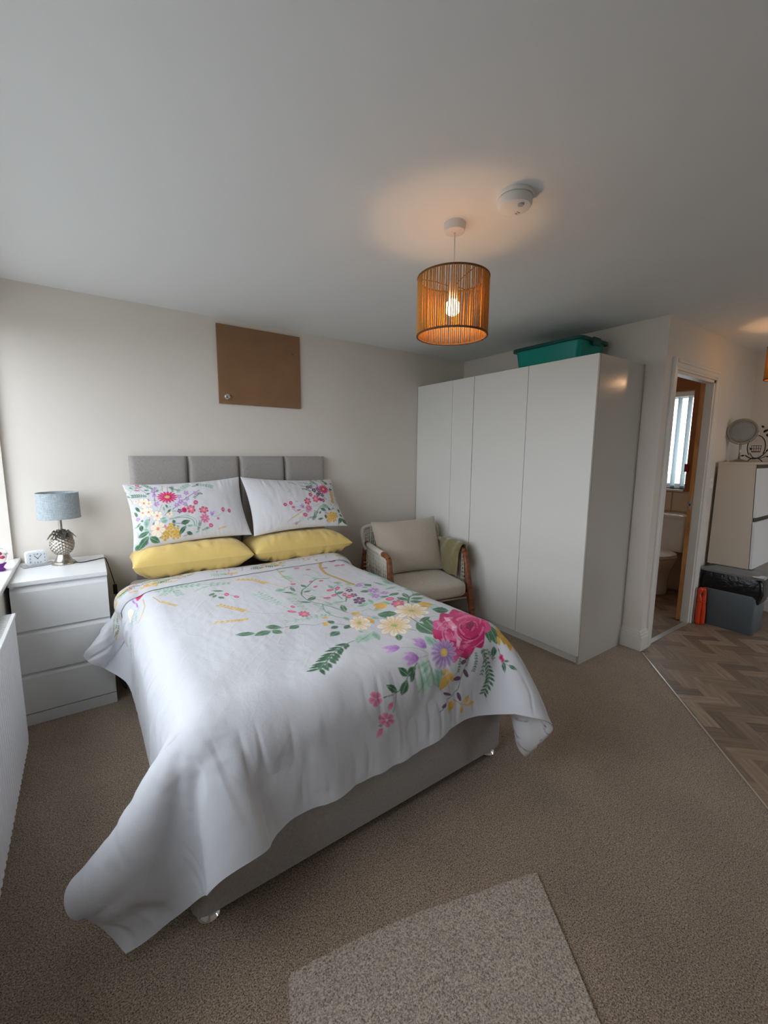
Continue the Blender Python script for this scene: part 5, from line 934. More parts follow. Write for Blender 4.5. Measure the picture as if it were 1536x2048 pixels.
-31,-2,-3,-2,-3,-2,-3,-2,-2,1,-1,1,0,1,0,0,0,0,-1,-1,0,0,0,0,0,0,0,0,0,0,1,0,-1,1,-1,1,0,-1,1,0,0,-1,0,0,0,0,1,0,-1,0,0,0,0,1,0,-1,0,1,-1,1,-1,0,0,1,-1,0,0,0,-1,0,0,1,0,0,1,0,0,0,1,1,1,1,-1,0,1,
-23,-3,-2,-4,-2,-4,-2,-3,-2,-3,-1,-1,2,0,0,1,-2,-1,-1,-1,0,-1,0,0,1,0,1,0,0,0,0,0,1,-1,1,-1,1,0,-1,0,1,0,0,0,0,0,-1,0,1,0,0,0,0,0,-1,1,0,-1,1,-1,1,0,0,-1,0,-1,0,-1,0,0,0,0,2,1,0,2,3,3,1,1,0,-1,0,0,0,
-16,-1,-2,-1,-3,-3,-3,-4,-3,-2,-3,-3,-3,-1,0,1,1,0,0,0,-2,0,0,0,-1,1,-1,0,0,0,0,0,-1,1,-1,1,-1,0,1,0,-1,0,0,1,0,0,0,0,0,0,0,-1,0,0,1,0,-1,1,0,0,-1,1,0,-1,1,0,-1,0,0,0,0,1,-1,1,1,1,2,1,3,1,1,1,1,1,1,
-9,2,2,-1,-1,-2,-4,-4,-4,-4,-2,-2,-3,-4,-4,-4,-2,-1,-2,-2,-1,-1,0,1,1,-1,0,1,0,0,0,0,1,-1,1,-1,1,0,-1,1,0,0,0,-1,0,0,0,0,0,0,0,1,0,0,0,-1,1,0,-1,1,0,-1,0,1,-1,0,-1,-1,-1,0,1,0,2,1,0,1,-1,1,1,2,1,2,1,2,1,
-5,2,-1,0,-1,-1,-2,-2,-3,-4,-5,-5,-6,-3,-4,-3,-1,0,-1,-2,0,-1,1,0,-1,0,0,-1,1,0,-1,0,0,0,0,0,0,0,0,0,0,0,0,0,0,0,0,0,0,0,0,0,0,0,-1,1,0,0,0,0,0,0,0,0,0,0,0,-1,0,-1,0,1,0,1,1,0,0,-1,0,0,2,0,1,0,0,
-8,-3,-2,-3,-3,-2,-3,-2,-3,-3,-4,-4,-3,-3,0,1,2,0,-3,-1,-2,1,0,0,1,0,0,0,-1,0,1,-1,0,1,-1,0,0,0,0,0,0,0,0,0,0,0,0,0,0,0,0,0,0,0,0,0,0,0,0,0,0,1,0,-1,1,-1,0,-1,-2,0,-1,1,2,1,3,-1,-1,-1,-2,-1,0,1,1,0,0,
-17,-3,-4,-4,-3,-3,-2,-3,-2,-2,-2,-1,1,1,2,3,1,2,0,-1,0,-1,0,-1,-1,-1,-1,0,-1,0,0,0,0,-1,1,0,-1,1,0,-1,0,0,0,0,0,0,0,0,0,0,0,0,0,0,1,0,-1,0,1,-1,1,-1,1,1,-1,1,0,1,-1,-1,1,-1,-1,1,2,6,-2,-3,-4,-2,-3,-1,0,0,1,
-28,-5,-3,-3,-2,-3,-1,-1,-1,-1,1,1,2,3,4,2,4,2,-4,-1,-1,0,-1,-1,-1,0,0,-1,0,0,-1,1,-1,1,-1,0,1,-1,0,0,0,0,0,0,0,0,0,0,0,0,0,0,0,0,0,0,1,-1,0,1,-1,1,-1,0,1,1,0,-1,-3,-3,-3,-1,3,5,3,4,8,0,-5,-8,-4,-4,-3,0,-1,
-38,-3,-2,-1,-2,0,0,0,1,2,2,4,3,4,3,6,5,-7,0,-1,0,-1,-1,-2,-1,-2,-1,0,0,-1,1,-1,0,0,0,0,-1,0,1,0,0,0,0,0,0,0,0,0,0,0,0,0,0,0,-1,0,0,1,0,-1,1,0,0,1,0,0,1,-5,-5,-4,-1,0,-1,1,4,5,5,6,5,-4,-8,-8,-4,-3,-1,
-48,1,-1,1,2,1,1,3,2,3,4,4,5,5,8,10,-4,-11,-1,-1,-6,-3,-2,4,0,-1,-1,-1,0,0,-1,0,1,-1,0,0,0,1,-1,0,0,0,0,0,0,0,0,0,0,0,0,0,0,0,0,0,0,0,0,1,-1,0,1,-1,1,0,1,-1,-11,-5,-4,-1,1,0,1,1,5,6,7,7,-3,-8,-10,-6,-4,
-44,1,2,2,1,3,3,2,4,4,4,4,6,9,7,-8,-15,6,-2,-12,-3,-1,1,2,9,-1,-1,0,-1,0,0,0,-1,0,0,0,1,-1,0,0,0,0,0,0,0,0,0,0,0,0,0,0,0,0,1,-1,0,0,0,0,1,0,-1,1,0,0,1,-1,-11,-8,-4,-2,-2,0,0,-1,2,5,5,7,5,-3,-9,-9,-2,
-34,2,2,0,3,2,3,3,4,4,4,7,6,4,-7,-14,1,0,-12,-2,0,-1,-1,5,11,2,-1,-1,0,0,-1,0,0,0,0,1,-1,0,0,0,0,0,0,0,0,0,0,0,0,0,0,0,0,0,0,1,-1,0,0,0,0,0,1,0,0,1,0,-9,-5,-8,-7,-5,-2,-1,1,1,-1,3,4,5,6,4,-2,-12,-10,
-9,-3,-2,1,0,1,1,3,3,4,6,4,2,-8,-12,-5,1,-11,-1,0,1,0,2,4,6,11,0,0,-1,0,0,-1,-2,1,1,0,0,0,0,0,0,0,0,0,0,0,0,0,0,0,0,0,0,0,0,0,1,0,0,0,0,0,0,0,0,0,-7,-11,-2,-6,-6,-5,-3,-2,-1,1,-1,1,4,4,6,1,-5,-2,-5,
16,-7,-6,-3,-2,-1,1,2,3,4,3,-1,-7,-11,-7,3,-10,-3,2,2,0,0,4,3,1,10,5,-1,0,0,0,0,-5,-1,2,1,1,2,0,0,0,-1,0,0,1,0,-1,0,1,0,0,-1,0,-1,-2,2,2,0,-4,4,0,0,0,0,0,-3,-12,-4,-1,-4,-6,-7,-5,-2,0,0,1,-2,2,5,5,6,0,-2,-7,
-7,-3,-1,1,3,3,3,4,4,2,-2,-7,-10,-6,0,-9,-2,1,2,3,0,2,2,3,2,4,8,0,0,0,0,1,-4,-3,1,2,1,2,0,0,0,0,-1,0,1,-1,0,1,-1,1,0,-1,0,-2,0,1,2,0,-2,2,0,0,0,0,-1,-11,-7,-1,-1,-2,-5,-4,-6,-3,-3,1,1,-2,-1,4,5,10,10,-3,-3,
-9,2,3,4,1,-1,1,3,4,-3,-6,-8,-6,-4,-6,-2,0,1,3,1,2,3,2,2,1,2,6,4,1,-1,0,0,-1,-4,-1,1,2,3,0,0,0,0,-3,2,1,1,-2,-1,3,-1,0,-1,-1,-2,0,3,1,0,0,0,0,0,0,0,-8,-6,-4,-2,-1,-1,-3,-5,-6,-5,-2,-1,1,0,-3,1,6,12,12,6,4,
-10,6,7,5,0,-4,-2,3,-2,-5,-7,-6,-5,-4,-4,-1,1,3,2,1,3,3,1,1,2,2,3,7,0,0,0,0,-1,-2,-3,0,1,3,2,0,0,0,-1,-1,2,0,-2,1,1,0,0,-2,-1,0,1,1,1,0,0,0,0,0,0,-5,-7,-5,-3,-2,0,-1,-2,-4,-4,-6,-3,-1,1,2,-3,-2,3,7,17,19,3,
-14,8,8,6,2,-2,-3,0,-7,-6,-7,-6,-4,-4,-1,1,2,1,2,3,3,2,2,1,1,1,3,5,3,0,0,0,-1,-1,-2,-1,1,2,2,0,0,0,-2,0,2,0,-1,-1,2,0,0,-2,-1,-1,1,1,2,0,1,-1,0,0,-4,-6,-4,-4,-2,-1,0,-1,-1,-4,-4,-5,-5,-3,0,4,0,-5,0,5,10,17,16,
-14,7,4,5,5,4,-5,-6,-8,-7,-6,-4,-4,-1,0,1,1,3,1,3,3,2,2,0,1,2,2,4,5,0,0,0,0,-2,-2,-1,1,1,3,0,0,1,-2,0,1,0,-1,0,1,0,0,-2,0,0,1,0,1,0,1,-1,0,-2,-5,-5,-4,-3,-3,-1,1,0,-2,-2,-3,-5,-5,-2,-2,1,5,-3,-3,0,6,15,17,
-18,10,7,-3,2,3,3,-11,-8,-6,-4,-4,-1,-1,1,0,2,2,3,3,2,2,1,2,-1,2,2,2,6,2,0,0,1,-2,-1,-1,0,1,2,0,0,0,-1,0,0,1,-1,0,1,0,0,0,-3,1,0,1,1,0,3,-3,-2,-5,-3,-4,-4,-2,-1,-1,0,-1,0,-2,-3,-4,-5,-5,-1,-1,3,3,-3,-2,2,6,14,
-19,4,5,4,-2,0,-3,-7,-4,-4,-3,-1,-2,0,1,1,2,1,3,3,3,2,1,0,1,0,3,4,3,4,0,0,1,-2,-1,-1,0,1,2,0,0,0,-1,0,1,0,-1,0,1,0,0,-1,-1,0,1,0,1,0,1,-1,-3,-4,-5,-4,-3,-2,-2,1,-1,1,-2,-1,-3,-3,-4,-4,-4,0,2,5,-1,-2,-1,-2,5,
-19,0,0,3,1,-1,-3,-4,-3,-3,-2,-1,0,1,-1,2,0,3,3,3,1,3,2,0,0,2,2,2,4,5,0,0,1,-1,-2,-1,1,0,2,0,0,0,0,-1,1,0,-1,1,0,0,0,0,-2,1,0,2,-1,0,0,-1,-4,-5,-3,-4,-2,-3,0,-1,1,-1,0,-2,-2,-3,-3,-5,-3,-2,0,5,3,-1,2,-3,-4,
710,39,40,39,36,31,22,15,15,19,28,35,46,51,49,42,28,20,9,-1,9,7,1,0,0,0,0,0,0,0,0,0,0,0,0,0,0,0,0,0,0,0,0,0,0,0,0,0,0,0,0,0,0,0,0,0,0,0,0,0,0,0,0,0,0,0,0,-2,-9,-18,-26,-33,-38,-44,-48,-50,-50,-51,-50,-50,-50,-51,-50,-50,-50,
-31,1,-1,-2,-4,-5,-3,3,6,11,8,8,4,-1,1,-1,2,2,-1,1,3,0,-1,0,0,0,0,0,0,0,0,0,0,0,0,0,0,0,0,0,0,0,0,0,0,0,0,0,0,0,0,0,0,0,0,0,0,0,0,0,0,0,0,0,0,0,0,0,0,0,0,0,0,0,0,0,0,1,-1,0,0,0,0,0,0,
-30,-1,-1,-3,-5,-3,1,7,10,8,7,5,0,-1,0,0,3,0,-1,2,2,0,0,0,0,0,0,0,0,0,0,0,0,0,0,0,0,0,0,0,0,0,0,0,0,0,0,0,0,0,0,0,0,0,0,0,0,0,0,0,0,0,0,0,0,0,0,0,0,0,0,1,-1,0,0,0,0,0,0,0,0,0,0,0,0,
-30,-2,-4,-3,-3,1,7,8,7,6,5,2,-1,-1,1,0,0,1,1,4,1,0,0,0,0,0,0,0,0,0,0,0,0,0,0,0,0,0,0,0,0,0,0,0,0,0,0,0,0,0,0,0,0,0,0,0,0,0,0,0,0,0,0,0,0,0,0,0,0,0,0,0,0,0,0,0,0,0,0,0,0,1,-1,0,0,
-33,-2,-4,-1,1,6,8,6,7,5,2,0,-3,2,-2,1,1,-3,-3,13,0,-1,0,0,0,0,0,0,0,0,0,0,0,0,0,0,0,0,0,0,0,0,0,0,0,0,0,0,0,0,0,0,0,0,0,0,0,0,0,0,0,0,0,0,0,0,0,0,0,0,0,0,0,0,0,1,-1,0,0,0,0,0,0,0,0,
-35,-3,0,0,7,6,6,6,4,1,1,-3,0,2,-2,1,-2,-4,11,4,0,0,0,0,0,0,0,0,0,0,0,0,0,0,0,0,0,0,0,0,0,0,0,0,0,0,0,0,0,0,0,0,0,0,0,0,0,0,0,0,0,0,0,0,0,0,0,0,0,0,0,0,0,0,0,0,0,0,1,-1,0,0,1,-1,0,
-34,0,2,4,6,5,5,5,1,0,-1,-2,3,-1,0,-1,-4,0,13,0,-1,0,1,-1,0,0,0,0,0,0,0,0,0,0,0,0,0,0,0,0,0,0,0,0,0,0,0,0,0,0,0,0,0,0,0,0,0,0,0,0,0,0,0,0,0,0,0,0,0,0,0,0,0,0,1,-1,0,0,0,0,0,0,0,1,-1,
-30,2,3,5,3,5,4,0,0,0,-4,3,2,-2,0,-4,-5,17,1,-1,1,1,-1,0,0,0,0,0,0,0,0,0,0,0,0,0,0,0,0,0,0,0,0,0,0,0,0,0,0,0,0,0,0,0,0,0,0,0,0,0,0,0,0,0,0,0,0,0,0,0,0,0,0,0,0,0,0,0,0,0,0,0,0,0,1,
-24,2,5,3,4,3,1,0,0,-2,0,2,-1,0,-2,-7,13,4,-1,0,0,0,0,0,0,0,0,0,0,0,0,0,0,0,0,0,0,0,0,0,0,0,0,0,0,0,0,0,0,0,0,0,0,0,0,0,0,0,0,0,0,0,0,0,0,0,0,0,0,0,0,0,0,0,0,0,1,-1,0,1,-1,0,0,0,0,
-21,4,3,3,3,1,-1,1,-2,-2,3,1,0,-1,-4,6,6,-1,0,1,0,0,0,0,0,0,0,0,0,0,0,0,0,0,0,0,0,0,0,0,0,0,0,0,0,0,0,0,0,0,0,0,0,0,0,0,0,0,0,0,0,0,0,0,0,0,0,0,0,0,1,-1,0,0,0,0,0,0,0,0,1,-1,0,0,0,
-14,3,2,2,2,0,0,-1,-2,2,1,0,-1,-2,-1,8,0,0,1,0,0,-1,0,1,0,0,0,0,0,0,0,0,0,0,0,0,0,0,0,0,0,0,0,0,0,0,0,0,0,0,0,0,0,0,0,0,0,0,0,0,0,0,0,0,0,0,0,0,0,0,0,0,0,0,0,0,0,0,0,0,0,0,0,0,0,
-12,2,2,1,0,0,0,-2,2,2,0,-1,-1,-2,7,1,-1,1,0,0,0,1,0,0,0,0,0,0,0,0,0,0,0,0,0,0,0,0,0,0,0,0,0,0,0,0,0,0,0,0,0,0,0,0,0,0,0,0,0,0,0,0,0,0,0,0,0,0,0,0,0,0,0,1,-1,0,0,1,-1,0,0,1,-1,0,0,
-8,2,0,2,-1,0,0,0,1,-1,0,0,0,2,1,0,1,0,0,0,1,0,0,0,0,0,0,0,0,0,0,0,0,0,0,0,0,0,0,0,0,0,0,0,0,0,0,0,0,0,0,0,0,0,0,0,0,0,0,0,0,0,0,0,0,0,0,0,0,0,0,0,0,0,0,0,0,0,0,0,0,0,1,0,-1,
-7,0,2,-1,1,0,-2,1,1,1,0,-1,0,3,0,0,1,0,0,1,-1,1,0,0,0,0,0,0,0,0,0,0,0,0,0,0,0,0,0,0,0,0,0,0,0,0,0,0,0,0,0,0,0,0,0,0,0,0,0,0,0,0,0,0,0,0,0,0,0,0,0,0,1,-1,0,1,-1,0,1,-1,0,0,0,0,1,
-5,0,0,1,0,-1,1,1,-1,0,0,0,1,1,1,0,-1,1,1,-1,1,-1,1,0,0,0,0,0,0,0,0,0,0,0,0,0,0,0,0,0,0,0,0,0,0,0,0,0,0,0,0,0,0,0,0,0,0,0,0,0,0,0,0,0,0,0,0,0,0,0,0,0,0,0,0,0,0,0,0,0,0,0,0,0,0,
-6,2,0,-1,0,1,0,0,1,0,0,1,0,0,0,1,0,0,0,1,0,0,0,0,0,0,0,0,0,0,0,0,0,0,0,0,0,0,0,0,0,0,0,0,0,0,0,0,0,0,0,0,0,0,0,0,0,0,0,0,0,0,0,0,0,0,0,0,0,0,0,0,0,0,1,-1,0,0,0,1,-1,0,0,0,0,
-4,0,0,1,0,0,0,0,0,0,0,0,0,1,0,0,1,0,0,0,0,1,0,0,0,0,0,0,0,0,0,0,0,0,0,0,0,0,0,0,0,0,0,0,0,0,0,0,0,0,0,0,0,0,0,0,0,0,0,0,0,0,0,0,0,0,0,0,0,0,0,0,0,0,0,0,1,-1,0,0,1,-1,0,0,0,
-4,0,1,0,-1,0,1,0,0,0,0,1,1,-1,1,0,0,0,0,1,0,0,0,0,0,0,0,0,0,0,0,0,0,0,0,0,0,0,0,0,0,0,0,0,0,0,0,0,0,0,0,0,0,0,0,0,0,0,0,0,0,0,0,0,0,0,0,0,0,1,-1,0,0,0,0,0,0,0,0,0,0,0,0,0,0,
-3,0,0,0,1,0,0,0,0,0,0,0,0,0,0,1,0,0,1,-1,1,0,0,0,0,0,0,0,0,0,0,0,0,0,0,0,0,0,0,0,0,0,0,0,0,0,0,0,0,0,0,0,0,0,0,0,0,0,0,0,0,0,0,0,0,0,0,0,0,0,0,1,-1,0,0,0,0,0,0,0,0,0,0,0,0,
-3,1,0,-1,0,0,1,0,0,0,1,-1,0,1,0,-1,1,0,0,1,-1,1,0,0,0,0,0,0,0,0,0,0,0,0,0,0,0,0,0,0,0,0,0,0,0,0,0,0,0,0,0,0,0,0,0,0,0,0,0,0,0,0,0,0,0,0,0,0,0,0,0,0,0,0,0,0,0,1,-1,0,0,1,-1,0,0,
-2,-1,0,1,0,0,-1,1,0,0,0,0,1,-1,0,1,0,0,0,0,1,0,0,0,0,0,0,0,0,0,0,0,0,0,0,0,0,0,0,0,0,0,0,0,0,0,0,0,0,0,0,0,0,0,0,0,0,0,0,0,0,0,0,0,0,0,0,0,0,0,0,0,0,0,0,0,0,0,0,0,0,0,1,-1,0,
-2,1,0,-1,0,1,0,-1,0,1,-1,1,-1,1,0,0,0,0,1,0,0,0,0,0,0,0,0,0,0,0,0,0,0,0,0,0,0,0,0,0,0,0,0,0,0,0,0,0,0,0,0,0,0,0,0,0,0,0,0,0,0,0,0,0,0,0,0,1,-1,0,0,0,0,1,-1,0,0,0,0,0,0,0,0,1,-1,
-2,0,0,1,0,-1,0,0,1,-1,1,-1,1,0,0,0,0,0,0,0,1,0,0,0,0,0,0,0,0,0,0,0,0,0,0,0,0,0,0,0,0,0,0,0,0,0,0,0,0,0,0,0,0,0,0,0,0,0,0,0,0,0,0,0,0,0,0,0,0,0,0,0,0,0,0,1,-1,0,0,0,0,0,0,0,0,
-1,-1,0,0,0,1,0,0,0,0,0,1,-1,0,0,0,0,1,0,0,-1,1,0,0,0,0,0,0,0,0,0,0,0,0,0,0,0,0,0,0,0,0,0,0,0,0,0,0,0,0,0,0,0,0,0,0,0,0,0,0,0,0,0,0,0,0,0,0,0,0,0,0,1,-1,0,0,0,0,1,-1,0,0,0,0,0,
-2,1,0,0,0,-1,0,1,-1,1,-1,0,1,0,0,0,0,0,0,1,0,0,0,0,0,0,0,0,0,0,0,0,0,0,0,0,0,0,0,0,0,0,0,0,0,0,0,0,0,0,0,0,0,0,0,0,0,0,0,0,0,0,0,0,0,0,0,0,0,0,0,0,0,0,0,0,0,0,0,0,0,0,0,0,0,
-1,0,0,0,0,0,1,-1,1,-1,1,0,-1,0,0,0,0,1,0,-1,1,-1,1,0,0,0,0,0,0,0,0,0,0,0,0,0,0,0,0,0,0,0,0,0,0,0,0,0,0,0,0,0,0,0,0,0,0,0,0,0,0,0,0,0,0,0,0,0,0,0,1,-1,0,0,1,-1,0,0,0,0,0,0,0,0,1,
-1,0,0,0,0,0,-1,1,-1,1,0,-1,1,0,0,1,0,-1,0,1,0,0,0,0,0,0,0,0,0,0,0,0,0,0,0,0,0,0,0,0,0,0,0,0,0,0,0,0,0,0,0,0,0,0,0,0,0,0,0,0,0,0,0,0,0,0,0,0,0,0,0,0,0,0,0,0,0,0,0,0,0,0,0,0,0,
-1,0,0,0,0,1,0,0,0,0,-1,1,0,0,0,-1,0,1,0,0,0,0,0,0,0,0,0,0,0,0,0,0,0,0,0,0,0,0,0,0,0,0,0,0,0,0,0,0,0,0,0,0,0,0,0,0,0,0,0,0,0,0,0,0,0,0,0,0,0,0,0,0,0,0,0,0,1,-1,0,1,-1,0,0,0,0,
-1,0,0,0,0,0,0,-1,1,-1,1,0,0,0,0,0,0,0,0,0,0,1,0,0,0,0,0,0,0,0,0,0,0,0,0,0,0,0,0,0,0,0,0,0,0,0,0,0,0,0,0,0,0,0,0,0,0,0,0,0,0,0,0,0,0,0,0,0,0,0,0,0,0,0,0,0,0,0,0,0,0,0,0,0,0,
0,0,0,0,0,-1,1,0,0,0,0,0,-1,0,1,0,0,0,0,0,0,0,0,0,0,0,0,0,0,0,0,0,0,0,0,0,0,0,0,0,0,0,0,0,0,0,0,0,0,0,0,0,0,0,0,0,0,0,0,0,0,0,0,0,0,0,0,0,1,-1,0,0,0,0,0,0,0,1,-1,0,1,-1,0,0,0,
-1,0,0,0,0,0,0,0,0,0,0,0,0,0,0,0,0,0,1,0,0,0,0,0,0,0,0,0,0,0,0,0,0,0,0,0,0,0,0,0,0,0,0,0,0,0,0,0,0,0,0,0,0,0,0,0,0,0,0,0,0,0,0,0,0,0,0,0,0,0,0,0,0,0,0,0,0,-1,1,0,0,0,0,0,0,
-1,0,0,1,0,0,0,0,0,0,0,0,0,0,0,0,0,0,-1,1,0,0,0,0,0,0,0,0,0,0,0,0,0,0,0,0,0,0,0,0,0,0,0,0,0,0,0,0,0,0,0,0,0,0,0,0,0,0,0,0,0,0,0,0,0,0,0,0,0,0,0,1,-1,1,-1,0,0,1,-1,0,0,1,-1,0,0,
0,0,0,-1,0,0,0,0,0,0,0,0,0,0,0,0,1,-1,1,-1,1,0,0,0,0,0,0,0,0,0,0,0,0,0,0,0,0,0,0,0,0,0,0,0,0,0,0,0,0,0,0,0,0,0,0,0,0,0,0,0,0,0,0,0,0,0,0,0,0,0,0,0,0,0,0,0,0,0,0,0,0,0,0,0,0,
-1,0,1,0,0,0,0,0,0,1,-1,0,1,0,-1,0,0,0,0,0,0,0,0,0,0,0,0,0,0,0,0,0,0,0,0,0,0,0,0,0,0,0,0,0,0,0,0,0,0,0,0,0,0,0,0,0,0,0,0,0,0,0,0,0,0,0,0,0,0,0,0,0,0,0,0,1,-1,0,0,0,0,0,0,0,0,
0,0,-1,0,0,1,-1,1,-1,0,0,0,0,0,0,0,0,1,-1,1,0,0,0,0,0,0,0,0,0,0,0,0,0,0,0,0,0,0,0,0,0,0,0,0,0,0,0,0,0,0,0,0,0,0,0,0,0,0,0,0,0,0,0,0,0,0,0,0,0,0,0,0,0,0,0,0,0,0,0,0,0,0,0,0,0,
0,0,0,0,0,0,0,0,0,0,1,-1,0,0,0,1,-1,0,0,0,-1,1,0,0,0,0,0,0,0,0,0,0,0,0,0,0,0,0,0,0,0,0,0,0,0,0,0,0,0,0,0,0,0,0,0,0,0,0,0,0,0,0,0,0,0,0,0,0,0,0,0,0,0,0,0,0,0,0,0,0,0,0,0,0,0,
-1,0,0,0,1,-1,0,0,0,0,0,0,0,0,0,0,0,0,1,0,0,0,0,0,0,0,0,0,0,0,0,0,0,0,0,0,0,0,0,0,0,0,0,0,0,0,0,0,0,0,0,0,0,0,0,0,0,0,0,0,0,0,0,0,0,0,0,0,0,0,0,0,0,0,0,0,0,0,0,0,0,0,0,0,0,
0,0,0,1,-1,0,1,-1,0,0,0,1,-1,0,0,0,0,0,0,-1,1,0,0,0,0,0,0,0,0,0,0,0,0,0,0,0,0,0,0,0,0,0,0,0,0,0,0,0,0,0,0,0,0,0,0,0,0,0,0,0,0,0,0,0,0,0,0,0,0,0,0,0,0,0,0,0,0,0,0,0,0,0,0,0,0,
0,0,0,-1,0,0,0,0,1,-1,0,0,0,0,0,0,0,0,0,1,0,0,0,0,0,0,0,0,0,0,0,0,0,0,0,0,0,0,0,0,0,0,0,0,0,0,0,0,0,0,0,0,0,0,0,0,0,0,0,0,0,0,0,0,0,0,0,0,0,0,0,-1,1,0,0,-1,1,0,0,0,0,0,0,0,0,
-1,0,1,0,0,0,0,0,0,0,0,0,0,0,1,-1,0,0,0,0,0,0,0,0,0,0,0,0,0,0,0,0,0,0,0,0,0,0,0,0,0,0,0,0,0,0,0,0,0,0,0,0,0,0,0,0,0,0,0,0,0,0,0,0,0,0,0,0,0,0,0,1,-1,0,0,1,-1,0,0,0,0,0,0,0,0,
0,0,-1,0,0,0,0,0,0,0,0,0,0,0,0,0,1,0,0,0,0,-1,1,0,0,0,0,0,0,0,0,0,0,0,0,0,0,0,0,0,0,0,0,0,0,0,0,0,0,0,0,0,0,0,0,0,0,0,0,0,0,0,0,0,0,0,0,0,-1,1,0,-1,1,-1,1,-1,1,-1,1,0,0,-1,1,0,0,
-1,0,0,0,1,0,0,0,-1,1,0,0,0,0,0,0,0,0,0,0,0,0,0,0,0,0,0,0,0,0,0,0,0,0,0,0,0,0,0,0,0,0,0,0,0,0,0,0,0,0,0,0,0,0,0,0,0,0,0,0,0,0,0,0,0,0,0,0,0,0,0,0,0,0,0,0,0,0,0,0,0,0,0,0,0,
-1,0,0,1,-1,0,-1,1,0,0,0,-1,1,0,-1,1,0,0,0,0,0,1,0,0,0,0,0,0,0,0,0,0,0,0,0,0,0,0,0,0,0,0,0,0,0,0,0,0,0,0,0,0,0,0,0,0,0,0,0,0,0,0,0,0,0,0,0,0,0,0,-1,1,0,0,0,0,-1,1,0,-1,0,1,0,0,-1,
0,0,0,-1,0,0,1,-1,1,0,-1,1,0,0,0,0,0,0,0,0,0,0,0,0,0,0,0,0,0,0,0,0,0,0,0,0,0,0,0,0,0,0,0,0,0,0,0,0,0,0,0,0,0,0,0,0,0,0,0,0,0,0,0,0,0,0,0,0,0,0,0,0,0,0,-1,1,0,0,-1,1,0,-1,0,0,1,
-1,0,0,0,0,1,-1,0,0,-1,1,0,-1,0,1,0,-1,1,0,0,1,0,0,0,0,0,0,0,0,0,0,0,0,0,0,0,0,0,0,0,0,0,0,0,0,0,0,0,0,0,0,0,0,0,0,0,0,0,0,0,0,0,0,0,0,0,0,-1,1,-1,1,0,-1,0,1,-1,1,-1,1,0,-1,1,0,0,0,
-1,0,0,0,1,-1,1,0,-1,1,0,0,0,0,0,0,0,0,0,0,0,0,0,0,0,0,0,0,0,0,0,0,0,0,0,0,0,0,0,0,0,0,0,0,0,0,0,0,0,0,0,0,0,0,0,0,0,0,0,0,0,0,0,0,0,0,0,0,0,0,0,-1,1,0,0,0,-1,1,0,-1,1,0,0,0,0,
-1,0,0,0,-1,1,-1,1,0,0,0,-1,1,0,-1,0,1,-1,1,1,-1,1,0,0,0,0,0,0,0,0,0,0,0,0,0,0,0,0,0,0,0,0,0,0,0,0,0,0,0,0,0,0,0,0,0,0,0,0,0,0,0,0,0,0,0,0,0,0,0,0,-1,1,-1,0,0,0,1,-1,0,1,0,0,0,0,-1,
-1,0,0,0,0,0,0,0,0,0,0,1,-1,0,1,0,0,0,0,-1,1,0,0,0,0,0,0,0,0,0,0,0,0,0,0,0,0,0,0,0,0,0,0,0,0,0,0,0,0,0,0,0,0,0,0,0,0,0,0,0,0,0,0,0,0,0,0,0,0,0,0,0,0,0,0,0,-1,1,0,-1,0,0,0,-1,1,
-1,0,0,0,0,0,0,-1,1,0,-1,0,1,0,-1,0,0,1,0,1,0,0,0,0,0,0,0,0,0,0,0,0,0,0,0,0,0,0,0,0,0,0,0,0,0,0,0,0,0,0,0,0,0,0,0,0,0,0,0,0,0,0,0,0,0,0,0,0,0,-1,1,-1,0,0,0,0,0,0,0,0,0,0,-1,1,0,
-2,0,0,1,0,-1,1,0,0,0,0,0,0,0,1,0,0,0,-1,0,0,0,1,0,0,0,0,0,0,0,0,0,0,0,0,0,0,0,0,0,0,0,0,0,0,0,0,0,0,0,0,0,0,0,0,0,0,0,0,0,0,0,0,0,0,0,0,0,-1,1,-1,1,0,0,-1,0,1,-1,-1,1,0,0,0,0,0,
-1,0,0,-1,1,0,-1,1,-1,0,1,-1,0,0,0,0,0,0,1,0,1,0,0,0,0,0,0,0,0,0,0,0,0,0,0,0,0,0,0,0,0,0,0,0,0,0,0,0,0,0,0,0,0,0,0,0,0,0,0,0,0,0,0,0,0,0,0,0,0,0,0,-1,0,0,0,0,-1,1,0,0,0,-1,1,0,0,
0,-1,0,0,-1,0,1,-1,1,-1,0,1,0,0,0,0,1,0,0,0,-1,1,0,0,0,0,0,0,0,0,0,0,0,0,0,0,0,0,0,0,0,0,0,0,0,0,0,0,0,0,0,0,0,0,0,0,0,0,0,0,0,0,0,0,0,0,0,0,0,-1,0,0,0,0,0,0,0,-1,1,0,-1,1,0,0,0,
1,0,-1,-1,0,0,-1,1,-1,1,0,-1,0,0,0,0,-1,1,0,1,1,0,0,0,0,0,0,0,0,0,0,0,0,0,0,0,0,0,0,0,0,0,0,0,0,0,0,0,0,0,0,0,0,0,0,0,0,0,0,0,0,0,0,0,0,0,0,0,-1,1,-1,0,-1,0,0,0,0,1,0,-1,1,0,0,0,0,
5,-2,-1,-1,-1,-1,0,-1,1,-1,0,1,-1,1,0,0,1,-1,0,0,0,0,1,0,0,0,0,0,0,0,0,0,0,0,0,0,0,0,0,0,0,0,0,0,0,0,0,0,0,0,0,0,0,0,0,0,0,0,0,1,0,0,0,0,0,0,0,-1,0,-1,0,0,0,0,0,-1,1,-1,0,1,0,0,0,0,0,
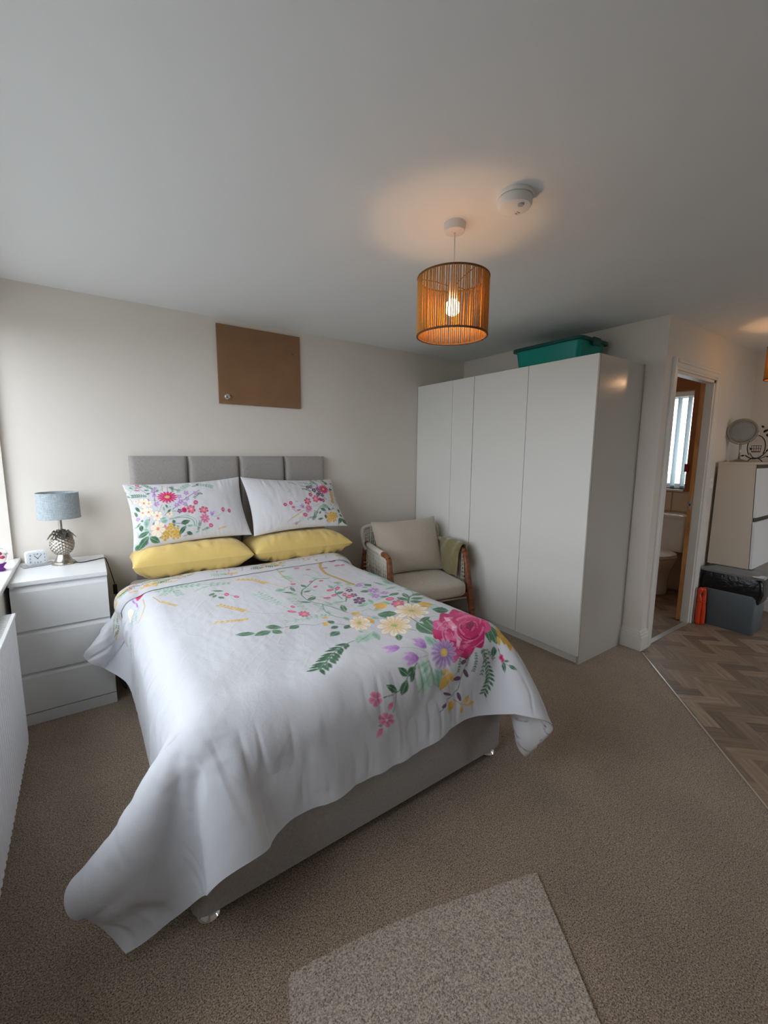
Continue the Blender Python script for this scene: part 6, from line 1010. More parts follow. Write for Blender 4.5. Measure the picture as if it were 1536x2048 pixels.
8,-1,-2,-1,-1,-1,-1,-1,-1,1,-1,0,0,-1,-1,0,0,1,1,0,1,0,0,0,0,0,0,0,0,0,0,0,0,0,0,0,0,0,0,0,0,0,0,0,0,0,0,0,0,0,0,1,0,0,0,0,0,1,0,-1,0,0,0,0,0,0,0,1,0,-1,-1,-1,0,-1,-1,1,0,1,0,0,0,0,0,0,0,
11,-2,0,-2,-1,-2,-1,0,-1,-2,0,-1,0,-1,1,0,0,-1,1,0,0,1,1,0,-1,0,0,0,0,0,0,0,0,0,0,0,0,0,0,0,0,0,0,0,0,0,0,0,0,1,0,-1,1,0,1,0,0,0,0,0,1,0,0,0,0,0,0,-1,-1,0,-1,-1,-1,-1,1,2,1,0,0,0,0,0,0,-1,0,
14,0,-1,0,-2,-1,-1,-2,-1,0,-2,-1,-2,-2,-2,-1,0,1,0,2,1,1,0,-1,1,-1,0,0,0,0,0,0,0,0,0,0,0,0,0,0,0,0,0,0,0,0,0,0,1,-1,0,1,0,0,0,1,1,-1,1,0,0,0,0,0,0,0,0,0,0,-1,-1,-2,-1,-1,1,1,2,1,0,-1,0,0,-1,1,0,
16,1,0,0,0,0,-2,-1,-1,-1,-1,-1,-2,-1,-2,-3,-5,-2,1,2,1,0,-2,1,-1,1,0,0,0,0,0,0,1,0,0,0,0,0,0,0,0,0,0,0,0,0,0,0,-1,1,1,0,0,1,0,0,0,1,0,1,-1,0,1,-1,0,0,0,2,0,-2,-2,-1,-2,-1,0,0,-1,2,1,1,1,-1,1,0,0,
19,0,0,-1,0,-1,0,0,-1,-2,-1,-2,-2,-3,-4,-3,-4,-3,1,-1,0,-2,-1,0,1,0,0,1,0,0,0,0,0,0,0,0,0,0,0,0,0,0,0,0,0,1,0,0,0,0,0,0,1,0,1,0,1,0,0,0,1,0,-1,1,-1,0,-1,-1,3,0,0,-1,0,-1,-1,0,0,0,2,2,0,1,0,0,0,
18,-1,-1,0,-2,0,-1,-2,0,-2,-2,-4,-3,-4,-5,-5,-2,-3,-1,0,-2,0,0,2,0,1,1,-1,1,0,1,0,-1,1,0,0,0,0,0,0,0,1,0,0,0,-1,0,0,1,0,0,1,0,0,0,1,0,1,1,0,0,0,0,-1,0,-1,0,-1,0,0,1,0,0,0,-1,0,1,2,1,2,2,2,0,1,0,
15,-1,-3,-3,-2,-2,-2,-1,-3,0,-3,-2,-4,-4,-3,-2,-1,-1,-2,-1,-1,0,0,-1,2,0,-1,1,0,0,0,0,1,-1,0,1,0,0,0,0,0,-1,0,0,0,0,0,1,0,0,1,0,0,1,1,0,1,0,0,0,0,1,0,0,0,0,-1,-1,1,1,0,1,1,1,-2,-3,0,3,3,3,3,2,2,0,0,
13,-5,-3,-3,-3,-3,-3,-2,-2,-3,-2,-4,-4,-4,-2,-1,-2,-2,0,-2,0,-1,2,1,1,0,1,0,0,1,-1,1,-1,1,0,-1,1,0,0,0,0,0,0,1,0,0,0,-1,0,1,0,0,1,1,0,1,0,1,0,1,0,0,-1,1,-1,0,-1,0,2,3,3,2,-2,-2,0,0,-3,-1,4,4,3,3,3,1,1,
3,-5,-4,-4,-3,-3,-2,-2,-1,-2,-2,-2,-3,-1,-2,-3,-1,3,-2,-2,-1,-1,0,2,-1,1,0,0,0,0,1,-1,1,-1,0,1,-1,0,1,0,0,0,0,-1,0,0,0,0,1,0,0,1,0,1,0,1,0,1,0,1,0,0,0,0,0,0,0,4,6,3,2,0,1,-1,-1,-1,-2,-2,-3,1,5,6,3,2,2,
-11,-3,-4,-3,-3,-2,-2,-2,-1,-2,-2,-2,-1,-3,-2,0,1,0,-2,-1,1,2,0,-2,0,0,0,0,0,0,0,0,0,0,1,-1,1,0,-1,0,0,1,0,0,0,0,0,0,0,0,1,0,1,0,1,0,1,0,1,0,0,0,1,-1,1,0,0,1,7,4,3,0,1,0,0,0,1,-2,-3,-3,1,6,7,4,2,
-27,-2,-1,-1,-2,-1,-1,0,0,0,0,-1,-1,-1,0,0,0,-1,-1,3,0,-1,-1,-3,-4,-1,0,0,0,0,0,1,-1,1,-1,1,-1,0,1,0,0,-1,0,0,0,0,0,1,-1,1,0,1,0,1,1,0,1,0,1,0,1,0,-1,0,0,0,0,1,6,7,5,3,0,1,-2,0,0,1,-2,-3,-3,0,9,8,2,
-39,0,0,-1,1,-1,1,0,-1,1,0,-1,0,0,-1,0,0,-1,2,0,-1,-1,1,-3,-5,0,0,-1,0,0,0,0,0,0,0,0,0,1,-1,0,0,0,0,0,0,0,0,0,1,0,0,1,1,0,0,1,0,1,0,1,0,0,1,0,0,0,1,2,2,5,4,4,2,1,0,-1,3,1,0,-2,-3,-2,0,13,8,
-42,0,0,1,0,1,0,1,1,1,0,1,-1,-1,0,0,0,1,1,-1,-2,-1,-3,-2,-2,-3,-1,1,0,0,0,-1,1,0,0,-1,1,-1,1,0,0,0,0,0,0,0,0,0,0,0,1,0,0,1,1,1,0,0,1,0,0,0,0,0,0,0,2,4,2,2,5,5,3,1,0,-1,0,3,1,-1,-3,-1,7,2,4,
-33,-3,-3,-1,-1,0,1,1,1,0,1,-1,-1,0,0,-1,1,1,-1,-2,-1,-1,-2,-1,-1,-3,0,-1,0,0,0,1,0,-1,1,0,-1,1,-1,0,0,1,0,0,0,0,0,-1,1,0,0,1,0,1,0,1,1,0,0,0,1,1,0,0,0,0,2,3,-1,3,3,4,5,1,1,-2,0,5,2,0,-1,-3,-2,1,6,
-27,-5,-6,-2,0,1,1,0,2,1,-1,-1,0,-1,-1,1,1,1,-1,-2,-1,-2,-2,-2,-1,-2,-1,0,0,0,0,0,0,0,0,0,0,0,0,0,0,-1,1,0,0,0,0,0,0,0,1,0,1,0,1,0,0,2,0,0,0,0,0,0,0,2,3,0,2,2,2,5,3,3,1,-1,-3,2,5,0,-1,-5,-8,1,2,
-28,0,-2,-3,-3,-3,0,1,1,-1,0,0,-1,0,0,1,0,0,-2,-1,-2,-2,-1,-1,-1,0,-2,0,0,-1,0,0,0,1,-1,1,0,-1,1,0,0,0,-1,0,0,0,0,1,-1,1,1,0,0,1,0,1,1,-1,1,1,0,0,0,0,1,1,2,1,1,1,2,2,5,4,1,0,-3,0,4,3,0,-2,-6,-8,-4,
-30,3,4,-1,-5,-6,-2,0,-1,1,0,0,-1,0,1,0,1,-1,-1,-2,-1,-2,-2,-1,-1,-2,-1,0,-1,1,0,0,0,0,0,0,0,0,-1,1,0,0,0,0,0,0,0,0,0,1,-1,0,2,-1,1,0,1,0,1,0,0,0,0,1,1,2,1,2,1,0,2,3,3,4,2,1,-2,-4,2,5,1,-2,-7,-8,-2,
-31,2,0,0,-1,-4,-3,0,-1,-1,0,0,1,0,0,0,0,-2,-1,0,-3,-2,0,-1,-1,-1,0,-1,0,0,0,-1,0,0,1,-1,1,0,0,-1,0,1,0,0,0,0,0,-1,1,0,0,1,0,1,0,0,0,1,0,0,1,0,0,0,2,1,2,1,1,-1,1,3,3,4,3,1,-1,-3,-1,3,3,1,-1,-6,-7,
-30,-2,-1,-2,1,1,-3,-2,-1,1,0,0,0,0,1,0,-1,0,-1,-2,-2,-1,-1,-1,-1,-1,-1,-1,0,0,0,0,0,0,0,0,0,0,0,0,0,-1,1,-1,0,0,0,1,0,0,1,0,0,0,1,0,0,1,-1,1,0,0,1,1,1,2,1,2,-1,1,1,2,3,4,4,1,0,-2,-5,2,3,1,0,-3,-3,
-29,-7,-3,-2,-1,2,1,-1,0,0,0,1,0,1,-1,1,-1,-1,-1,-2,-1,-1,-2,0,0,-1,-1,-1,0,-1,0,1,0,0,0,0,-1,0,1,0,0,0,-1,1,0,0,0,0,0,0,0,0,0,1,0,0,1,-1,1,0,0,1,0,1,2,1,2,0,1,-1,2,1,3,2,4,3,1,-1,-2,-3,1,3,0,1,-2,
-27,-11,-8,-1,0,3,1,1,1,1,2,0,1,-1,1,-1,-1,0,-1,-2,-1,-2,-1,0,-1,-1,-1,0,-1,0,0,0,0,0,0,0,0,0,0,0,0,0,0,0,0,0,0,0,0,0,0,0,1,-1,0,1,0,1,-1,0,1,0,1,2,0,2,1,1,0,1,0,2,2,4,3,3,2,0,-3,-3,1,0,1,-1,0,
-24,-12,-8,-6,2,2,3,2,1,1,0,0,0,1,-1,0,0,-1,-2,-1,-1,-1,-1,-1,0,0,-1,-1,-1,0,0,0,0,0,-1,1,0,0,0,0,0,0,0,0,0,0,0,0,0,0,0,0,0,0,0,0,0,0,1,0,-1,1,2,0,2,2,0,0,0,1,1,2,3,2,3,4,1,1,0,-3,-2,1,0,0,0,]
DUVET_PRINT = [
    ('L', 3, 1412, 979, 1391, 957, 0.89),
    ('S', 4, 3.6, 1354, 1041, 1340, 1019, 1305, 1030),
    ('N', 3, 6, 0.2, 1188, 729, 1212, 714, 1223, 727),
    ('N', 1, 6, 0.2, 1474, 1229, 1512, 1223, 1534, 1235),
    ('L', 3, 1134, 671, 1111, 619, 0.66),
    ('L', 3, 1373, 1176, 1352, 1135, 0.61),
    ('S', 0, 3.8, 1528, 1028, 1516, 998, 1476, 1004),
    ('L', 3, 1237, 857, 1215, 816, 0.56),
    ('L', 3, 1392, 1073, 1345, 1041, 0.56),
    ('L', 1, 1731, 903, 1664, 896, 1.07),
    ('L', 1, 1214, 323, 1179, 312, 0.96),
    ('L', 3, 1392, 975, 1359, 914, 0.61),
    ('N', 3, 6, 0.2, 1232, 703, 1228, 666, 1211, 658),
    ('L', 3, 1217, 709, 1188, 689, 0.9),
    ('L', 3, 1196, 327, 1235, 389, 0.71),
    ('L', 3, 1505, 870, 1465, 823, 1.06),
    ('L', 3, 1245, 876, 1201, 845, 0.86),
    ('L', 1, 1259, 186, 1208, 200, 0.74),
    ('N', 3, 6, 0.2, 1678, 1399, 1728, 1385, 1719, 1431),
    ('S', 0, 4.7, 1548, 687, 1537, 651, 1496, 662),
    ('N', 1, 6, 0.2, 1572, 1192, 1615, 1182, 1641, 1193),
    ('L', 3, 1662, 1331, 1646, 1307, 0.76),
    ('N', 3, 6, 0.2, 1557, 1288, 1551, 1270, 1528, 1269),
    ('N', 3, 6, 0.2, 1658, 829, 1646, 806, 1613, 812),
    ('L', 1, 1437, 599, 1402, 557, 0.86),
    ('L', 1, 1529, 742, 1500, 709, 0.59),
    ('S', 0, 5.2, 1444, 701, 1436, 675, 1401, 695),
    ('N', 3, 6, 0.2, 1728, 1250, 1728, 1222, 1743, 1179),
    ('N', 3, 6, 0.2, 1356, 1037, 1351, 1005, 1331, 994),
    ('L', 3, 1498, 939, 1441, 940, 0.42),
    ('S', 1, 3.3, 1484, 1347, 1482, 1319, 1456, 1317),
    ('N', 3, 6, 0.2, 1430, 468, 1418, 412, 1387, 392),
    ('L', 3, 1532, 1343, 1507, 1319, 0.89),
    ('L', 3, 1649, 1176, 1618, 1146, 1.13),
    ('L', 1, 1728, 1122, 1728, 1166, 0.08),
    ('N', 3, 6, 0.2, 1477, 1184, 1504, 1196, 1513, 1228),
    ('L', 1, 1728, 1150, 1731, 1097, 0.08),
    ('N', 1, 6, 0.2, 1225, 734, 1246, 752, 1253, 797),
    ('N', 1, 6, 0.2, 1664, 870, 1658, 836, 1631, 830),
    ('L', 3, 1623, 1227, 1588, 1192, 1.08),
    ('L', 1, 1116, 541, 1055, 552, 0.98),
    ('S', 1, 3.7, 1591, 1089, 1579, 1059, 1539, 1063),
    ('S', 1, 4.3, 1450, 665, 1494, 657, 1510, 696),
    ('N', 1, 6, 0.2, 1196, 587, 1229, 597, 1248, 638),
    ('L', 3, 1493, 1069, 1469, 1029, 0.78),
    ('S', 0, 4.5, 1425, 635, 1399, 612, 1348, 638),
    ('N', 1, 6, 0.2, 1728, 1291, 1725, 1316, 1722, 1347),
    ('L', 3, 1369, 444, 1322, 420, 0.96),
    ('N', 3, 6, 0.2, 1491, 1453, 1476, 1436, 1451, 1432),
    ('N', 3, 6, 0.2, 1223, 386, 1197, 361, 1157, 374),
    ('N', 1, 6, 0.2, 1701, 1060, 1675, 1045, 1637, 1045),
    ('L', 3, 1481, 645, 1446, 610, 1.19),
    ('N', 3, 6, 0.2, 1670, 845, 1746, 807, 1731, 878),
    ('L', 3, 1728, 1175, 1728, 1234, 0.08),
    ('S', 0, 4.3, 1173, 533, 1150, 511, 1108, 537),
    ('L', 3, 1293, 858, 1239, 847, 0.89),
    ('S', 4, 3.8, 1515, 1112, 1547, 1108, 1553, 1136),
    ('N', 3, 6, 0.2, 1466, 835, 1495, 827, 1505, 846),
    ('L', 1, 1425, 1009, 1456, 1038, 0.6),
    ('N', 3, 6, 0.2, 1632, 1019, 1625, 989, 1599, 982),
    ('L', 3, 1616, 878, 1651, 896, 0.79),
    ('N', 1, 6, 0.2, 1339, 398, 1333, 349, 1308, 339),
    ('N', 3, 6, 0.2, 1307, 434, 1334, 455, 1345, 512),
    ('L', 1, 1731, 1075, 1728, 1116, 0.08),
    ('S', 0, 3.5, 1728, 1231, 1728, 1194, 1728, 1159),
    ('L', 3, 1226, 360, 1196, 270, 0.63),
    ('N', 3, 6, 0.2, 1463, 990, 1484, 1001, 1488, 1035),
    ('L', 3, 1521, 694, 1463, 674, 0.76),
    ('N', 3, 6, 0.2, 1343, 964, 1332, 928, 1307, 916),
    ('L', 1, 1595, 1032, 1560, 1021, 0.55),
    ('N', 1, 14, 0.12, 518, 116, 671, 153, 901, 235),
    ('N', 1, 9, 0.2, 514, 154, 610, 200, 626, 294),
    ('N', 1, 8, 0.2, 533, 84, 589, 165, 553, 246),
    ('N', 1, 12, 0.12, 701, 282, 764, 237, 876, 242),
    ('L', 0, 835, 370, 777, 327, 0.36),
    ('L', 0, 750, 415, 784, 367, 0.44),
    ('L', 0, 760, 450, 787, 400, 0.34),
    ('L', 0, 805, 489, 788, 440, 0.54),
    ('S', 2, 2.8, 798, 397, 833, 430, 874, 516),
    ('B', 0, 833, 430, 11, 7, -7, 27),
    ('B', 0, 865, 500, 10, 14, -5, 18),
    ('B', 9, 544, 2, 38, -3, -2, 20),
    ('B', 9, 638, 28, 36, 16, -2, 18),
    ('B', 9, 417, 213, 2, 57, 7, 13),
    ('B', 9, 411, 154, 2, 28, 5, -1),
    ('B', 5, 601, 18, 27, 3, -1, 16),
    ('B', 7, 447, 126, 23, -30, 4, 31),
    ('B', 0, 502, 63, 29, -9, 0, 30),
    ('B', 0, 473, 97, 24, -17, 2, 26),
    ('S', 1, 5.4, 504, 243, 517, 305, 525, 359),
    ('W', 0, 526, 355, 556, 419, 591, 482),
    ('S', 1, 4.5, 456, 197, 454, 317, 440, 385),
    ('W', 0, 440, 385, 422, 431, 400, 455),
    ('N', 1, 14, 0.1, 400, 235, 355, 328, 274, 394, 229, 413),
    ('N', 1, 8, 0.12, 425, 266, 397, 323, 392, 427),
    ('B', 6, 359, 240, -14, 51, 7, 16),
    ('B', 6, 377, 224, -3, 36, 6, 15),
    ('S', 1, 2, 844, 747, 890, 809, 943, 848, 1021, 882),
    ('W', 0, 844, 747, 802, 664, 750, 563),
    ('W', 0, 824, 848, 766, 836, 672, 794),
    ('N', 3, 8, 0.22, 1005, 761, 989, 640, 968, 518),
    ('N', 3, 6, 0.24, 1079, 886, 1084, 776, 1086, 695),
    ('N', 3, 8, 0.16, 1118, 930, 1168, 891, 1210, 820),
    ('N', 3, 7, 0.18, 1147, 994, 1065, 981, 957, 957),
    ('N', 3, 6, 0.2, 1093, 983, 1040, 972, 1002, 955),
    ('S', 4, 2.4, 1005, 761, 1027, 869, 1066, 913),
    ('F', 0, 1059, 917, 23, 16, -14, 32, 8, 0.3, 0.25),
    ('B', 0, 1045, 817, 8, 9, -5, 13),
    ('B', 0, 1019, 867, 17, 15, -4, 10),
    ('S', 3, 2.5, 1174, 1152, 1137, 1103, 1083, 1061, 1045, 1060, 994, 1013, 914, 1012, 864, 1021),
    ('L', 0, 799, 1019, 726, 983, 0.5),
    ('L', 0, 864, 1021, 788, 1038, 0.63),
    ('L', 0, 856, 973, 917, 1006, 0.69),
    ('L', 0, 870, 1021, 896, 1066, 0.78),
    ('L', 0, 989, 1017, 939, 1036, 0.83),
    ('L', 0, 1108, 1166, 1052, 1195, 0.67),
    ('L', 2, 1128, 1120, 1088, 1130, 0.71),
    ('L', 2, 1127, 1088, 1114, 1047, 0.66),
    ('L', 2, 1149, 1134, 1168, 1163, 1.3),
    ('P', 3, 1107, 1082, 1080, 1056, 0.7),
    ('P', 3, 1099, 1088, 1073, 1082, 0.73),
    ('P', 3, 1136, 1016, 1110, 1008, 0.9),
    ('S', 3, 3.2, 1116, 1280, 1038, 1305, 969, 1351, 921, 1392),
    ('N', 2, 10, 0.3, 1082, 1292, 1024, 1313, 960, 1361, 899, 1407),
    ('L', 2, 932, 1379, 894, 1409, 0.41),
    ('L', 2, 950, 1370, 923, 1418, 0.2),
    ('W', 0, 1075, 370, 1029, 261, 943, 181),
    ('S', 1, 3.3, 1075, 370, 1111, 479, 1168, 636, 1219, 812, 1293, 943),
    ('W', 0, 1227, 109, 1271, 18, 1303, 0),
    ('S', 1, 5.9, 1227, 109, 1199, 308, 1195, 444),
    ('S', 1, 21.2, 1602, 61, 1512, 168, 1451, 356, 1464, 515, 1491, 654),
    ('S', 1, 6.4, 1665, 30, 1602, 61),
    ('S', 4, 3.3, 1303, 109, 1342, 170, 1391, 243, 1409, 375),
    ('B', 0, 1342, 170, 19, 2, -7, 19),
    ('B', 0, 1391, 242, 17, 2, -8, 18),
    ('B', 0, 1506, 249, 19, 3, -9, 18),
    ('B', 0, 1625, 124, 25, 5, -10, 20),
    ('B', 0, 1603, 240, 20, 3, -9, 19),
    ('B', 0, 1641, 247, 16, 0, -10, 19),
    ('B', 0, 1296, 480, 12, 0, -6, 15),
    ('B', 0, 1355, 498, 13, 1, -7, 15),
    ('B', 0, 1279, 578, 13, 1, -6, 14),
    ('B', 0, 1187, 479, 15, 2, -5, 15),
    ('S', 2, 5.3, 1617, 138, 1743, 66, 1728, 131),
    ('S', 4, 2.6, 1475, 242, 1600, 245, 1728, 306),
    ('L', 1, 1377, 471, 1429, 477, 0.46),
    ('N', 1, 6, 0.28, 1731, 766, 1731, 647, 1731, 412),
    ('L', 1, 1731, 522, 1695, 454, 0.23),
    ('L', 1, 1731, 541, 1655, 530, 1.22),
    ('L', 1, 1690, 766, 1667, 679, 0.58),
    ('L', 1, 1640, 766, 1602, 664, 0.27),
    ('L', 1, 1686, 806, 1587, 817, 0.28),
    ('N', 1, 5, 0.3, 1731, 884, 1731, 788, 1731, 719),
    ('L', 1, 1731, 925, 1731, 869, 0.08),
    ('F', 9, 1506, 675, 24, 16, -16, 26, 6, 0.4, 0.2),
    ('L', 0, 1528, 709, 1574, 694, 1.06),
    ('L', 0, 1452, 774, 1514, 792, 0.64),
    ('F', 5, 1378, 888, 27, 18, -28, 45, 6, 0.4, 0.2),
    ('F', 5, 1395, 801, 18, 12, -15, 24, 5, 0.4, 0.2),
    ('F', 5, 1414, 725, 17, 12, -15, 26, 5, 0.4, 0.2),
    ('F', 9, 1529, 792, 31, 21, -29, 44, 6, 0.35, 0.2),
    ('F', 9, 1555, 863, 24, 16, -19, 27, 6, 0.4, 0.2),
    ('F', 9, 1483, 883, 22, 15, -27, 40, 6, 0.4, 0.22),
    ('B', 0, 1505, 981, 16, 15, -19, 24),
    ('F', 0, 1495, 1064, 29, 19, -30, 39, 7, 0.4, 0.25),
    ('F', 0, 1739, 783, -8, 64, 8, 2, 7, 0.4, 0.25),
    ('F', 0, 1731, 692, 0, 36, 0, 8, 6, 0.45, 0.25),
    ('B', 0, 1731, 619, 0, 22, 0, 3),
    ('B', 0, 1326, 665, 20, 4, -8, 16),
    ('B', 0, 1376, 657, 16, 1, -11, 22),
    ('B', 0, 1307, 746, 17, 2, -8, 15),
    ('B', 0, 1257, 764, 20, 4, -6, 13),
    ('B', 0, 1360, 766, 14, 0, -12, 22),
    ('B', 0, 1367, 805, 17, 3, -13, 23),
    ('S', 0, 5.8, 1369, 670, 1333, 713, 1317, 819),
    ('S', 0, 6.6, 1314, 860, 1345, 812, 1355, 774),
    ('L', 1, 1355, 660, 1353, 588, 0.49),
    ('L', 0, 1324, 744, 1378, 719, 0.52),
    ('L', 1, 1314, 860, 1274, 846, 0.34),
    ('S', 0, 5.4, 1156, 663, 1153, 758, 1190, 844, 1221, 933, 1239, 1004),
    ('S', 0, 7.1, 1156, 663, 1193, 595, 1233, 561, 1337, 458, 1396, 464),
    ('L', 2, 1132, 628, 1080, 584, 0.34),
    ('L', 0, 1180, 633, 1233, 622, 0.44),
    ('L', 0, 1152, 761, 1214, 713, 0.47),
    ('L', 0, 1156, 794, 1095, 760, 0.35),
    ('L', 0, 1225, 563, 1225, 504, 0.46),
    ('L', 0, 1143, 608, 1155, 515, 0.24),
    ('L', 0, 1237, 990, 1273, 890, 0.31),
    ('S', 0, 3.6, 1190, 844, 1160, 928, 1160, 1000, 1204, 1097),
    ('N', 1, 6, 0.22, 1160, 928, 1164, 856, 1164, 816),
    ('N', 1, 6, 0.22, 1160, 1000, 1115, 969, 1050, 959),
    ('L', 1, 1155, 997, 1169, 935, 0.25),
    ('L', 1, 1199, 1094, 1198, 1043, 0.57),
    ('L', 1, 1322, 957, 1384, 962, 0.69),
    ('L', 1, 1402, 978, 1429, 895, 0.31),
    ('S', 1, 2, 1280, 1010, 1334, 1029, 1391, 1086),
    ('S', 0, 2, 1278, 1046, 1313, 1122, 1359, 1179),
    ('L', 1, 1317, 1107, 1320, 1152, 0.59),
    ('S', 0, 9.5, 1540, 1087, 1596, 1025, 1653, 994),
    ('S', 4, 9.5, 1653, 994, 1731, 853, 1731, 819),
    ('L', 0, 1556, 1061, 1549, 983, 0.55),
    ('L', 0, 1585, 1029, 1623, 937, 0.33),
    ('L', 0, 1621, 1010, 1731, 984, 0.34),
    ('L', 0, 1588, 1045, 1668, 1062, 0.47),
    ('L', 0, 1558, 1077, 1620, 1100, 0.65),
    ('L', 0, 1540, 933, 1612, 913, 0.66),
    ('L', 0, 1486, 918, 1542, 930, 0.63),
    ('L', 0, 1338, 1115, 1418, 1155, 0.78),
    ('S', 1, 3.4, 1684, 966, 1731, 912, 1731, 938),
    ('S', 1, 4.3, 1684, 1035, 1731, 1003),
    ('P', 3, 1432, 1042, 1402, 988, 1.16),
    ('L', 1, 1463, 1029, 1436, 991, 1.03),
    ('P', 3, 1282, 1097, 1277, 1183, 0.41),
    ('P', 3, 1275, 1061, 1258, 1014, 0.86),
    ('F', 2, 1224, 1150, 39, 27, -36, 58, 8, 0.42, 0.25),
    ('F', 2, 1339, 1247, 64, 43, -64, 88, 9, 0.42, 0.2),
    ('F', 2, 1496, 1169, 69, 47, -59, 74, 9, 0.42, 0.2),
    ('S', 1, 5.5, 1731, 938, 1687, 1057, 1696, 1123),
    ('L', 0, 1731, 1097, 1731, 1019, 0.08),
    ('L', 0, 1731, 1097, 1728, 1122, 0.08),
    ('S', 0, 3, 1746, 1076, 1731, 1091),
    ('B', 0, 1728, 1211, 0, 36, 0, 5),
    ('S', 1, 4.2, 1714, 1160, 1728, 1219, 1728, 1291),
    ('L', 0, 1728, 1228, 1728, 1281, 0.08),
    ('P', 3, 1574, 1116, 1637, 1155, 0.84),
    ('P', 3, 1624, 1165, 1565, 1156, 0.63),
    ('L', 2, 1648, 1261, 1590, 1208, 0.99),
    ('P', 3, 1451, 1042, 1391, 993, 0.84),
    ('P', 3, 1438, 1049, 1371, 1040, 0.68),
    ('L', 1, 1458, 1053, 1458, 1010, 0.6),
    ('L', 1, 1728, 1288, 1709, 1416, 0.11),
    ('L', 1, 1716, 1388, 1735, 1453, 0.69),
    ('L', 1, 1728, 1444, 1750, 1469, 0.71),
    ('L', 0, 1677, 1470, 1673, 1576, 0.64),
    ('L', 0, 1654, 1481, 1643, 1564, 0.48),
    ('L', 2, 1709, 1409, 1749, 1466, 0.63),
    ('L', 0, 1414, 1440, 1435, 1281, 0.52),
    ('L', 0, 1459, 1379, 1495, 1252, 0.39),
    ('L', 2, 1528, 1265, 1449, 1282, 0.36),
    ('S', 0, 5.1, 1444, 1217, 1440, 1293, 1439, 1345),
    ('S', 0, 3.4, 1366, 1309, 1381, 1349),
    ('P', 3, 1749, 1466, 1704, 1584, 0.48),
    ('P', 3, 1756, 1478, 1724, 1612, 0.4),
    ('P', 3, 1766, 1491, 1766, 1613, 0.38),
    ('P', 3, 1690, 1535, 1683, 1584, 0.34),
    ('P', 3, 1765, 1454, 1778, 1533, 0.49),
    ('P', 3, 1756, 1481, 1784, 1566, 0.35),
    ('R', 1563, 1430, 123, 53, -139, 161),
    ('N', 0, 12, 0.16, 1591, 1575, 1609, 1656, 1613, 1728, 1580, 1786),
    ('N', 0, 9, 0.2, 1575, 1577, 1589, 1626, 1570, 1694),
    ('N', 0, 8, 0.2, 1544, 1580, 1536, 1622, 1522, 1663),
    ('N', 0, 8, 0.2, 1470, 1566, 1446, 1593, 1434, 1632),
    ('N', 0, 6, 0.25, 1611, 1585, 1629, 1613, 1650, 1643),
    ('N', 0, 8, 0.18, 1519, 1578, 1501, 1601, 1487, 1629),
    ('L', 2, 1658, 1581, 1647, 1634, 0.55),
    ('S', 3, 2.2, 1675, 1593, 1678, 1635, 1682, 1664),
    ('B', 7, 1678, 1638, 7, 3, -5, 13),
    ('B', 7, 1682, 1653, 6, 3, -4, 11),
    ('L', 2, 1683, 1658, 1680, 1709, 0.34),
    ('L', 2, 1683, 1658, 1710, 1657, 0.42),
    ('L', 2, 1701, 1676, 1738, 1694, 0.45),
    ('S', 3, 2, 1682, 1664, 1701, 1677),
    ('L', 1, 1359, 1502, 1375, 1414, 0.47),
    ('L', 1, 1385, 1493, 1383, 1444, 0.48),
    ('L', 3, 1310, 1539, 1238, 1548, 0.41),
    ('L', 3, 1309, 1568, 1221, 1643, 0.75),
    ('L', 1, 1319, 1576, 1334, 1662, 0.54),
    ('L', 1, 1298, 1550, 1256, 1577, 0.37),
    ('L', 1, 1347, 1587, 1348, 1616, 0.62),
    ('S', 4, 2.4, 1226, 1440, 1284, 1473, 1320, 1512),
    ('S', 4, 2.7, 1269, 1514, 1316, 1518),
    ('P', 9, 1226, 1440, 1167, 1396, 0.56),
    ('P', 9, 1225, 1442, 1155, 1442, 0.34),
    ('P', 9, 1227, 1439, 1196, 1396, 0.53),
    ('P', 9, 1269, 1514, 1194, 1494, 0.35),
    ('P', 9, 1268, 1515, 1199, 1522, 0.29),
    ('P', 9, 1268, 1511, 1222, 1474, 0.44),
    ('P', 9, 1329, 1485, 1314, 1398, 0.38),
    ('P', 9, 1327, 1487, 1285, 1439, 0.44),
    ('P', 9, 1328, 1481, 1344, 1403, 0.26),
    ('F', 1, 1387, 1532, 58, 21, -35, 60, 15, 0.22, 0.27),
    ('S', 3, 3.1, 1489, 1580, 1484, 1617, 1451, 1683, 1430, 1721, 1374, 1741, 1338, 1768),
    ('B', 5, 1468, 1603, 16, -2, 5, 10),
    ('B', 5, 1484, 1663, 9, 22, -10, -1),
    ('B', 5, 1431, 1664, 22, 5, 6, 13),
    ('B', 5, 1379, 1710, 22, 15, -2, 6),
    ('B', 5, 1441, 1751, 6, 22, -8, -2),
    ('B', 5, 1358, 1747, 10, -5, 7, 8),
    ('S', 1, 2.3, 1377, 1598, 1380, 1662, 1392, 1707),
    ('S', 1, 3.4, 1412, 1752, 1457, 1792, 1499, 1817),
    ('P', 3, 1380, 1619, 1339, 1676, 0.73),
    ('P', 3, 1375, 1607, 1413, 1672, 0.3),
    ('P', 3, 1407, 1752, 1389, 1804, 0.8),
    ('P', 3, 1471, 1800, 1499, 1770, 0.77),
    ('P', 3, 1458, 1798, 1460, 1838, 0.52),
    ('P', 3, 1489, 1814, 1535, 1815, 0.4),
    ('P', 3, 1372, 1591, 1354, 1619, 0.61),
    ('S', 3, 2.7, 1251, 1529, 1200, 1554, 1168, 1579, 1132, 1599, 1069, 1597),
    ('S', 3, 2, 1132, 1599, 1122, 1626, 1105, 1662),
    ('L', 2, 1192, 1559, 1164, 1520, 0.66),
    ('L', 2, 1187, 1559, 1240, 1539, 0.53),
    ('L', 2, 1195, 1584, 1232, 1542, 0.44),
    ('L', 2, 1148, 1615, 1184, 1568, 0.58),
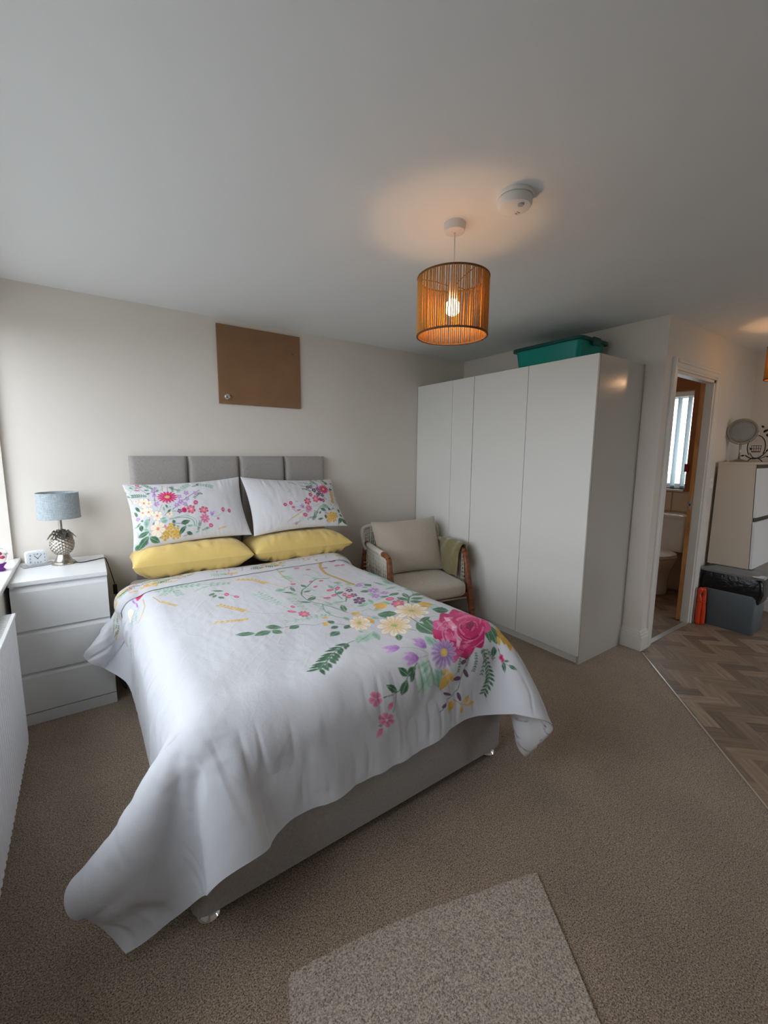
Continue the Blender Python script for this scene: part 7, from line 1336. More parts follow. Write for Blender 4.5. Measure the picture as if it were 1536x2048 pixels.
    ('L', 2, 1135, 1597, 1093, 1562, 0.48),
    ('F', 4, 1040, 1593, 27, 9, -6, 25, 5, 0.55, 0.2),
    ('P', 4, 1107, 1623, 1083, 1648, 0.66),
    ('F', 4, 1079, 1681, 35, 13, 0, 29, 6, 0.45, 0.2),
    ('P', 4, 1064, 1707, 1033, 1730, 0.61),
    ('L', 0, 1063, 1701, 1044, 1689, 0.34),
    ('F', 2, 1225, 1136, 36, 25, -42, 70, 8, 0.42, 0.25),
    ('L', 0, 1422, 1156, 1346, 1101, 0.7),
    ('L', 3, 1217, 1253, 1104, 1311, 0.53),
    ('L', 1, 1230, 1244, 1203, 1334, 0.34),
    ('L', 0, 1301, 1327, 1264, 1387, 0.43),
    ('L', 1, 1307, 1115, 1316, 1148, 0.81),
    ('L', 1, 1188, 1233, 1177, 1210, 0.72),
]
FOLD_PRINT = [
    ('F', 0, 501, 105, 10, 0, 0, 9, 5, 0.45, 0.3),
    ('F', 0, 495, 94, 10, 0, 0, 9, 5, 0.45, 0.3),
    ('N', 1, 7, 0.2, 622, 84, 580, 91, 538, 88),
    ('N', 2, 7, 0.2, 620, 110, 594, 109, 568, 99),
    ('W', 0, 514, 57, 538, 53, 562, 49),
    ('N', 2, 7, 0.2, 629, 77, 597, 84, 564, 81),
    ('F', 3, 539, 115, 10, 0, 0, 9, 5, 0.45, 0.3),
    ('N', 1, 7, 0.2, 581, 62, 614, 76, 647, 79),
    ('W', 0, 613, 109, 585, 109, 557, 109),
    ('N', 2, 7, 0.2, 558, 60, 521, 64, 485, 58),
    ('N', 2, 7, 0.2, 598, 79, 566, 78, 534, 68),
    ('F', 6, 576, 74, 10, 0, 0, 9, 5, 0.45, 0.3),
    ('F', 3, 500, 104, 10, 0, 0, 9, 5, 0.45, 0.3),
    ('W', 0, 496, 87, 525, 95, 554, 103),
    ('F', 3, 527, 104, 10, 0, 0, 9, 5, 0.45, 0.3),
    ('W', 0, 540, 57, 520, 58, 499, 58),
    ('N', 0, 7, 0.2, 592, 46, 573, 55, 554, 54),
    ('N', 0, 7, 0.2, 572, 102, 553, 104, 533, 97),
    ('W', 0, 594, 65, 564, 73, 534, 81),
    ('N', 2, 7, 0.2, 496, 64, 463, 72, 430, 70),
    ('N', 1, 7, 0.2, 582, 67, 607, 75, 631, 72),
    ('N', 1, 7, 0.2, 599, 80, 568, 80, 538, 71),
    ('N', 0, 7, 0.2, 612, 90, 583, 98, 555, 97),
    ('F', 3, 673, 66, 10, 0, 0, 9, 5, 0.45, 0.3),
    ('W', 0, 645, 92, 671, 99, 697, 106),
    ('N', 0, 7, 0.2, 669, 87, 644, 89, 619, 80),
    ('N', 0, 7, 0.2, 622, 57, 653, 60, 684, 53),
    ('N', 2, 7, 0.2, 673, 88, 705, 86, 738, 75),
    ('W', 0, 670, 86, 637, 79, 603, 72),
    ('F', 9, 635, 56, 10, 0, 0, 9, 5, 0.45, 0.3),
    ('F', 9, 661, 99, 10, 0, 0, 9, 5, 0.45, 0.3),
    ('W', 0, 652, 110, 633, 115, 613, 120),
    ('W', 0, 678, 64, 703, 58, 729, 51),
    ('F', 3, 740, 55, 10, 0, 0, 9, 5, 0.45, 0.3),
    ('F', 9, 1164, 69, 10, 0, 0, 9, 5, 0.45, 0.3),
    ('W', 0, 1234, 114, 1271, 106, 1307, 99),
    ('N', 1, 7, 0.2, 1246, 80, 1212, 94, 1179, 98),
    ('F', 4, 1266, 96, 10, 0, 0, 9, 5, 0.45, 0.3),
    ('N', 1, 7, 0.2, 1177, 80, 1153, 79, 1128, 69),
    ('N', 0, 7, 0.2, 1246, 86, 1225, 89, 1203, 82),
    ('F', 6, 1154, 51, 10, 0, 0, 9, 5, 0.45, 0.3),
    ('N', 2, 7, 0.2, 1238, 94, 1262, 94, 1285, 84),
    ('N', 0, 7, 0.2, 1280, 75, 1321, 76, 1363, 66),
    ('N', 1, 7, 0.2, 1209, 95, 1248, 104, 1287, 104),
    ('W', 0, 1206, 47, 1184, 43, 1162, 40),
    ('F', 4, 1212, 74, 10, 0, 0, 9, 5, 0.45, 0.3),
    ('W', 0, 1191, 98, 1232, 102, 1272, 107),
    ('W', 0, 1231, 73, 1207, 70, 1183, 67),
    ('F', 3, 1210, 96, 10, 0, 0, 9, 5, 0.45, 0.3),
    ('F', 6, 1247, 88, 10, 0, 0, 9, 5, 0.45, 0.3),
    ('W', 0, 1183, 111, 1145, 113, 1107, 115),
    ('W', 0, 1240, 79, 1219, 79, 1199, 79),
    ('F', 6, 1251, 70, 10, 0, 0, 9, 5, 0.45, 0.3),
    ('W', 0, 1191, 64, 1225, 68, 1259, 73),
    ('F', 4, 1169, 99, 10, 0, 0, 9, 5, 0.45, 0.3),
    ('W', 0, 1245, 48, 1208, 53, 1170, 58),
    ('N', 0, 7, 0.2, 1184, 78, 1163, 78, 1143, 67),
    ('W', 0, 1266, 67, 1296, 67, 1326, 68),
    ('N', 2, 7, 0.2, 1155, 104, 1115, 109, 1074, 105),
    ('W', 0, 1217, 111, 1248, 118, 1279, 126),
    ('N', 0, 7, 0.2, 1165, 81, 1128, 91, 1091, 92),
    ('N', 1, 7, 0.2, 1183, 113, 1208, 115, 1232, 107),
    ('W', 0, 1191, 71, 1218, 76, 1244, 80),
    ('N', 1, 7, 0.2, 1245, 116, 1267, 125, 1288, 124),
    ('N', 1, 7, 0.2, 1171, 93, 1196, 96, 1221, 89),
    ('F', 9, 1222, 72, 10, 0, 0, 9, 5, 0.45, 0.3),
    ('N', 1, 7, 0.2, 1226, 97, 1193, 106, 1161, 104),
    ('N', 2, 7, 0.2, 1250, 115, 1210, 115, 1170, 105),
    ('F', 3, 1757, 63, 10, 0, 0, 9, 5, 0.45, 0.3),
    ('N', 1, 7, 0.2, 1824, 54, 1800, 59, 1776, 54),
    ('N', 1, 7, 0.2, 1792, 91, 1830, 90, 1867, 78),
    ('N', 1, 7, 0.2, 1729, 90, 1702, 99, 1674, 98),
    ('N', 1, 7, 0.2, 1799, 68, 1839, 67, 1879, 56),
    ('N', 1, 7, 0.2, 1723, 88, 1748, 90, 1773, 82),
    ('N', 1, 7, 0.2, 1714, 49, 1675, 51, 1636, 43),
    ('W', 0, 1737, 100, 1700, 107, 1664, 114),
    ('N', 2, 7, 0.2, 1756, 89, 1727, 96, 1698, 92),
    ('F', 3, 1827, 116, 10, 0, 0, 9, 5, 0.45, 0.3),
    ('W', 0, 1813, 77, 1841, 72, 1870, 67),
    ('W', 0, 1714, 73, 1685, 79, 1656, 84),
    ('N', 0, 7, 0.2, 1720, 46, 1755, 55, 1789, 54),
    ('N', 0, 7, 0.2, 1810, 79, 1780, 86, 1750, 84),
    ('F', 9, 1698, 59, 10, 0, 0, 9, 5, 0.45, 0.3),
    ('W', 0, 1742, 45, 1716, 47, 1691, 49),
    ('N', 2, 7, 0.2, 1776, 90, 1812, 90, 1849, 80),
    ('N', 0, 7, 0.2, 1760, 111, 1727, 109, 1693, 98),
    ('N', 0, 7, 0.2, 1714, 59, 1753, 71, 1792, 73),
    ('W', 0, 1803, 85, 1841, 84, 1879, 82),
    ('W', 0, 362, 95, 320, 100, 279, 104),
    ('W', 0, 358, 58, 390, 61, 422, 64),
    ('N', 0, 7, 0.2, 428, 79, 392, 81, 355, 73),
    ('W', 0, 357, 52, 337, 49, 318, 45),
    ('W', 0, 466, 109, 508, 110, 549, 111),
    ('F', 4, 428, 64, 10, 0, 0, 9, 5, 0.45, 0.3),
    ('F', 4, 334, 66, 10, 0, 0, 9, 5, 0.45, 0.3),
    ('W', 0, 360, 68, 399, 73, 439, 77),
    ('W', 0, 358, 100, 317, 102, 277, 104),
    ('N', 0, 7, 0.2, 378, 79, 407, 88, 436, 87),
    ('N', 1, 7, 0.2, 449, 69, 485, 75, 522, 72),
    ('F', 4, 416, 92, 10, 0, 0, 9, 5, 0.45, 0.3),
    ('F', 0, 445, 52, 10, 0, 0, 9, 5, 0.45, 0.3),
    ('N', 1, 7, 0.2, 365, 97, 391, 98, 417, 89),
    ('N', 0, 7, 0.2, 369, 86, 402, 83, 435, 71),
    ('W', 0, 412, 110, 433, 111, 455, 113),
    ('F', 9, 151, 61, 10, 0, 0, 9, 5, 0.45, 0.3),
    ('W', 0, 212, 90, 174, 96, 136, 102),
    ('W', 0, 223, 49, 243, 47, 264, 44),
    ('N', 0, 7, 0.2, 184, 74, 226, 76, 268, 69),
    ('W', 0, 254, 83, 284, 79, 315, 75),
    ('N', 1, 7, 0.2, 162, 59, 188, 57, 214, 45),
    ('N', 0, 7, 0.2, 228, 92, 195, 97, 162, 92),
    ('N', 0, 7, 0.2, 158, 57, 189, 54, 220, 41),
    ('W', 0, 208, 46, 186, 44, 163, 42),
    ('F', 8, 222, 74, 10, 0, 0, 9, 5, 0.45, 0.3),
    ('N', 2, 7, 0.2, 180, 83, 158, 85, 137, 78),
    ('N', 1, 7, 0.2, 214, 50, 239, 52, 265, 44),
    ('F', 8, 1969, 96, 10, 0, 0, 9, 5, 0.45, 0.3),
    ('N', 2, 7, 0.2, 1890, 62, 1853, 63, 1816, 55),
    ('N', 0, 7, 0.2, 1945, 93, 1908, 107, 1870, 111),
    ('N', 2, 7, 0.2, 1860, 49, 1824, 45, 1787, 31),
    ('N', 1, 7, 0.2, 1844, 94, 1874, 106, 1903, 107),
    ('N', 0, 7, 0.2, 1969, 111, 2001, 117, 2032, 113),
    ('N', 1, 7, 0.2, 1837, 113, 1871, 112, 1906, 101),
    ('W', 0, 1951, 77, 1916, 68, 1882, 60),
    ('N', 1, 7, 0.2, 1865, 58, 1844, 57, 1824, 47),
    ('N', 0, 7, 0.2, 1895, 75, 1924, 81, 1954, 77),
    ('N', 0, 7, 0.2, 935, 115, 914, 121, 894, 118),
    ('F', 9, 976, 72, 10, 0, 0, 9, 5, 0.45, 0.3),
    ('N', 1, 7, 0.2, 914, 116, 874, 120, 833, 115),
    ('F', 9, 950, 119, 10, 0, 0, 9, 5, 0.45, 0.3),
    ('F', 9, 943, 124, 10, 0, 0, 9, 5, 0.45, 0.3),
    ('W', 0, 983, 120, 947, 121, 911, 122),
    ('F', 4, 1434, 87, 10, 0, 0, 9, 5, 0.45, 0.3),
    ('F', 3, 1466, 101, 10, 0, 0, 9, 5, 0.45, 0.3),
    ('N', 1, 7, 0.2, 1415, 87, 1387, 90, 1358, 82),
    ('F', 3, 1514, 121, 10, 0, 0, 9, 5, 0.45, 0.3),
    ('N', 1, 7, 0.2, 1423, 56, 1393, 62, 1363, 59),
    ('W', 0, 1466, 101, 1447, 105, 1428, 109),
    ('S', 1, 2, 860, 115, 874, 80, 854, 45, 870, 25),
    ('B', 5, 870, 86, 6, 0, 0, 4),
    ('B', 0, 846, 64, 6, 0, 0, 4),
    ('S', 2, 2, 930, 115, 944, 80, 924, 45, 940, 25),
    ('B', 0, 921, 69, 6, 0, 0, 4),
    ('B', 0, 940, 86, 6, 0, 0, 4),
    ('S', 2, 2, 1010, 115, 1024, 80, 1004, 45, 1020, 25),
    ('B', 5, 1028, 67, 6, 0, 0, 4),
    ('B', 0, 980, 82, 6, 0, 0, 4),
    ('S', 1, 2, 1420, 115, 1434, 80, 1414, 45, 1430, 25),
    ('B', 5, 1405, 73, 6, 0, 0, 4),
    ('B', 0, 1427, 61, 6, 0, 0, 4),
    ('S', 1, 2, 1500, 115, 1514, 80, 1494, 45, 1510, 25),
    ('B', 0, 1483, 87, 6, 0, 0, 4),
    ('B', 0, 1519, 65, 6, 0, 0, 4),
    ('S', 2, 2, 1590, 115, 1604, 80, 1584, 45, 1600, 25),
    ('B', 5, 1597, 63, 6, 0, 0, 4),
    ('B', 0, 1615, 60, 6, 0, 0, 4),
]
PILLOW_L = [
    ('S', 1, 4.5, 211, 29, 201, 79),
    ('S', 1, 4.5, 237, 37, 229, 87),
    ('S', 1, 3.5, 181, 179, 156, 227),
    ('S', 5, 2.4, 28, 11, 65, 30, 108, 83),
    ('S', 5, 3.6, 141, 187, 149, 109, 169, 37),
    ('S', 5, 3.3, 234, 225, 271, 194, 324, 153, 423, 94),
    ('S', 4, 7.3, 203, 290, 281, 287, 341, 312, 348, 358),
    ('S', 4, 4.1, 243, 282, 311, 278, 360, 314, 358, 360),
    ('N', 0, 8, 0.28, 108, 108, 68, 98, 29, 94),
    ('N', 0, 7, 0.28, 154, 59, 133, 32, 108, 11),
    ('N', 1, 9, 0.26, 281, 103, 325, 60, 366, 34),
    ('N', 0, 8, 0.24, 302, 87, 270, 70, 250, 49),
    ('N', 1, 9, 0.26, 409, 43, 462, 53, 508, 72),
    ('N', 0, 8, 0.25, 439, 128, 410, 123, 380, 152),
    ('N', 0, 7, 0.28, 378, 59, 408, 49, 425, 33),
    ('N', 0, 7, 0.28, 262, 96, 258, 67, 268, 44),
    ('B', 0, 76, 17, 12, 3, -2, 9),
    ('B', 0, 65, 56, 15, 3, -1, 5),
    ('L', 0, 99, 57, 131, 64, 0.35),
    ('L', 0, 104, 93, 131, 86, 0.44),
    ('L', 0, 26, 32, 48, 30, 0.33),
    ('F', 9, 150, 171, 19, 2, -2, 20, 5, 0.35, 0.18),
    ('F', 9, 150, 75, 17, 1, -2, 18, 5, 0.35, 0.18),
    ('F', 9, 149, 109, 15, 1, -2, 16, 5, 0.35, 0.18),
    ('F', 9, 336, 110, 18, 2, -2, 20, 5, 0.35, 0.18),
    ('F', 9, 293, 172, 20, 2, -2, 22, 5, 0.35, 0.18),
    ('F', 9, 315, 195, 17, 2, -2, 19, 5, 0.35, 0.18),
    ('F', 9, 266, 194, 19, 2, -2, 20, 5, 0.35, 0.18),
    ('F', 9, 391, 116, 17, 2, -2, 19, 5, 0.35, 0.18),
    ('F', 9, 290, 133, 17, 2, -2, 18, 5, 0.35, 0.18),
    ('F', 9, 335, 155, 16, 2, -2, 18, 5, 0.35, 0.18),
    ('F', 9, 168, 48, 13, 1, -1, 13, 5, 0.35, 0.18),
    ('F', 7, 220, 129, 60, 5, -5, 46, 16, 0.2, 0.26),
    ('F', 6, 81, 153, 30, 3, -4, 34, 5, 0.55, 0.22),
    ('F', 6, 64, 215, 26, 3, -3, 30, 5, 0.55, 0.22),
    ('F', 6, 96, 219, 28, 3, -3, 32, 5, 0.55, 0.22),
    ('F', 6, 107, 162, 19, 2, -2, 22, 5, 0.55, 0.22),
    ('F', 6, 141, 254, 30, 3, -3, 33, 6, 0.5, 0.22),
    ('F', 6, 135, 337, 44, 5, -5, 51, 6, 0.5, 0.2),
    ('F', 6, 212, 253, 19, 2, -2, 22, 5, 0.5, 0.2),
    ('L', 0, 62, 268, 45, 266, 0.8),
    ('L', 1, 82, 259, 71, 320, 0.53),
    ('L', 2, 43, 290, 47, 331, 0.62),
    ('L', 0, 83, 367, 23, 431, 0.5),
    ('L', 0, 87, 376, 143, 418, 0.53),
    ('L', 0, 23, 360, 88, 342, 0.45),
    ('L', 2, 29, 168, 51, 207, 0.39),
    ('L', 0, 109, 309, 122, 288, 0.37),
    ('L', 0, 9, 426, 31, 399, 0.59),
    ('L', 1, 158, 301, 198, 294, 0.69),
    ('L', 1, 156, 278, 190, 276, 0.46),
    ('F', 3, 195, 363, 25, 3, -3, 29, 5, 0.5, 0.2),
    ('F', 3, 222, 389, 22, 3, -3, 26, 5, 0.5, 0.2),
    ('F', 3, 173, 388, 23, 3, -3, 27, 5, 0.5, 0.2),
    ('F', 3, 236, 368, 20, 3, -3, 24, 5, 0.5, 0.2),
    ('F', 3, 210, 336, 19, 2, -2, 22, 5, 0.5, 0.2),
    ('F', 3, 245, 396, 17, 2, -2, 20, 5, 0.5, 0.2),
    ('L', 1, 185, 228, 185, 195, 0.43),
    ('L', 2, 200, 246, 226, 218, 0.39),
    ('L', 2, 207, 209, 200, 181, 0.45),
    ('S', 0, 2.5, 182, 261, 209, 233),
    ('S', 3, 2.8, 234, 321, 290, 334, 297, 363),
    ('L', 2, 267, 328, 327, 316, 0.52),
    ('L', 2, 294, 346, 250, 398, 0.39),
    ('L', 2, 233, 322, 226, 296, 0.8),
    ('L', 2, 229, 343, 229, 320, 0.6),
    ('L', 2, 294, 387, 331, 404, 0.57),
    ('B', 7, 303, 237, 17, -1, 0, 20),
    ('F', 5, 274, 241, 14, 2, -2, 17, 5, 0.4, 0.2),
    ('S', 5, 2.3, 230, 236, 266, 240),
    ('F', 0, 347, 237, 26, 3, -3, 32, 6, 0.45, 0.25),
    ('F', 0, 423, 250, 31, 3, -3, 26, 6, 0.45, 0.25),
    ('F', 4, 419, 310, 30, 4, -4, 34, 8, 0.35, 0.2),
    ('B', 0, 382, 190, 14, 4, -4, 16),
    ('S', 0, 2.2, 366, 215, 381, 199),
    ('S', 4, 2.4, 459, 299, 503, 301, 544, 276, 585, 264),
    ('P', 9, 465, 297, 465, 255, 0.37),
    ('P', 9, 465, 297, 489, 259, 0.36),
    ('B', 0, 549, 256, 11, 4, -4, 16),
    ('B', 0, 589, 267, 10, 4, -3, 14),
    ('B', 0, 448, 361, 13, 4, -3, 13),
    ('B', 4, 503, 319, 9, 2, -2, 9),
    ('N', 0, 7, 0.28, 363, 385, 375, 359, 387, 331),
    ('N', 0, 7, 0.26, 387, 388, 412, 380, 433, 374),
    ('W', 0, 488, 390, 518, 381, 543, 378),
]
PILLOW_R = [
    ('S', 1, 3.5, 559, 11, 587, 49, 621, 81),
    ('S', 1, 3.9, 575, 17, 633, 120, 661, 253),
    ('S', 5, 3.5, 400, 73, 463, 91, 515, 153, 585, 206),
    ('S', 4, 7.5, 455, 332, 499, 280, 552, 252),
    ('S', 1, 3.6, 225, 383, 267, 350, 361, 300),
    ('N', 1, 8, 0.26, 368, 64, 344, 41, 315, 36),
    ('N', 1, 10, 0.2, 405, 31, 447, 45, 488, 57),
    ('N', 1, 8, 0.26, 531, 19, 500, 51, 464, 79),
    ('N', 0, 9, 0.24, 396, 106, 428, 107, 461, 128),
    ('N', 0, 7, 0.3, 623, 68, 613, 36, 608, 10),
    ('N', 0, 8, 0.26, 547, 62, 523, 44, 505, 13),
    ('L', 2, 637, 107, 678, 111, 0.5),
    ('L', 0, 616, 29, 645, 64, 0.46),
    ('F', 5, 452, 88, 16, 0, -2, 18, 5, 0.38, 0.18),
    ('F', 5, 494, 120, 20, 0, -3, 22, 5, 0.38, 0.18),
    ('F', 5, 532, 146, 18, 0, -3, 21, 5, 0.38, 0.18),
    ('F', 5, 514, 164, 16, 0, -2, 19, 5, 0.38, 0.18),
    ('F', 5, 556, 167, 16, 0, -2, 19, 5, 0.38, 0.18),
    ('F', 5, 528, 108, 16, 0, -2, 19, 5, 0.38, 0.18),
    ('F', 5, 480, 83, 15, 0, -2, 17, 5, 0.38, 0.18),
    ('F', 5, 548, 217, 15, 1, -2, 18, 5, 0.38, 0.18),
    ('F', 7, 585, 110, 50, 0, -5, 45, 14, 0.22, 0.25),
    ('B', 0, 679, 51, 13, 2, -1, 7),
    ('S', 4, 2.6, 498, 250, 429, 276, 363, 281, 300, 261, 237, 245),
    ('B', 0, 451, 162, 16, 3, -4, 18),
    ('F', 0, 484, 203, 27, 1, -4, 33, 6, 0.45, 0.25),
    ('F', 0, 411, 221, 29, 1, -4, 31, 6, 0.45, 0.25),
    ('F', 4, 407, 283, 28, 2, -4, 31, 8, 0.38, 0.2),
    ('B', 7, 524, 210, 19, 7, -4, 15),
    ('P', 9, 364, 280, 357, 234, 0.43),
    ('P', 9, 364, 280, 335, 249, 0.38),
    ('B', 0, 230, 241, 14, 3, -3, 14),
    ('B', 0, 275, 231, 14, 3, -4, 16),
    ('B', 4, 286, 269, 15, 3, -2, 10),
    ('B', 4, 324, 295, 17, -2, 0, 9),
    ('B', 0, 367, 337, 17, 5, -4, 15),
    ('L', 0, 500, 288, 548, 310, 0.57),
    ('L', 1, 512, 269, 585, 269, 0.58),
    ('L', 2, 575, 308, 584, 279, 0.68),
    ('L', 2, 529, 339, 530, 379, 0.53),
    ('L', 2, 667, 366, 624, 415, 0.48),
    ('L', 2, 669, 366, 701, 429, 0.47),
    ('L', 2, 659, 291, 679, 319, 0.62),
    ('L', 2, 659, 338, 688, 353, 0.71),
    ('L', 2, 460, 381, 508, 371, 0.33),
    ('F', 3, 562, 356, 25, 3, -3, 29, 5, 0.5, 0.2),
    ('F', 3, 591, 346, 25, 2, -3, 29, 5, 0.5, 0.2),
    ('F', 3, 617, 347, 22, 2, -3, 26, 5, 0.5, 0.2),
    ('F', 3, 591, 378, 23, 3, -3, 27, 5, 0.5, 0.2),
    ('F', 3, 553, 387, 19, 2, -3, 22, 5, 0.5, 0.2),
    ('F', 3, 652, 153, 20, 0, -3, 24, 5, 0.5, 0.2),
    ('F', 3, 646, 186, 17, 1, -2, 21, 5, 0.5, 0.2),
    ('F', 3, 637, 222, 17, 1, -2, 21, 5, 0.5, 0.2),
    ('N', 0, 7, 0.28, 391, 363, 424, 359, 449, 356),
    ('N', 0, 7, 0.28, 416, 383, 441, 355, 455, 314),
    ('W', 0, 319, 326, 290, 341, 267, 353),
]


def upsample(P, k):
    """Catmull-Rom in both directions"""
    for ax in (0, 1):
        n = P.shape[ax]; t = np.linspace(0, n - 1, (n - 1) * k + 1); i = np.minimum(t.astype(int), n - 2); f = (t - i); sh_ = [1, 1, 1]; sh_[ax] = -1; f = f.reshape(sh_)
        p0 = np.take(P, np.maximum(i - 1, 0), ax); p1 = np.take(P, i, ax); p2 = np.take(P, i + 1, ax); p3 = np.take(P, np.minimum(i + 2, n - 1), ax)
        P = .5 * (2 * p1 + (p2 - p0) * f + (2 * p0 - 5 * p1 + 4 * p2 - p3) * f ** 2 + (3 * p1 - p0 - 3 * p2 + p3) * f ** 3)
    return P
def normals(P):
    n = np.cross(np.gradient(P, axis=1), np.gradient(P, axis=0)); n /= np.linalg.norm(n, axis=-1, keepdims=True) + 1e-12
    return n

# ------------------------------------------------------------------ duvet
# the cover's shape as a draped 25 mm grid (rows from the turned-back head end to the foot), second differences in half millimetres
raw = np.array(DUVET, float).reshape(3, DNV, DNU)
raw = np.cumsum(np.cumsum(raw, 1), 2) / 2000.0
G0 = np.stack([raw[0], raw[1], raw[2]], -1)
KU = 8
D = upsample(G0, KU)
nvd, nud = D.shape[:2]; Wmm, Lmm = (DNU - 1) * 25.0, (DNV - 1) * 25.0
Nn = normals(D)
if Nn[nvd // 3, nud // 2, 2] < 0: Nn = -Nn
uu, vv = np.meshgrid(np.linspace(0, Wmm, nud), np.linspace(0, Lmm, nvd))
flat = np.clip(Nn[..., 2], 0, 1) ** 2
# soft filling and creases of the cotton
w_ = vnoise(uu / 260, vv / 260, 1) * .018 * flat + vnoise(uu / 110 + vv / 300, vv / 150, 2) * .006
ridge = 1 - np.abs(vnoise(uu / 42 + vv / 55 + 3 * vnoise(uu / 150, vv / 150, 8), vv / 120 - uu / 200, 3)) * 2
mask = np.clip(vnoise(uu / 300, vv / 300, 9) * 2.2 + .55 + .35 * (uu < 900), 0, 1)
w_ += np.clip(ridge - .80, 0, 1) * .0028 * mask
w_ += vnoise(uu / 22, vv / 60, 4) * .0012
hang = np.clip(1 - flat * 1.6, 0, 1)                                     # pleats where the cover hangs
alongh = np.where(vv > Lmm - 420, uu, vv); acr = np.where(vv > Lmm - 420, vv, uu)
pl_ = np.abs(vnoise(alongh / 48 + 1.5 * vnoise(uu / 200, vv / 200, 14), acr / 260, 12)) * 2
w_ -= hang * np.clip(.45 - pl_, 0, 1) * .020 * np.clip(vnoise(uu / 240, vv / 240, 17) * 2 + .75, 0, 1)
edge = np.minimum(np.minimum(uu, Wmm - uu), np.minimum(vv + 200, Lmm - vv)) / 40
D2 = D + Nn * (w_ * np.clip(edge, .15, 1))[..., None]
cv = Canvas(nvd, nud, Wmm, Lmm, (206, 208, 213)); draw_motifs(cv, DUVET_PRINT)
dv = thing('duvet', 'white duvet with a large pink rose and wildflower print spread over the bed', 'duvet', (1.575, -1.2, .6))
finish('cover_front', grid_mesh('cover_front', D2, cv.result()), M['print'], dv)
# reverse of the cover: scattered small sprigs
def sprigs(cv, w, h, seed, step=70):
    rg = random.Random(seed); ms = []
    for x in np.arange(20, w, step):
        for y in np.arange(10, h, step * .8):
            px, py = x + rg.uniform(-22, 22), y + rg.uniform(-18, 18); a = rg.uniform(0, 6.28); l = rg.uniform(22, 44); ex, ey = px + l * math.cos(a), py + l * math.sin(a)
            t = rg.random()
            if t < .45: ms.append(('N', rg.choice((0, 1, 3)), 6, .22, px, py, (px + ex) / 2 + 4, (py + ey) / 2, ex, ey))
            elif t < .6: ms.append(('W', 0, px, py, (px + ex) / 2, (py + ey) / 2 + 3, ex, ey))
            elif t < .9: ms.append(('S', rg.choice((0, 1, 2)), 2, px, py, (px + ex) / 2 + 5, (py + ey) / 2, ex, ey)); ms.append(('F', rg.choice((0, 4, 9, 5)), ex, ey, 7, 0, 0, 7, 5, .4, .3))
    draw_motifs(cv, ms)
k = 4; Un = upsample(G0, k); n2 = normals(Un); n2 = n2 if n2[Un.shape[0] // 3, Un.shape[1] // 2, 2] > 0 else -n2
u2, v2 = np.meshgrid(np.linspace(0, Wmm, Un.shape[1]), np.linspace(0, Lmm, Un.shape[0]))
ed = np.clip(np.minimum(np.minimum(u2, Wmm - u2), Lmm - v2) / 60, 0, 1); ed = np.sqrt(1 - (1 - ed) ** 2)
cv = Canvas(Un.shape[0], Un.shape[1], Wmm, Lmm, (214, 214, 214)); sprigs(cv, Wmm, Lmm, 5)
finish('cover_reverse', grid_mesh('cover_reverse', Un - n2 * (.003 + .019 * ed)[..., None], cv.result(), flip=True), M['print'], dv)
# head end folded back over itself, reverse side up
FR = int(round(.125 / .025)) * KU; Fo = D2[:FR + 1]; Nf = Nn[:FR + 1]
tt = np.linspace(0, 1, FR + 1)[:, None]
lift = .030 * np.sqrt(np.clip(tt * 5, 0, 1) * (2 - np.clip(tt * 5, 0, 1))) * (1 - .88 * np.clip((tt - .5) / .5, 0, 1) ** 2)
Fs = Fo + Nf * np.broadcast_to(lift, Fo.shape[:2])[..., None]
roll = []
for a in np.linspace(0, 1, 7)[:-1]:      # rounded edge at the fold
    roll.append(D[0] - Nn[0] * .02 * (1 - a) + np.array([0, .016, 0]) * math.sin(math.pi * a * .9))
Fs = np.concatenate([np.array(roll), Fs], 0)
cols_w = Canvas(Fs.shape[0], nud, Wmm, 140, (206, 207, 211)); draw_motifs(cols_w, FOLD_PRINT)
finish('turned_back_edge', grid_mesh('turned_back_edge', Fs, cols_w.result(), flip=True), M['print'], dv)

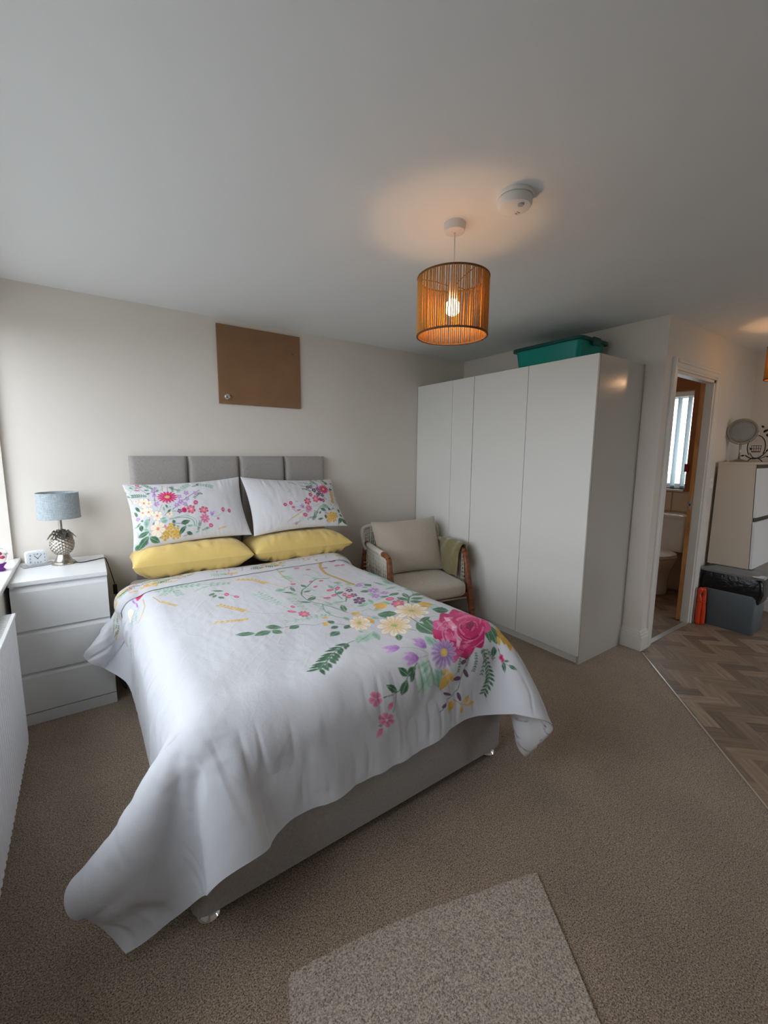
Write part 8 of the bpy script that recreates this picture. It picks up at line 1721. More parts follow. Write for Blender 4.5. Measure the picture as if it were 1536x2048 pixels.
# ------------------------------------------------------------------ pillows
def pillow(TL, TR, BR, BL, th, n=(90, 64), seed=0, sag=.0, pinch=.035, wr=.006, gather=1.0, sq=2.6, tq=2.4):
    """front and back grids of a stuffed pillow between four corner points (front side towards -y / up)"""
    TL, TR, BR, BL = (np.array(p, float) for p in (TL, TR, BR, BL)); nu_, nv_ = n
    s, t = np.meshgrid(np.linspace(0, 1, nu_), np.linspace(0, 1, nv_))
    S, T_ = 2 * s - 1, 2 * t - 1
    # edges drawn in between the corners
    s2 = .5 + .5 * S * (1 - pinch * 1.2 * (1 - T_ ** 2)); t2 = .5 + .5 * T_ * (1 - pinch * 2 * (1 - S ** 2))
    B = ((TL * (1 - s2[..., None]) + TR * s2[..., None]) * (1 - t2[..., None]) + (BL * (1 - s2[..., None]) + BR * s2[..., None]) * t2[..., None])
    nrm_ = np.cross(TR - TL, BL - TL); nrm_ /= np.linalg.norm(nrm_)
    prof = (np.clip(1 - np.abs(S) ** sq, 0, 1) ** .62) * (np.clip(1 - np.abs(T_) ** tq, 0, 1) ** .55)
    L_ = np.linalg.norm(TR - TL) * 1000; Hh = np.linalg.norm(BL - TL) * 1000
    nz = vnoise(s * L_ / 90, t * Hh / 90, seed) * .016 + vnoise(s * L_ / 30 + 2 * vnoise(s * 4, t * 4, seed + 3), t * Hh / 70, seed + 1) * wr
    g = np.abs(vnoise(s * L_ / 26, t * Hh / 160, seed + 2)) * 2          # gathers running in from the seams
    nearT = np.clip((np.abs(T_) - .45) / .55, 0, 1) * gather
    nz = nz - g * .010 * nearT
    out = []
    for sg in (1, -1):
        out.append(B + nrm_ * (sg * (th * .5 * prof + nz * np.minimum(1, prof * 2) * (1 if sg > 0 else .3)))[..., None] + np.array([0, 0, -sag]) * (prof)[..., None])
    return out, nrm_
def filler(seed, side):
    """pale leaves and sprigs that crowd the flowered end of a pillowcase"""
    rg = random.Random(seed); ms = []
    for i in range(70):
        f = rg.random() ** 1.5 * .62; x = (f if side == 0 else 1 - f) * 700; y = rg.uniform(.03, .97) * 430
        if f > .34 and y < 215 and rg.random() < .7: continue
        a = rg.uniform(0, 6.28); l = rg.uniform(22, 48); ex, ey = x + l * math.cos(a), y + l * math.sin(a); t = rg.random()
        if t < .4: ms.append(('L', rg.choice((1, 3, 3, 0)), x, y, ex, ey, rg.uniform(.25, .5)))
        elif t < .75: ms.append(('N', rg.choice((1, 3, 0)), 7, .24, x, y, (x + ex) / 2 + 4, (y + ey) / 2, ex, ey))
        elif t < .88: ms.append(('F', rg.choice((6, 9, 4)), x, y, 13, 0, 0, 13, 5, .5, .25))
        else: ms.append(('S', rg.choice((0, 1, 4)), 2.5, x, y, (x + ex) / 2 + 6, (y + ey) / 2, ex, ey))
    return ms
def make_pillow(name, label, group, corners, th, m, motifs=None, base=(214, 214, 217), n=(90, 64), **k):
    (Fr, Bk), nn = pillow(*corners, th, n=n, **k); c = np.mean(np.array(corners), 0)
    if nn[1] > .3: Fr, Bk = Bk, Fr
    t = thing(name, label, 'pillow', tuple(c), group=group)
    if motifs is not None:
        cvs = Canvas(n[1], n[0], 700, 430, base); draw_motifs(cvs, motifs); cols = cvs.result()
        finish('front', grid_mesh('front', Fr, cols), m, t); finish('back', grid_mesh('back', Bk, np.broadcast_to(srgb_lin(base), Bk.shape), flip=True), m, t)
    else:
        finish('front', grid_mesh('front', Fr), m, t); finish('back', grid_mesh('back', Bk, flip=True), m, t)
    return t
make_pillow('pillow', 'yellow pillow lying flat under the left flowered pillow', 'yellow pillows', [(.925, -.09, .735), (1.60, -.09, .735), (1.59, -.495, .745), (.912, -.495, .755)], .20, M['yellow'], seed=11, pinch=.02, sq=6, tq=4, wr=.022)
make_pillow('pillow', 'yellow pillow lying flat under the right flowered pillow', 'yellow pillows', [(1.605, -.09, .735), (2.325, -.09, .735), (2.325, -.495, .735), (1.60, -.495, .745)], .20, M['yellow'], seed=23, pinch=.02, sq=4.5, tq=4, wr=.022)
make_pillow('pillow', 'white flowered pillow propped on the headboard, nearest the window', 'flowered pillows', [(.915, -.135, 1.195), (1.605, -.165, 1.225), (1.625, -.345, .845), (.93, -.385, .825)], .13, M['print'], filler(1, 0) + PILLOW_L, n=(260, 170), seed=31, pinch=.05, gather=1.5, wr=.009)
make_pillow('pillow', 'white flowered pillow propped on the headboard, nearest the armchair', 'flowered pillows', [(1.615, -.165, 1.225), (2.345, -.125, 1.185), (2.345, -.385, .845), (1.635, -.355, .835)], .13, M['print'], filler(2, 1) + PILLOW_R, n=(260, 170), seed=47, pinch=.05, gather=1.5, wr=.009)

# ------------------------------------------------------------------ armchair beside the wardrobe
ch = thing('armchair', 'teak armchair with woven cream rope sides and beige cushions by the wardrobe', 'armchair', (2.895, -.50, 0), rz=math.radians(-11))
def cushion(name, x0, x1, y0, y1, z0, z1, m, p=4.0, n=40, M4=None, wob=.004, seed=0):
    """soft box: superellipsoid"""
    cx, cy, cz = (x0 + x1) / 2, (y0 + y1) / 2, (z0 + z1) / 2; a, b, c = (x1 - x0) / 2, (y1 - y0) / 2, (z1 - z0) / 2
    Pg = np.zeros((n, 2 * n + 1, 3)); f = lambda v, e: math.copysign(abs(v) ** e, v)
    for j in range(n):
        ph = -math.pi / 2 + math.pi * j / (n - 1)
        for i in range(2 * n + 1):
            th = 2 * math.pi * i / (2 * n); e1_ = 2 / p
            Pg[j, i] = (cx + a * f(math.cos(ph), e1_) * f(math.cos(th), .28), cy + b * f(math.cos(ph), e1_) * f(math.sin(th), .28), cz + c * f(math.sin(ph), e1_ * 1.3))
    Pg[..., 2] += vnoise(Pg[..., 0] * 9, Pg[..., 1] * 9 + Pg[..., 2] * 5, seed) * wob
    if M4 is not None:
        Pg = np.array([[tuple(M4 @ Vector(p_)) for p_ in r] for r in Pg])
    return finish(name, grid_mesh(name, Pg, flip=True), m, ch, rotated=True)
cushion('seat_cushion', -.295, .295, -.40, .22, .285, .425, M['cushion'], p=5, wob=.003)
# back cushion: upright, leaning, with slumped top
(Fr, Bk), nn_ = pillow((-.315, .155, .835), (.285, .155, .855), (.30, -.015, .42), (-.29, -.015, .42), .17, n=(70, 60), seed=61, pinch=.035, wr=.003, gather=.6)
if nn_[1] > 0: Fr, Bk = Bk, Fr
bc = finish('back_cushion', grid_mesh('back_cushion', Fr), M['cushion'], ch, rotated=True)
finish('back_cushion_rear', grid_mesh('back_cushion_rear', Bk, flip=True), M['cushion'], bc, rotated=True)
def oval(p0, p1, r0, r1, bm=None, n=8): return tube([Vector(p0).lerp(Vector(p1), i / n) for i in range(n + 1)], 1.0, 12, bm, taper=[r0 + (r1 - r0) * math.sin(math.pi * (.15 + .7 * i / n)) for i in range(n + 1)])
for sx in (-1, 1):
    x = sx * .335
    ob('front_leg', oval((x, -.255, .625), (x * 1.03, -.40, .0), .014, .026), M['teak'], ch, smooth=True, rotated=True)
    ob('rear_leg', oval((x, .20, .66), (x * 1.03, .33, .0), .014, .026), M['teak'], ch, smooth=True, rotated=True)
    ar = spline([(x, -.245, .62), (x, -.20, .635), (x, .0, .640), (x, .20, .655)], 6)
    ob('arm', tube(ar, .019, 12), M['teak'], ch, smooth=True, rotated=True)
    ob('arm_wrap', tube([p for p in ar if -.17 < p.y < .17], .0235, 14), M['rope'], ch, smooth=True, rotated=True)
    ob('side_rail', tube([(x, -.31, .30), (x, .24, .30)], .016, 10), M['teak'], ch, smooth=True, rotated=True)
    bm = bmesh.new()
    for i in range(26):
        yy = -.235 + i * .0165; top = .62 if yy < .16 else .63
        tube([(x, yy, .31), (x + .003 * (-1) ** i, yy, .46), (x, yy, top)], .0038, 5, bm)
    for j in range(9):
        zz = .335 + j * .032; tube([(x + .006 * (-1) ** i, -.25 + i * .033, zz) for i in range(14)], .0042, 5, bm)
    ob('rope_side', bm, M['rope'], ch, smooth=True, rotated=True)
ob('front_rail', tube([(-.33, -.33, .295), (.33, -.33, .295)], .018, 10), M['teak'], ch, smooth=True, rotated=True)
ob('rear_rail', tube([(-.33, .24, .295), (.33, .24, .295)], .018, 10), M['teak'], ch, smooth=True, rotated=True)
# rope-wrapped curved back hoop with a woven net
hoop = spline([(-.335, .20, .60), (-.36, .22, .72), (-.33, .25, .775), (-.2, .275, .785), (0, .285, .79), (.2, .275, .785), (.33, .25, .775), (.36, .22, .72), (.335, .20, .60)], 8)
ob('back_hoop', tube(hoop, .017, 12), M['rope'], ch, smooth=True, rotated=True)
bm = bmesh.new()
for i in range(33):
    xx = -.345 + i * .69 / 32; yb = .20 + .085 * (1 - (xx / .36) ** 2); tube([(xx, .245, .30), (xx, yb + .004 * (-1) ** i, .54), (xx, yb, .78 if abs(xx) < .3 else .74)], .0042, 5, bm)
for j in range(12):
    zz = .35 + j * .035; tube([(-.35 + i * .7 / 24, .20 + .085 * (1 - ((-.35 + i * .7 / 24) / .36) ** 2) + .006 * (-1) ** i, zz) for i in range(25)], .0045, 5, bm)
ob('rope_back', bm, M['rope'], ch, smooth=True, rotated=True)
ob('seat_deck', nb((-.31, .31, -.33, .24, .262, .283), bev=.004), M['rope'], ch, rotated=True)

# olive plush throw folded over the chair's right arm
n1, n2_ = 46, 30; Rz = Matrix.Rotation(math.radians(-11), 3, 'Z'); prof_ = [(-.062, .425), (-.056, .48), (-.050, .56), (-.042, .62), (-.022, .668), (0, .678), (.022, .672), (.034, .64), (.040, .57), (.045, .50)]
pr = [tuple(v) for v in spline([(a, b, 0) for a, b in prof_], 5)][:n1]
outer = np.zeros((len(pr), n2_, 3)); inner = outer.copy()
for i, (a, b, _) in enumerate(pr):
    for k_ in range(n2_):
        tpar = k_ / (n2_ - 1); yy = -.235 + .30 * tpar
        eb = min(1, min(tpar, 1 - tpar) * 9, (i + 1.5) / 6, (len(pr) - i + .5) / 6); eb = math.sqrt(max(.05, eb))
        wv = .012 * float(vnoise(np.array(tpar * 4), np.array(i * .16), 71)) + .006 * math.sin(yy * 40 + i * .2)
        d = Vector((a, 0, b - .60)); d.normalize()
        drop = .02 * (tpar - .5) * (1 if a < 0 else -1) * max(0, (.6 - b) * 4)
        po = Vector((.335 + a, yy, b + drop)) + d * (.012 * eb + wv); pi = Vector((.335 + a, yy, b + drop)) - d * .010 * eb
        if b > .55: pi = Vector((.335 + a, yy, b + drop)) - d * .002
        for arr, p in ((outer, po), (inner, pi)):
            q = Rz @ p; arr[i, k_] = (q.x + 2.895, q.y - .50, q.z)
both = np.concatenate([outer, inner[::-1], outer[:1]], 0)
th_ = thing('throw', 'olive green plush throw folded over the armchair arm', 'throw', tuple(outer.mean((0, 1))))
finish('folded_cloth', grid_mesh('folded_cloth', both), M['olive'], th_)
for e in (0, -1):
    pl = np.stack([outer[:, e], inner[:, e]], 1); finish('cloth_edge', grid_mesh('cloth_edge', pl), M['olive'], th_)

# ------------------------------------------------------------------ pendant lamps
def pendant(label, x, y, zb, zt, r, bulb, cords=100):
    t = thing('pendant_lamp', label, 'pendant lamp', (x, y, H), group='jute drum pendant lamps')
    ob('ceiling_rose', lathe([(0, -.034), (.034, -.034), (.040, -.031), (.043, -.002), (.043, 0)], (x, y, H), 40), M['alarm'], t, angle=40)
    ob('flex', tube([(x, y, H - .034), (x + .001, y, (H + zt) / 2), (x - .001, y, zt - .01)], .0028, 8), M['alarm'], t, smooth=True)
    zc = (zb + zt) / 2
    ob('lamp_holder', lathe([(0, .10), (.012, .10), (.018, .085), (.019, .03), (.014, .026), (0, .026)], (x, y, zc), 24), M['alarm'], t, smooth=True)
    s = ob('bulb', lathe([(0, -.032), (.012, -.030), (.024, -.022), (.030, -.006), (.030, .006), (.024, .020), (.014, .030), (.013, .036), (0, .036)], (x, y, zc), 24), bulb, t, smooth=True)
    sh_ = ob('lamp_shade', tube([(x + r * math.cos(a * math.pi / 32), y + r * math.sin(a * math.pi / 32), zb) for a in range(64)], .0042, 8, None, True), M['jute_rim'], t, smooth=True)
    ob('shade_rim', tube([(x + r * math.cos(a * math.pi / 32), y + r * math.sin(a * math.pi / 32), zt) for a in range(64)], .0042, 8, None, True), M['jute_rim'], sh_, smooth=True)
    bm = bmesh.new()
    for a in (.4, 2.5, 4.6): tube([(x + .014 * math.cos(a), y + .014 * math.sin(a), zt - .03), (x + r * .5 * math.cos(a), y + r * .5 * math.sin(a), zt - .012), (x + r * math.cos(a), y + r * math.sin(a), zt)], .0016, 6, bm)
    ob('spider', bm, M['jute_rim'], sh_, smooth=True)
    bm = bmesh.new(); rg = random.Random(5)
    for i in range(cords):
        a = 2 * math.pi * i / cords + rg.uniform(-.008, .008); q = rg.uniform(-.014, .014)
        tube([(x + r * math.cos(a), y + r * math.sin(a), zb), (x + r * math.cos(a + q * .6), y + r * math.sin(a + q * .6), zc), (x + r * math.cos(a + q), y + r * math.sin(a + q), zt)], .0027, 6, bm)
    o = ob('cord_wrap', bm, M['jute'], sh_, smooth=True); o['kind'] = 'stuff'
    return t
pendant('lit jute string drum pendant lamp hanging over the bed', 2.014, -1.808, 1.876, 2.098, .142, M['bulb'])
pendant('lit jute pendant lamp cut off by the right edge of the photo', 4.765, -2.285, 1.93, 2.152, .142, M['bulb2'])

# smoke alarm
sa = thing('smoke_alarm', 'round white smoke alarm on the ceiling behind the pendant lamp', 'smoke alarm', (2.052, -2.07, H))
ob('base_plate', lathe([(0, -.012), (.060, -.012), (.063, -.008), (.063, 0)], (2.052, -2.07, H), 48), M['alarm'], sa, angle=40)
ob('cover', lathe([(0, -.047), (.040, -.046), (.053, -.042), (.058, -.034), (.058, -.016), (.054, -.014), (.054, -.012), (0, -.012)], (2.052, -2.07, H), 48), M['alarm'], sa, angle=40)
ob('test_button', lathe([(0, -.0495), (.010, -.0495), (.012, -.046), (.012, -.044), (0, -.044)], (2.045, -2.10, H), 20), M['grey_tray'], sa, angle=40)
ob('vent_slot', nb((2.072, 2.086, -2.066, -2.062, H - .0475, H - .046), (2.074, 2.084, -2.056, -2.052, H - .0475, H - .046)), M['grey_tray'], sa)

# ------------------------------------------------------------------ loose carpet offcut in the foreground
E_ = [(1.082, -2.236), (1.096, -2.224), (1.28, -2.256), (1.476, -2.303), (1.66, -2.362), (1.862, -2.424), (1.878, -2.434), (1.776, -2.60), (1.676, -2.757), (1.50, -3.03), (1.0, -2.93), (1.045, -2.33)]
dense = []; rg = random.Random(9)
for a, b in zip(E_, E_[1:] + E_[:1]):
    n_ = max(1, int(math.hypot(b[0] - a[0], b[1] - a[1]) / .008))
    for k_ in range(n_):
        f = k_ / n_; dense.append((a[0] + (b[0] - a[0]) * f + rg.uniform(-.0012, .0012), a[1] + (b[1] - a[1]) * f + rg.uniform(-.0012, .0012)))
bm = prism(dense, 'z', .001, .010)
tag(ob('carpet_offcut', bm, M['offcut']), 'paler loose piece of carpet lying on the fitted carpet in the foreground', 'rug')

# ------------------------------------------------------------------ by the doorway on the right
sc = thing('shoe_cabinet', 'slim white wall-hung shoe cabinet right of the bathroom doorway', 'shoe cabinet', (5.3, -1.97, .5))
CX0, CX1, CY0, CY1, CZ0, CZ1 = 5.0, 5.66, -2.10, YD - .021, .50, 1.345
for xa in (CX0, CX1 - .016):
    ob('side_panel', prism([(CY1, CZ0), (CY0 - .035, CZ0), (CY0, CZ1 - .016), (CY1, CZ1 - .016)], 'x', xa, xa + .016), M['shoe_side_shade'], sc)
ob('top_panel', nb((CX0 - .004, CX1 + .004, CY0 - .006, CY1, CZ1 - .016, CZ1), bev=.002), M['shoe_side_shade'], sc)
ob('back_panel', nb((CX0 + .016, CX1 - .016, CY1 - .006, CY1, CZ0, CZ1 - .016)), M['shoe_side_shade'], sc)
ob('bottom_panel', nb((CX0 + .016, CX1 - .016, CY0 - .02, CY1, CZ0, CZ0 + .014)), M['shoe_side_shade'], sc)
for za, zb in ((.915, 1.300), (.505, .880)):
    ya_ = CY0 - .035 * (CZ1 - za) / (CZ1 - CZ0); yb_ = CY0 - .035 * (CZ1 - zb) / (CZ1 - CZ0)
    f = ob('flap_front', prism([(ya_ - .004, za), (ya_ - .020, za), (yb_ - .020, zb), (yb_ - .004, zb)], 'x', CX0 + .002, CX1 - .002), M['white_mel'], sc)
    ob('handle_slot', nb((CX0 + .02, CX1 - .02, yb_ - .002, yb_ + .0, zb, zb + .03)), M['black'], sc)

vm = thing('vanity_mirror', 'round tilting vanity mirror on a silver stand on the shoe cabinet', 'mirror', (5.2, -1.93, CZ1))
mx, my, mz = 5.2, -1.935, CZ1
ob('base', lathe([(.062, 0), (.063, .006), (.056, .012), (.03, .018), (.012, .026), (0, .026)], (mx, my, mz), 36), M['brushed'], vm, angle=35)
ob('stem', lathe([(.008, .02), (.007, .09), (.009, .15), (.0, .15)], (mx, my, mz), 16), M['brushed'], vm, smooth=True)
bm = bmesh.new()
MR = Matrix.Rotation(math.radians(-38), 3, 'Z') @ Matrix.Rotation(math.radians(84), 3, 'X')   # disc axis towards the camera
mc = Vector((mx, my, mz + .255))
def disc(profile, m, name, parent, seg=48):
    b = lathe(profile, (0, 0, 0), seg); bmesh.ops.rotate(b, verts=b.verts, cent=(0, 0, 0), matrix=MRot); bmesh.ops.translate(b, verts=b.verts, vec=mc); return ob(name, b, m, parent, angle=35)
az = math.atan2(CAM_POS[1] - my, CAM_POS[0] - mx)
MRot = Matrix.Rotation(az + .15, 3, 'Z') @ Matrix.Rotation(math.radians(88), 3, 'Y')
fr = disc([(0, -.010), (.094, -.010), (.100, -.004), (.100, .006), (.096, .010), (.086, .0105), (.084, .006), (0, .006)], M['brushed'], 'mirror_frame', vm)
disc([(0, .0068), (.070, .0068), (.070, .0072), (0, .0072)], M['mirror'], 'mirror_glass', fr)
disc([(.071, .0066), (.083, .0066), (.083, .0085), (.071, .0085), (.071, .0066)], M['bin_lid'], 'light_ring', fr)
rv = MRot @ Vector((0, 1, 0))
yk = [mc + rv * (.108 * math.cos(math.pi + a * math.pi / 16)) + Vector((0, 0, .108 * math.sin(math.pi + a * math.pi / 16))) for a in range(17)]
ob('yoke', tube(yk, .0045, 8), M['brushed'], vm, smooth=True)

wo = thing('wire_ornament', 'black wire tealight holder with bird and leaves behind the mirror', 'ornament', (5.32, -2.0, CZ1))
wx, wy = 5.335, -2.005; wr = _r3.copy(); wr.z = 0; wr.normalize()
def wp(a, z): return Vector((wx, wy, CZ1 + z)) + wr * a
bm = bmesh.new(); tube([wp(.075 * math.cos(q), .125 + .095 * math.sin(q)) for q in np.linspace(-.6, 3.9, 30)], .0035, 6, bm); ob('ring', bm, M['blackmetal'], wo, smooth=True)
bm = bmesh.new(); tube(spline([wp(-.085, .055), wp(-.04, .032), wp(0, .028), wp(.05, .05), wp(.085, .085)], 6), .004, 6, bm); tube(spline([wp(-.05, .075), wp(-.02, .04), wp(.03, .03), wp(.09, .05)], 6), .003, 6, bm); ob('branch', bm, M['blackmetal'], wo, smooth=True)
bm = bmesh.new(); tube(spline([wp(-.065, .004), wp(-.03, .03), wp(0, .034), wp(.03, .03), wp(.065, .004)], 6), .0035, 6, bm); ob('feet', bm, M['blackmetal'], wo, smooth=True)
bm = bmesh.new()
for a in (-.035, -.018, 0, .018, .035): tube([wp(a, .085), wp(a * 1.15, .135)], .0018, 5, bm)
tube([wp(-.042, .135), wp(.042, .135)], .002, 5, bm); tube([wp(-.036, .085), wp(.036, .085)], .004, 6, bm); tube([wp(-.042, .112), wp(.042, .112)], .0018, 5, bm); ob('tealight_cup', bm, M['blackmetal'], wo, smooth=True)
def flat_leaf(a, z, ang, l, w, nm):
    bm = bmesh.new(); pts = [(0, 0), (.3, .5), (.65, .42), (1, 0), (.65, -.42), (.3, -.5)]
    c_, s_ = math.cos(ang), math.sin(ang); fw = Vector((wr.y, -wr.x, 0))
    A_ = [wp(a + (u * l * c_ - v * w * s_), z + (u * l * s_ + v * w * c_)) for u, v in pts]
    f0 = [bm.verts.new(p + fw * .0012) for p in A_]; f1 = [bm.verts.new(p - fw * .0012) for p in A_]; bm.faces.new(f0); bm.faces.new(f1)
    for i in range(6): bm.faces.new((f0[i], f0[(i + 1) % 6], f1[(i + 1) % 6], f1[i]))
    ob(nm, bm, M['blackmetal'], wo)
for a, z, an, l, w in ((.045, .285, 2.6, .03, .018), (.07, .235, -.9, .035, .022), (-.09, .055, 3.3, .035, .014), (.085, .085, 1.0, .03, .015), (.09, .05, -.3, .03, .012), (-.04, .10, 2.2, .025, .014)): flat_leaf(a, z, an, l, w, 'leaf')
bm = bmesh.new(); tube(spline([wp(.045, .245), wp(.06, .258), wp(.078, .266), wp(.092, .282)], 5), .009, 8, bm, taper=[.3, .5, .8, 1, 1.1, 1.15, 1.1, 1, .9, .8, .75, .8, .8, .7, .5, .3][:16]); ob('bird', bm, M['blackmetal'], wo, smooth=True)

# swing bin with liner
bn = thing('waste_bin', 'grey plastic kitchen bin with black liner and grey lid by the doorway', 'bin', (5.02, -2.06, 0))
X0_, X1_, Y0_, Y1_ = 4.905, 5.135, -2.235, -1.868
def rrect(x0, x1, y0, y1, r, n=5):
    out = []
    for cx_, cy_, a0 in ((x1 - r, y1 - r, 0), (x0 + r, y1 - r, 90), (x0 + r, y0 + r, 180), (x1 - r, y0 + r, 270)):
        for i in range(n + 1): a = math.radians(a0 + 90 * i / n); out.append((cx_ + r * math.cos(a), cy_ + r * math.sin(a)))
    return out
def loft(sections, bm=None):
    bm = bm or bmesh.new(); rings = [[bm.verts.new((x, y, z)) for x, y in poly] for z, poly in sections]
    for a, b in zip(rings, rings[1:]):
        for i in range(len(a)): bm.faces.new((a[i], a[(i + 1) % len(a)], b[(i + 1) % len(a)], b[i]))
    bm.faces.new(rings[0]); bm.faces.new(rings[-1]); return bm
ob('body', loft([(0, rrect(X0_ + .008, X1_ - .008, Y0_ + .008, Y1_ - .008, .02)), (.01, rrect(X0_ + .002, X1_ - .002, Y0_ + .002, Y1_ - .002, .022)), (.29, rrect(X0_, X1_, Y0_ + .0, Y1_ - .0, .024)), (.322, rrect(X0_ + .004, X1_ - .004, Y0_ + .02, Y1_ - .015, .022)), (.336, rrect(X0_ + .01, X1_ - .01, Y0_ + .06, Y1_ - .05, .022))]), M['bin'], bn, angle=40)
ob('liner', loft([(.25, rrect(X0_ - .004 + .012, X1_ - .008, Y0_ - .004, Y1_ + .004, .02)), (.335, rrect(X0_ + .0, X1_ + .004, Y0_ - .03, Y1_ + .01, .03)), (.42, rrect(X0_ - .004, X1_ + .004, Y0_ - .022, Y1_ + .008, .03)), (.455, rrect(X0_ + .004, X1_ - .004, Y0_ + .0, Y1_ + .0, .03))]), M['bag'], bn, angle=60)
ob('lid', loft([(.452, rrect(X0_ - .012, X1_ + .008, Y0_ - .02, Y1_ + .012, .03)), (.468, rrect(X0_ - .014, X1_ + .01, Y0_ - .022, Y1_ + .014, .03)), (.482, rrect(X0_ + .01, X1_ - .014, Y0_ + .02, Y1_ - .02, .03)), (.496, rrect(X0_ + .06, X1_ - .06, Y0_ + .07, Y1_ - .07, .03))]), M['bin_lid'], bn, angle=40)
ob('lid_clip', nb((X0_ - .02, X0_ + .06, Y0_ - .03, Y0_ + .05, .458, .478), bev=.006), M['chrome'], bn)
ob('hinge_boss', nb((X0_ - .018, X0_ + .03, Y1_ - .02, Y1_ + .016, .455, .476), bev=.006), M['bin_lid'], bn)

# orange rolled bags propped between door frame and bin
og = thing('bag_roll', 'folded orange plastic bag standing between door frame and grey bin', 'bag', (4.845, -1.90, 0))
for dx, dy in ((-.012, .012), (.012, -.012)):
    ob('roll', tube(spline([(4.845 + dx, -1.903 + dy, .002), (4.847 + dx * 1.1, -1.901 + dy * 1.1, .10), (4.848 + dx * .8, -1.899 + dy * .8, .20), (4.848 + dx * 1.2, -1.898 + dy * 1.2, .26), (4.848 + dx * .3, -1.897 + dy * .3, .315)], 5), .018, 10, taper=[.8, .95, 1, 1, 1, 1, 1.02, 1.03, 1.02, 1, 1, .98, .92, .82, .7, .62, .8, .95, 1, .9, .5]), M['orange'], og, smooth=True)
ob('tie', tube([(4.848 + .03 * math.cos(a), -1.899 + .03 * math.sin(a), .205) for a in np.linspace(0, 6.28, 14)[:-1]], .004, 6, None, True), M['orange'], og, smooth=True)

ls = thing('light_switch', 'white light switch plate on the wall beside the bathroom doorway', 'light switch', (4.935, YD, 1.17))
ob('plate', nb((4.895, 4.975, YD - .008, YD - .0005, 1.13, 1.21), bev=.003), M['white_pl'], ls)
ob('rocker', nb((4.925, 4.945, YD - .012, YD - .008, 1.15, 1.19), bev=.001, seg=1), M['white_pl'], ls)

# ------------------------------------------------------------------ bathroom
wc = thing('toilet', 'white close-coupled toilet seen through the bathroom doorway', 'toilet', (5.45, -1.305, 0))
ty = -1.305
ob('cistern', loft([(.43, rrect(5.56, X2 - .018, ty - .165, ty + .165, .025)), (.60, rrect(5.545, X2 - .017, ty - .180, ty + .180, .03)), (.775, rrect(5.54, X2 - .017, ty - .186, ty + .186, .03))]), M['ceramic'], wc, angle=40)
ob('cistern_lid', loft([(.775, rrect(5.528, X2 - .016, ty - .196, ty + .196, .03)), (.80, rrect(5.526, X2 - .016, ty - .198, ty + .198, .03)), (.812, rrect(5.545, X2 - .022, ty - .18, ty + .18, .03))]), M['ceramic'], wc, angle=40)
ob('flush_button', lathe([(.022, 0), (.022, .006), (0, .007)], (5.62, ty, .812), 24), M['chrome'], wc, angle=40)
def egg(cx_, cy_, lf, lb, w, n=28):
    return [(cx_ - (lf if math.cos(a) > 0 else lb) * math.cos(a), cy_ + w * math.sin(a)) for a in [2 * math.pi * i / n for i in range(n)]]
ob('pan', loft([(0, egg(5.46, ty, .10, .14, .105)), (.05, egg(5.46, ty, .095, .14, .10)), (.18, egg(5.45, ty, .12, .14, .105)), (.26, egg(5.42, ty, .19, .16, .135)), (.33, egg(5.40, ty, .245, .19, .165)), (.385, egg(5.39, ty, .265, .20, .178)), (.395, egg(5.39, ty, .26, .19, .175))]), M['ceramic'], wc, smooth=True)
ob('seat', loft([(.397, egg(5.385, ty, .265, .18, .18)), (.410, egg(5.385, ty, .27, .18, .185)), (.414, egg(5.385, ty, .262, .175, .178))]), M['white_pl'], wc, angle=50)
ob('seat_lid', loft([(.416, egg(5.385, ty, .262, .18, .178)), (.430, egg(5.385, ty, .264, .18, .18)), (.442, egg(5.385, ty, .22, .16, .145))]), M['white_pl'], wc, angle=60)

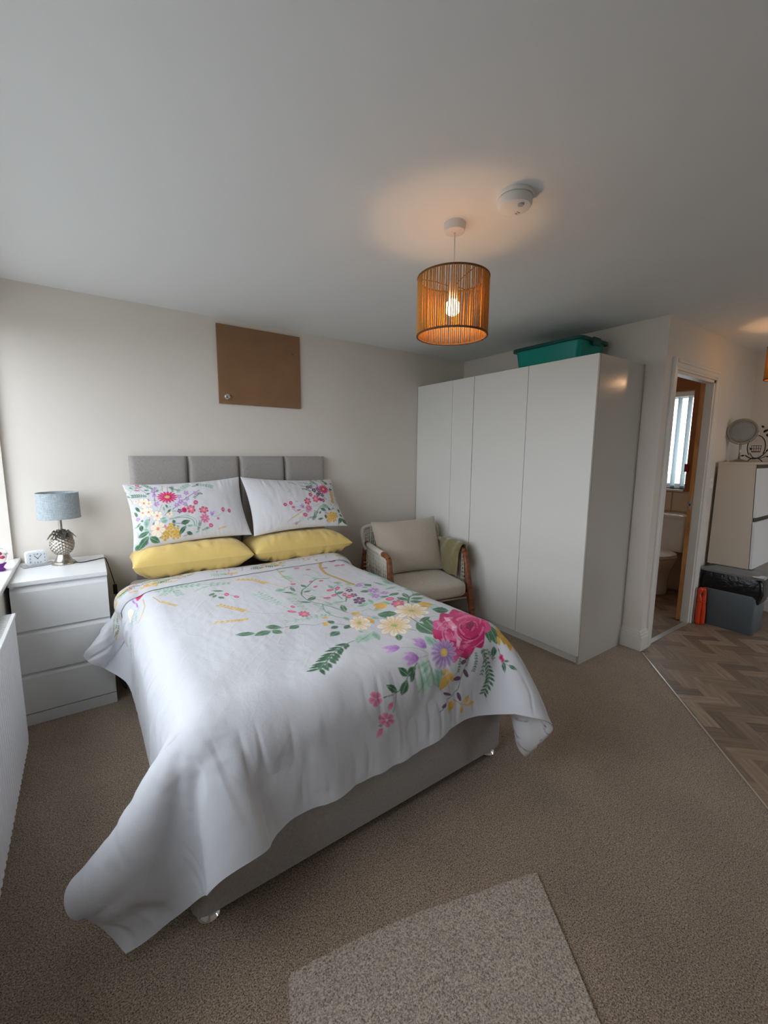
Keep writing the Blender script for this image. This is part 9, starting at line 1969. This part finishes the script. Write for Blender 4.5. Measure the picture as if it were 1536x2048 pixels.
bl = thing('assumed_bathroom_light', 'assumed unseen round flush ceiling light inside the bathroom', 'ceiling light', (4.9, -.95, H))  # assumed lamp, out of view, added to brighten and warm the bathroom
ob('base', lathe([(0, -.03), (.13, -.03), (.135, -.024), (.135, 0)], (4.9, -.95, H), 40), M['alarm'], bl, angle=40)
ob('diffuser', lathe([(0, -.075), (.06, -.07), (.10, -.052), (.118, -.03), (0, -.03)], (4.9, -.95, H), 40), M['assumed_bath_lamp'], bl, smooth=True)
vb = thing('vertical_blind', 'white vertical blind over the bathroom window', 'blind', (X2 + .06, -1.07, BW[3]))
ob('headrail', nb((X2 + .02, X2 + .07, BW[0] + .006, BW[1] - .006, BW[3] - .05, BW[3] - .006), bev=.003), M['upvc'], vb)
for i in range(7):
    yy = BW[0] + .05 + i * .089; R_ = Matrix.Rotation(math.radians(85), 3, 'Z')
    bm = nb((-.0006, .0006, -.044, .044, BW[2] + .012, BW[3] - .052)); bmesh.ops.rotate(bm, verts=bm.verts, cent=(0, 0, 0), matrix=R_); bmesh.ops.translate(bm, verts=bm.verts, vec=(X2 + .055, yy, 0)); sl = ob('slat', bm, M['blind'], vb)
    bm = nb((-.003, .003, -.04, .04, BW[2] + .006, BW[2] + .03)); bmesh.ops.rotate(bm, verts=bm.verts, cent=(0, 0, 0), matrix=R_); bmesh.ops.translate(bm, verts=bm.verts, vec=(X2 + .055, yy, 0)); ob('weight', bm, M['bin_lid'], sl)
tag(ob('red_tag', nb((X2 - .02, X2 - .013, BW[0] - .025, BW[0] + .018, 1.23, 1.31), bev=.003), M['red']), 'small dark red tag hanging beside the bathroom blind', 'tag')

bgm = bmesh.new(); bmesh.ops.create_icosphere(bgm, subdivisions=4, radius=1)
for v in bgm.verts:
    p = v.co.copy(); q = 1 + .25 * math.sin(p.x * 5 + 1) * math.sin(p.y * 4 + 2) * math.sin(p.z * 5) + .12 * math.sin(p.x * 13 + p.z * 9)
    v.co = Vector((5.63 + p.x * .055 * q, -1.545 + p.y * .06 * q, max(.002, .16 + p.z * .16 * q)))
tag(ob('plastic_bag', bgm, M['plastic_bag'], smooth=True), 'crumpled white plastic bag on the bathroom floor behind the toilet', 'bag')
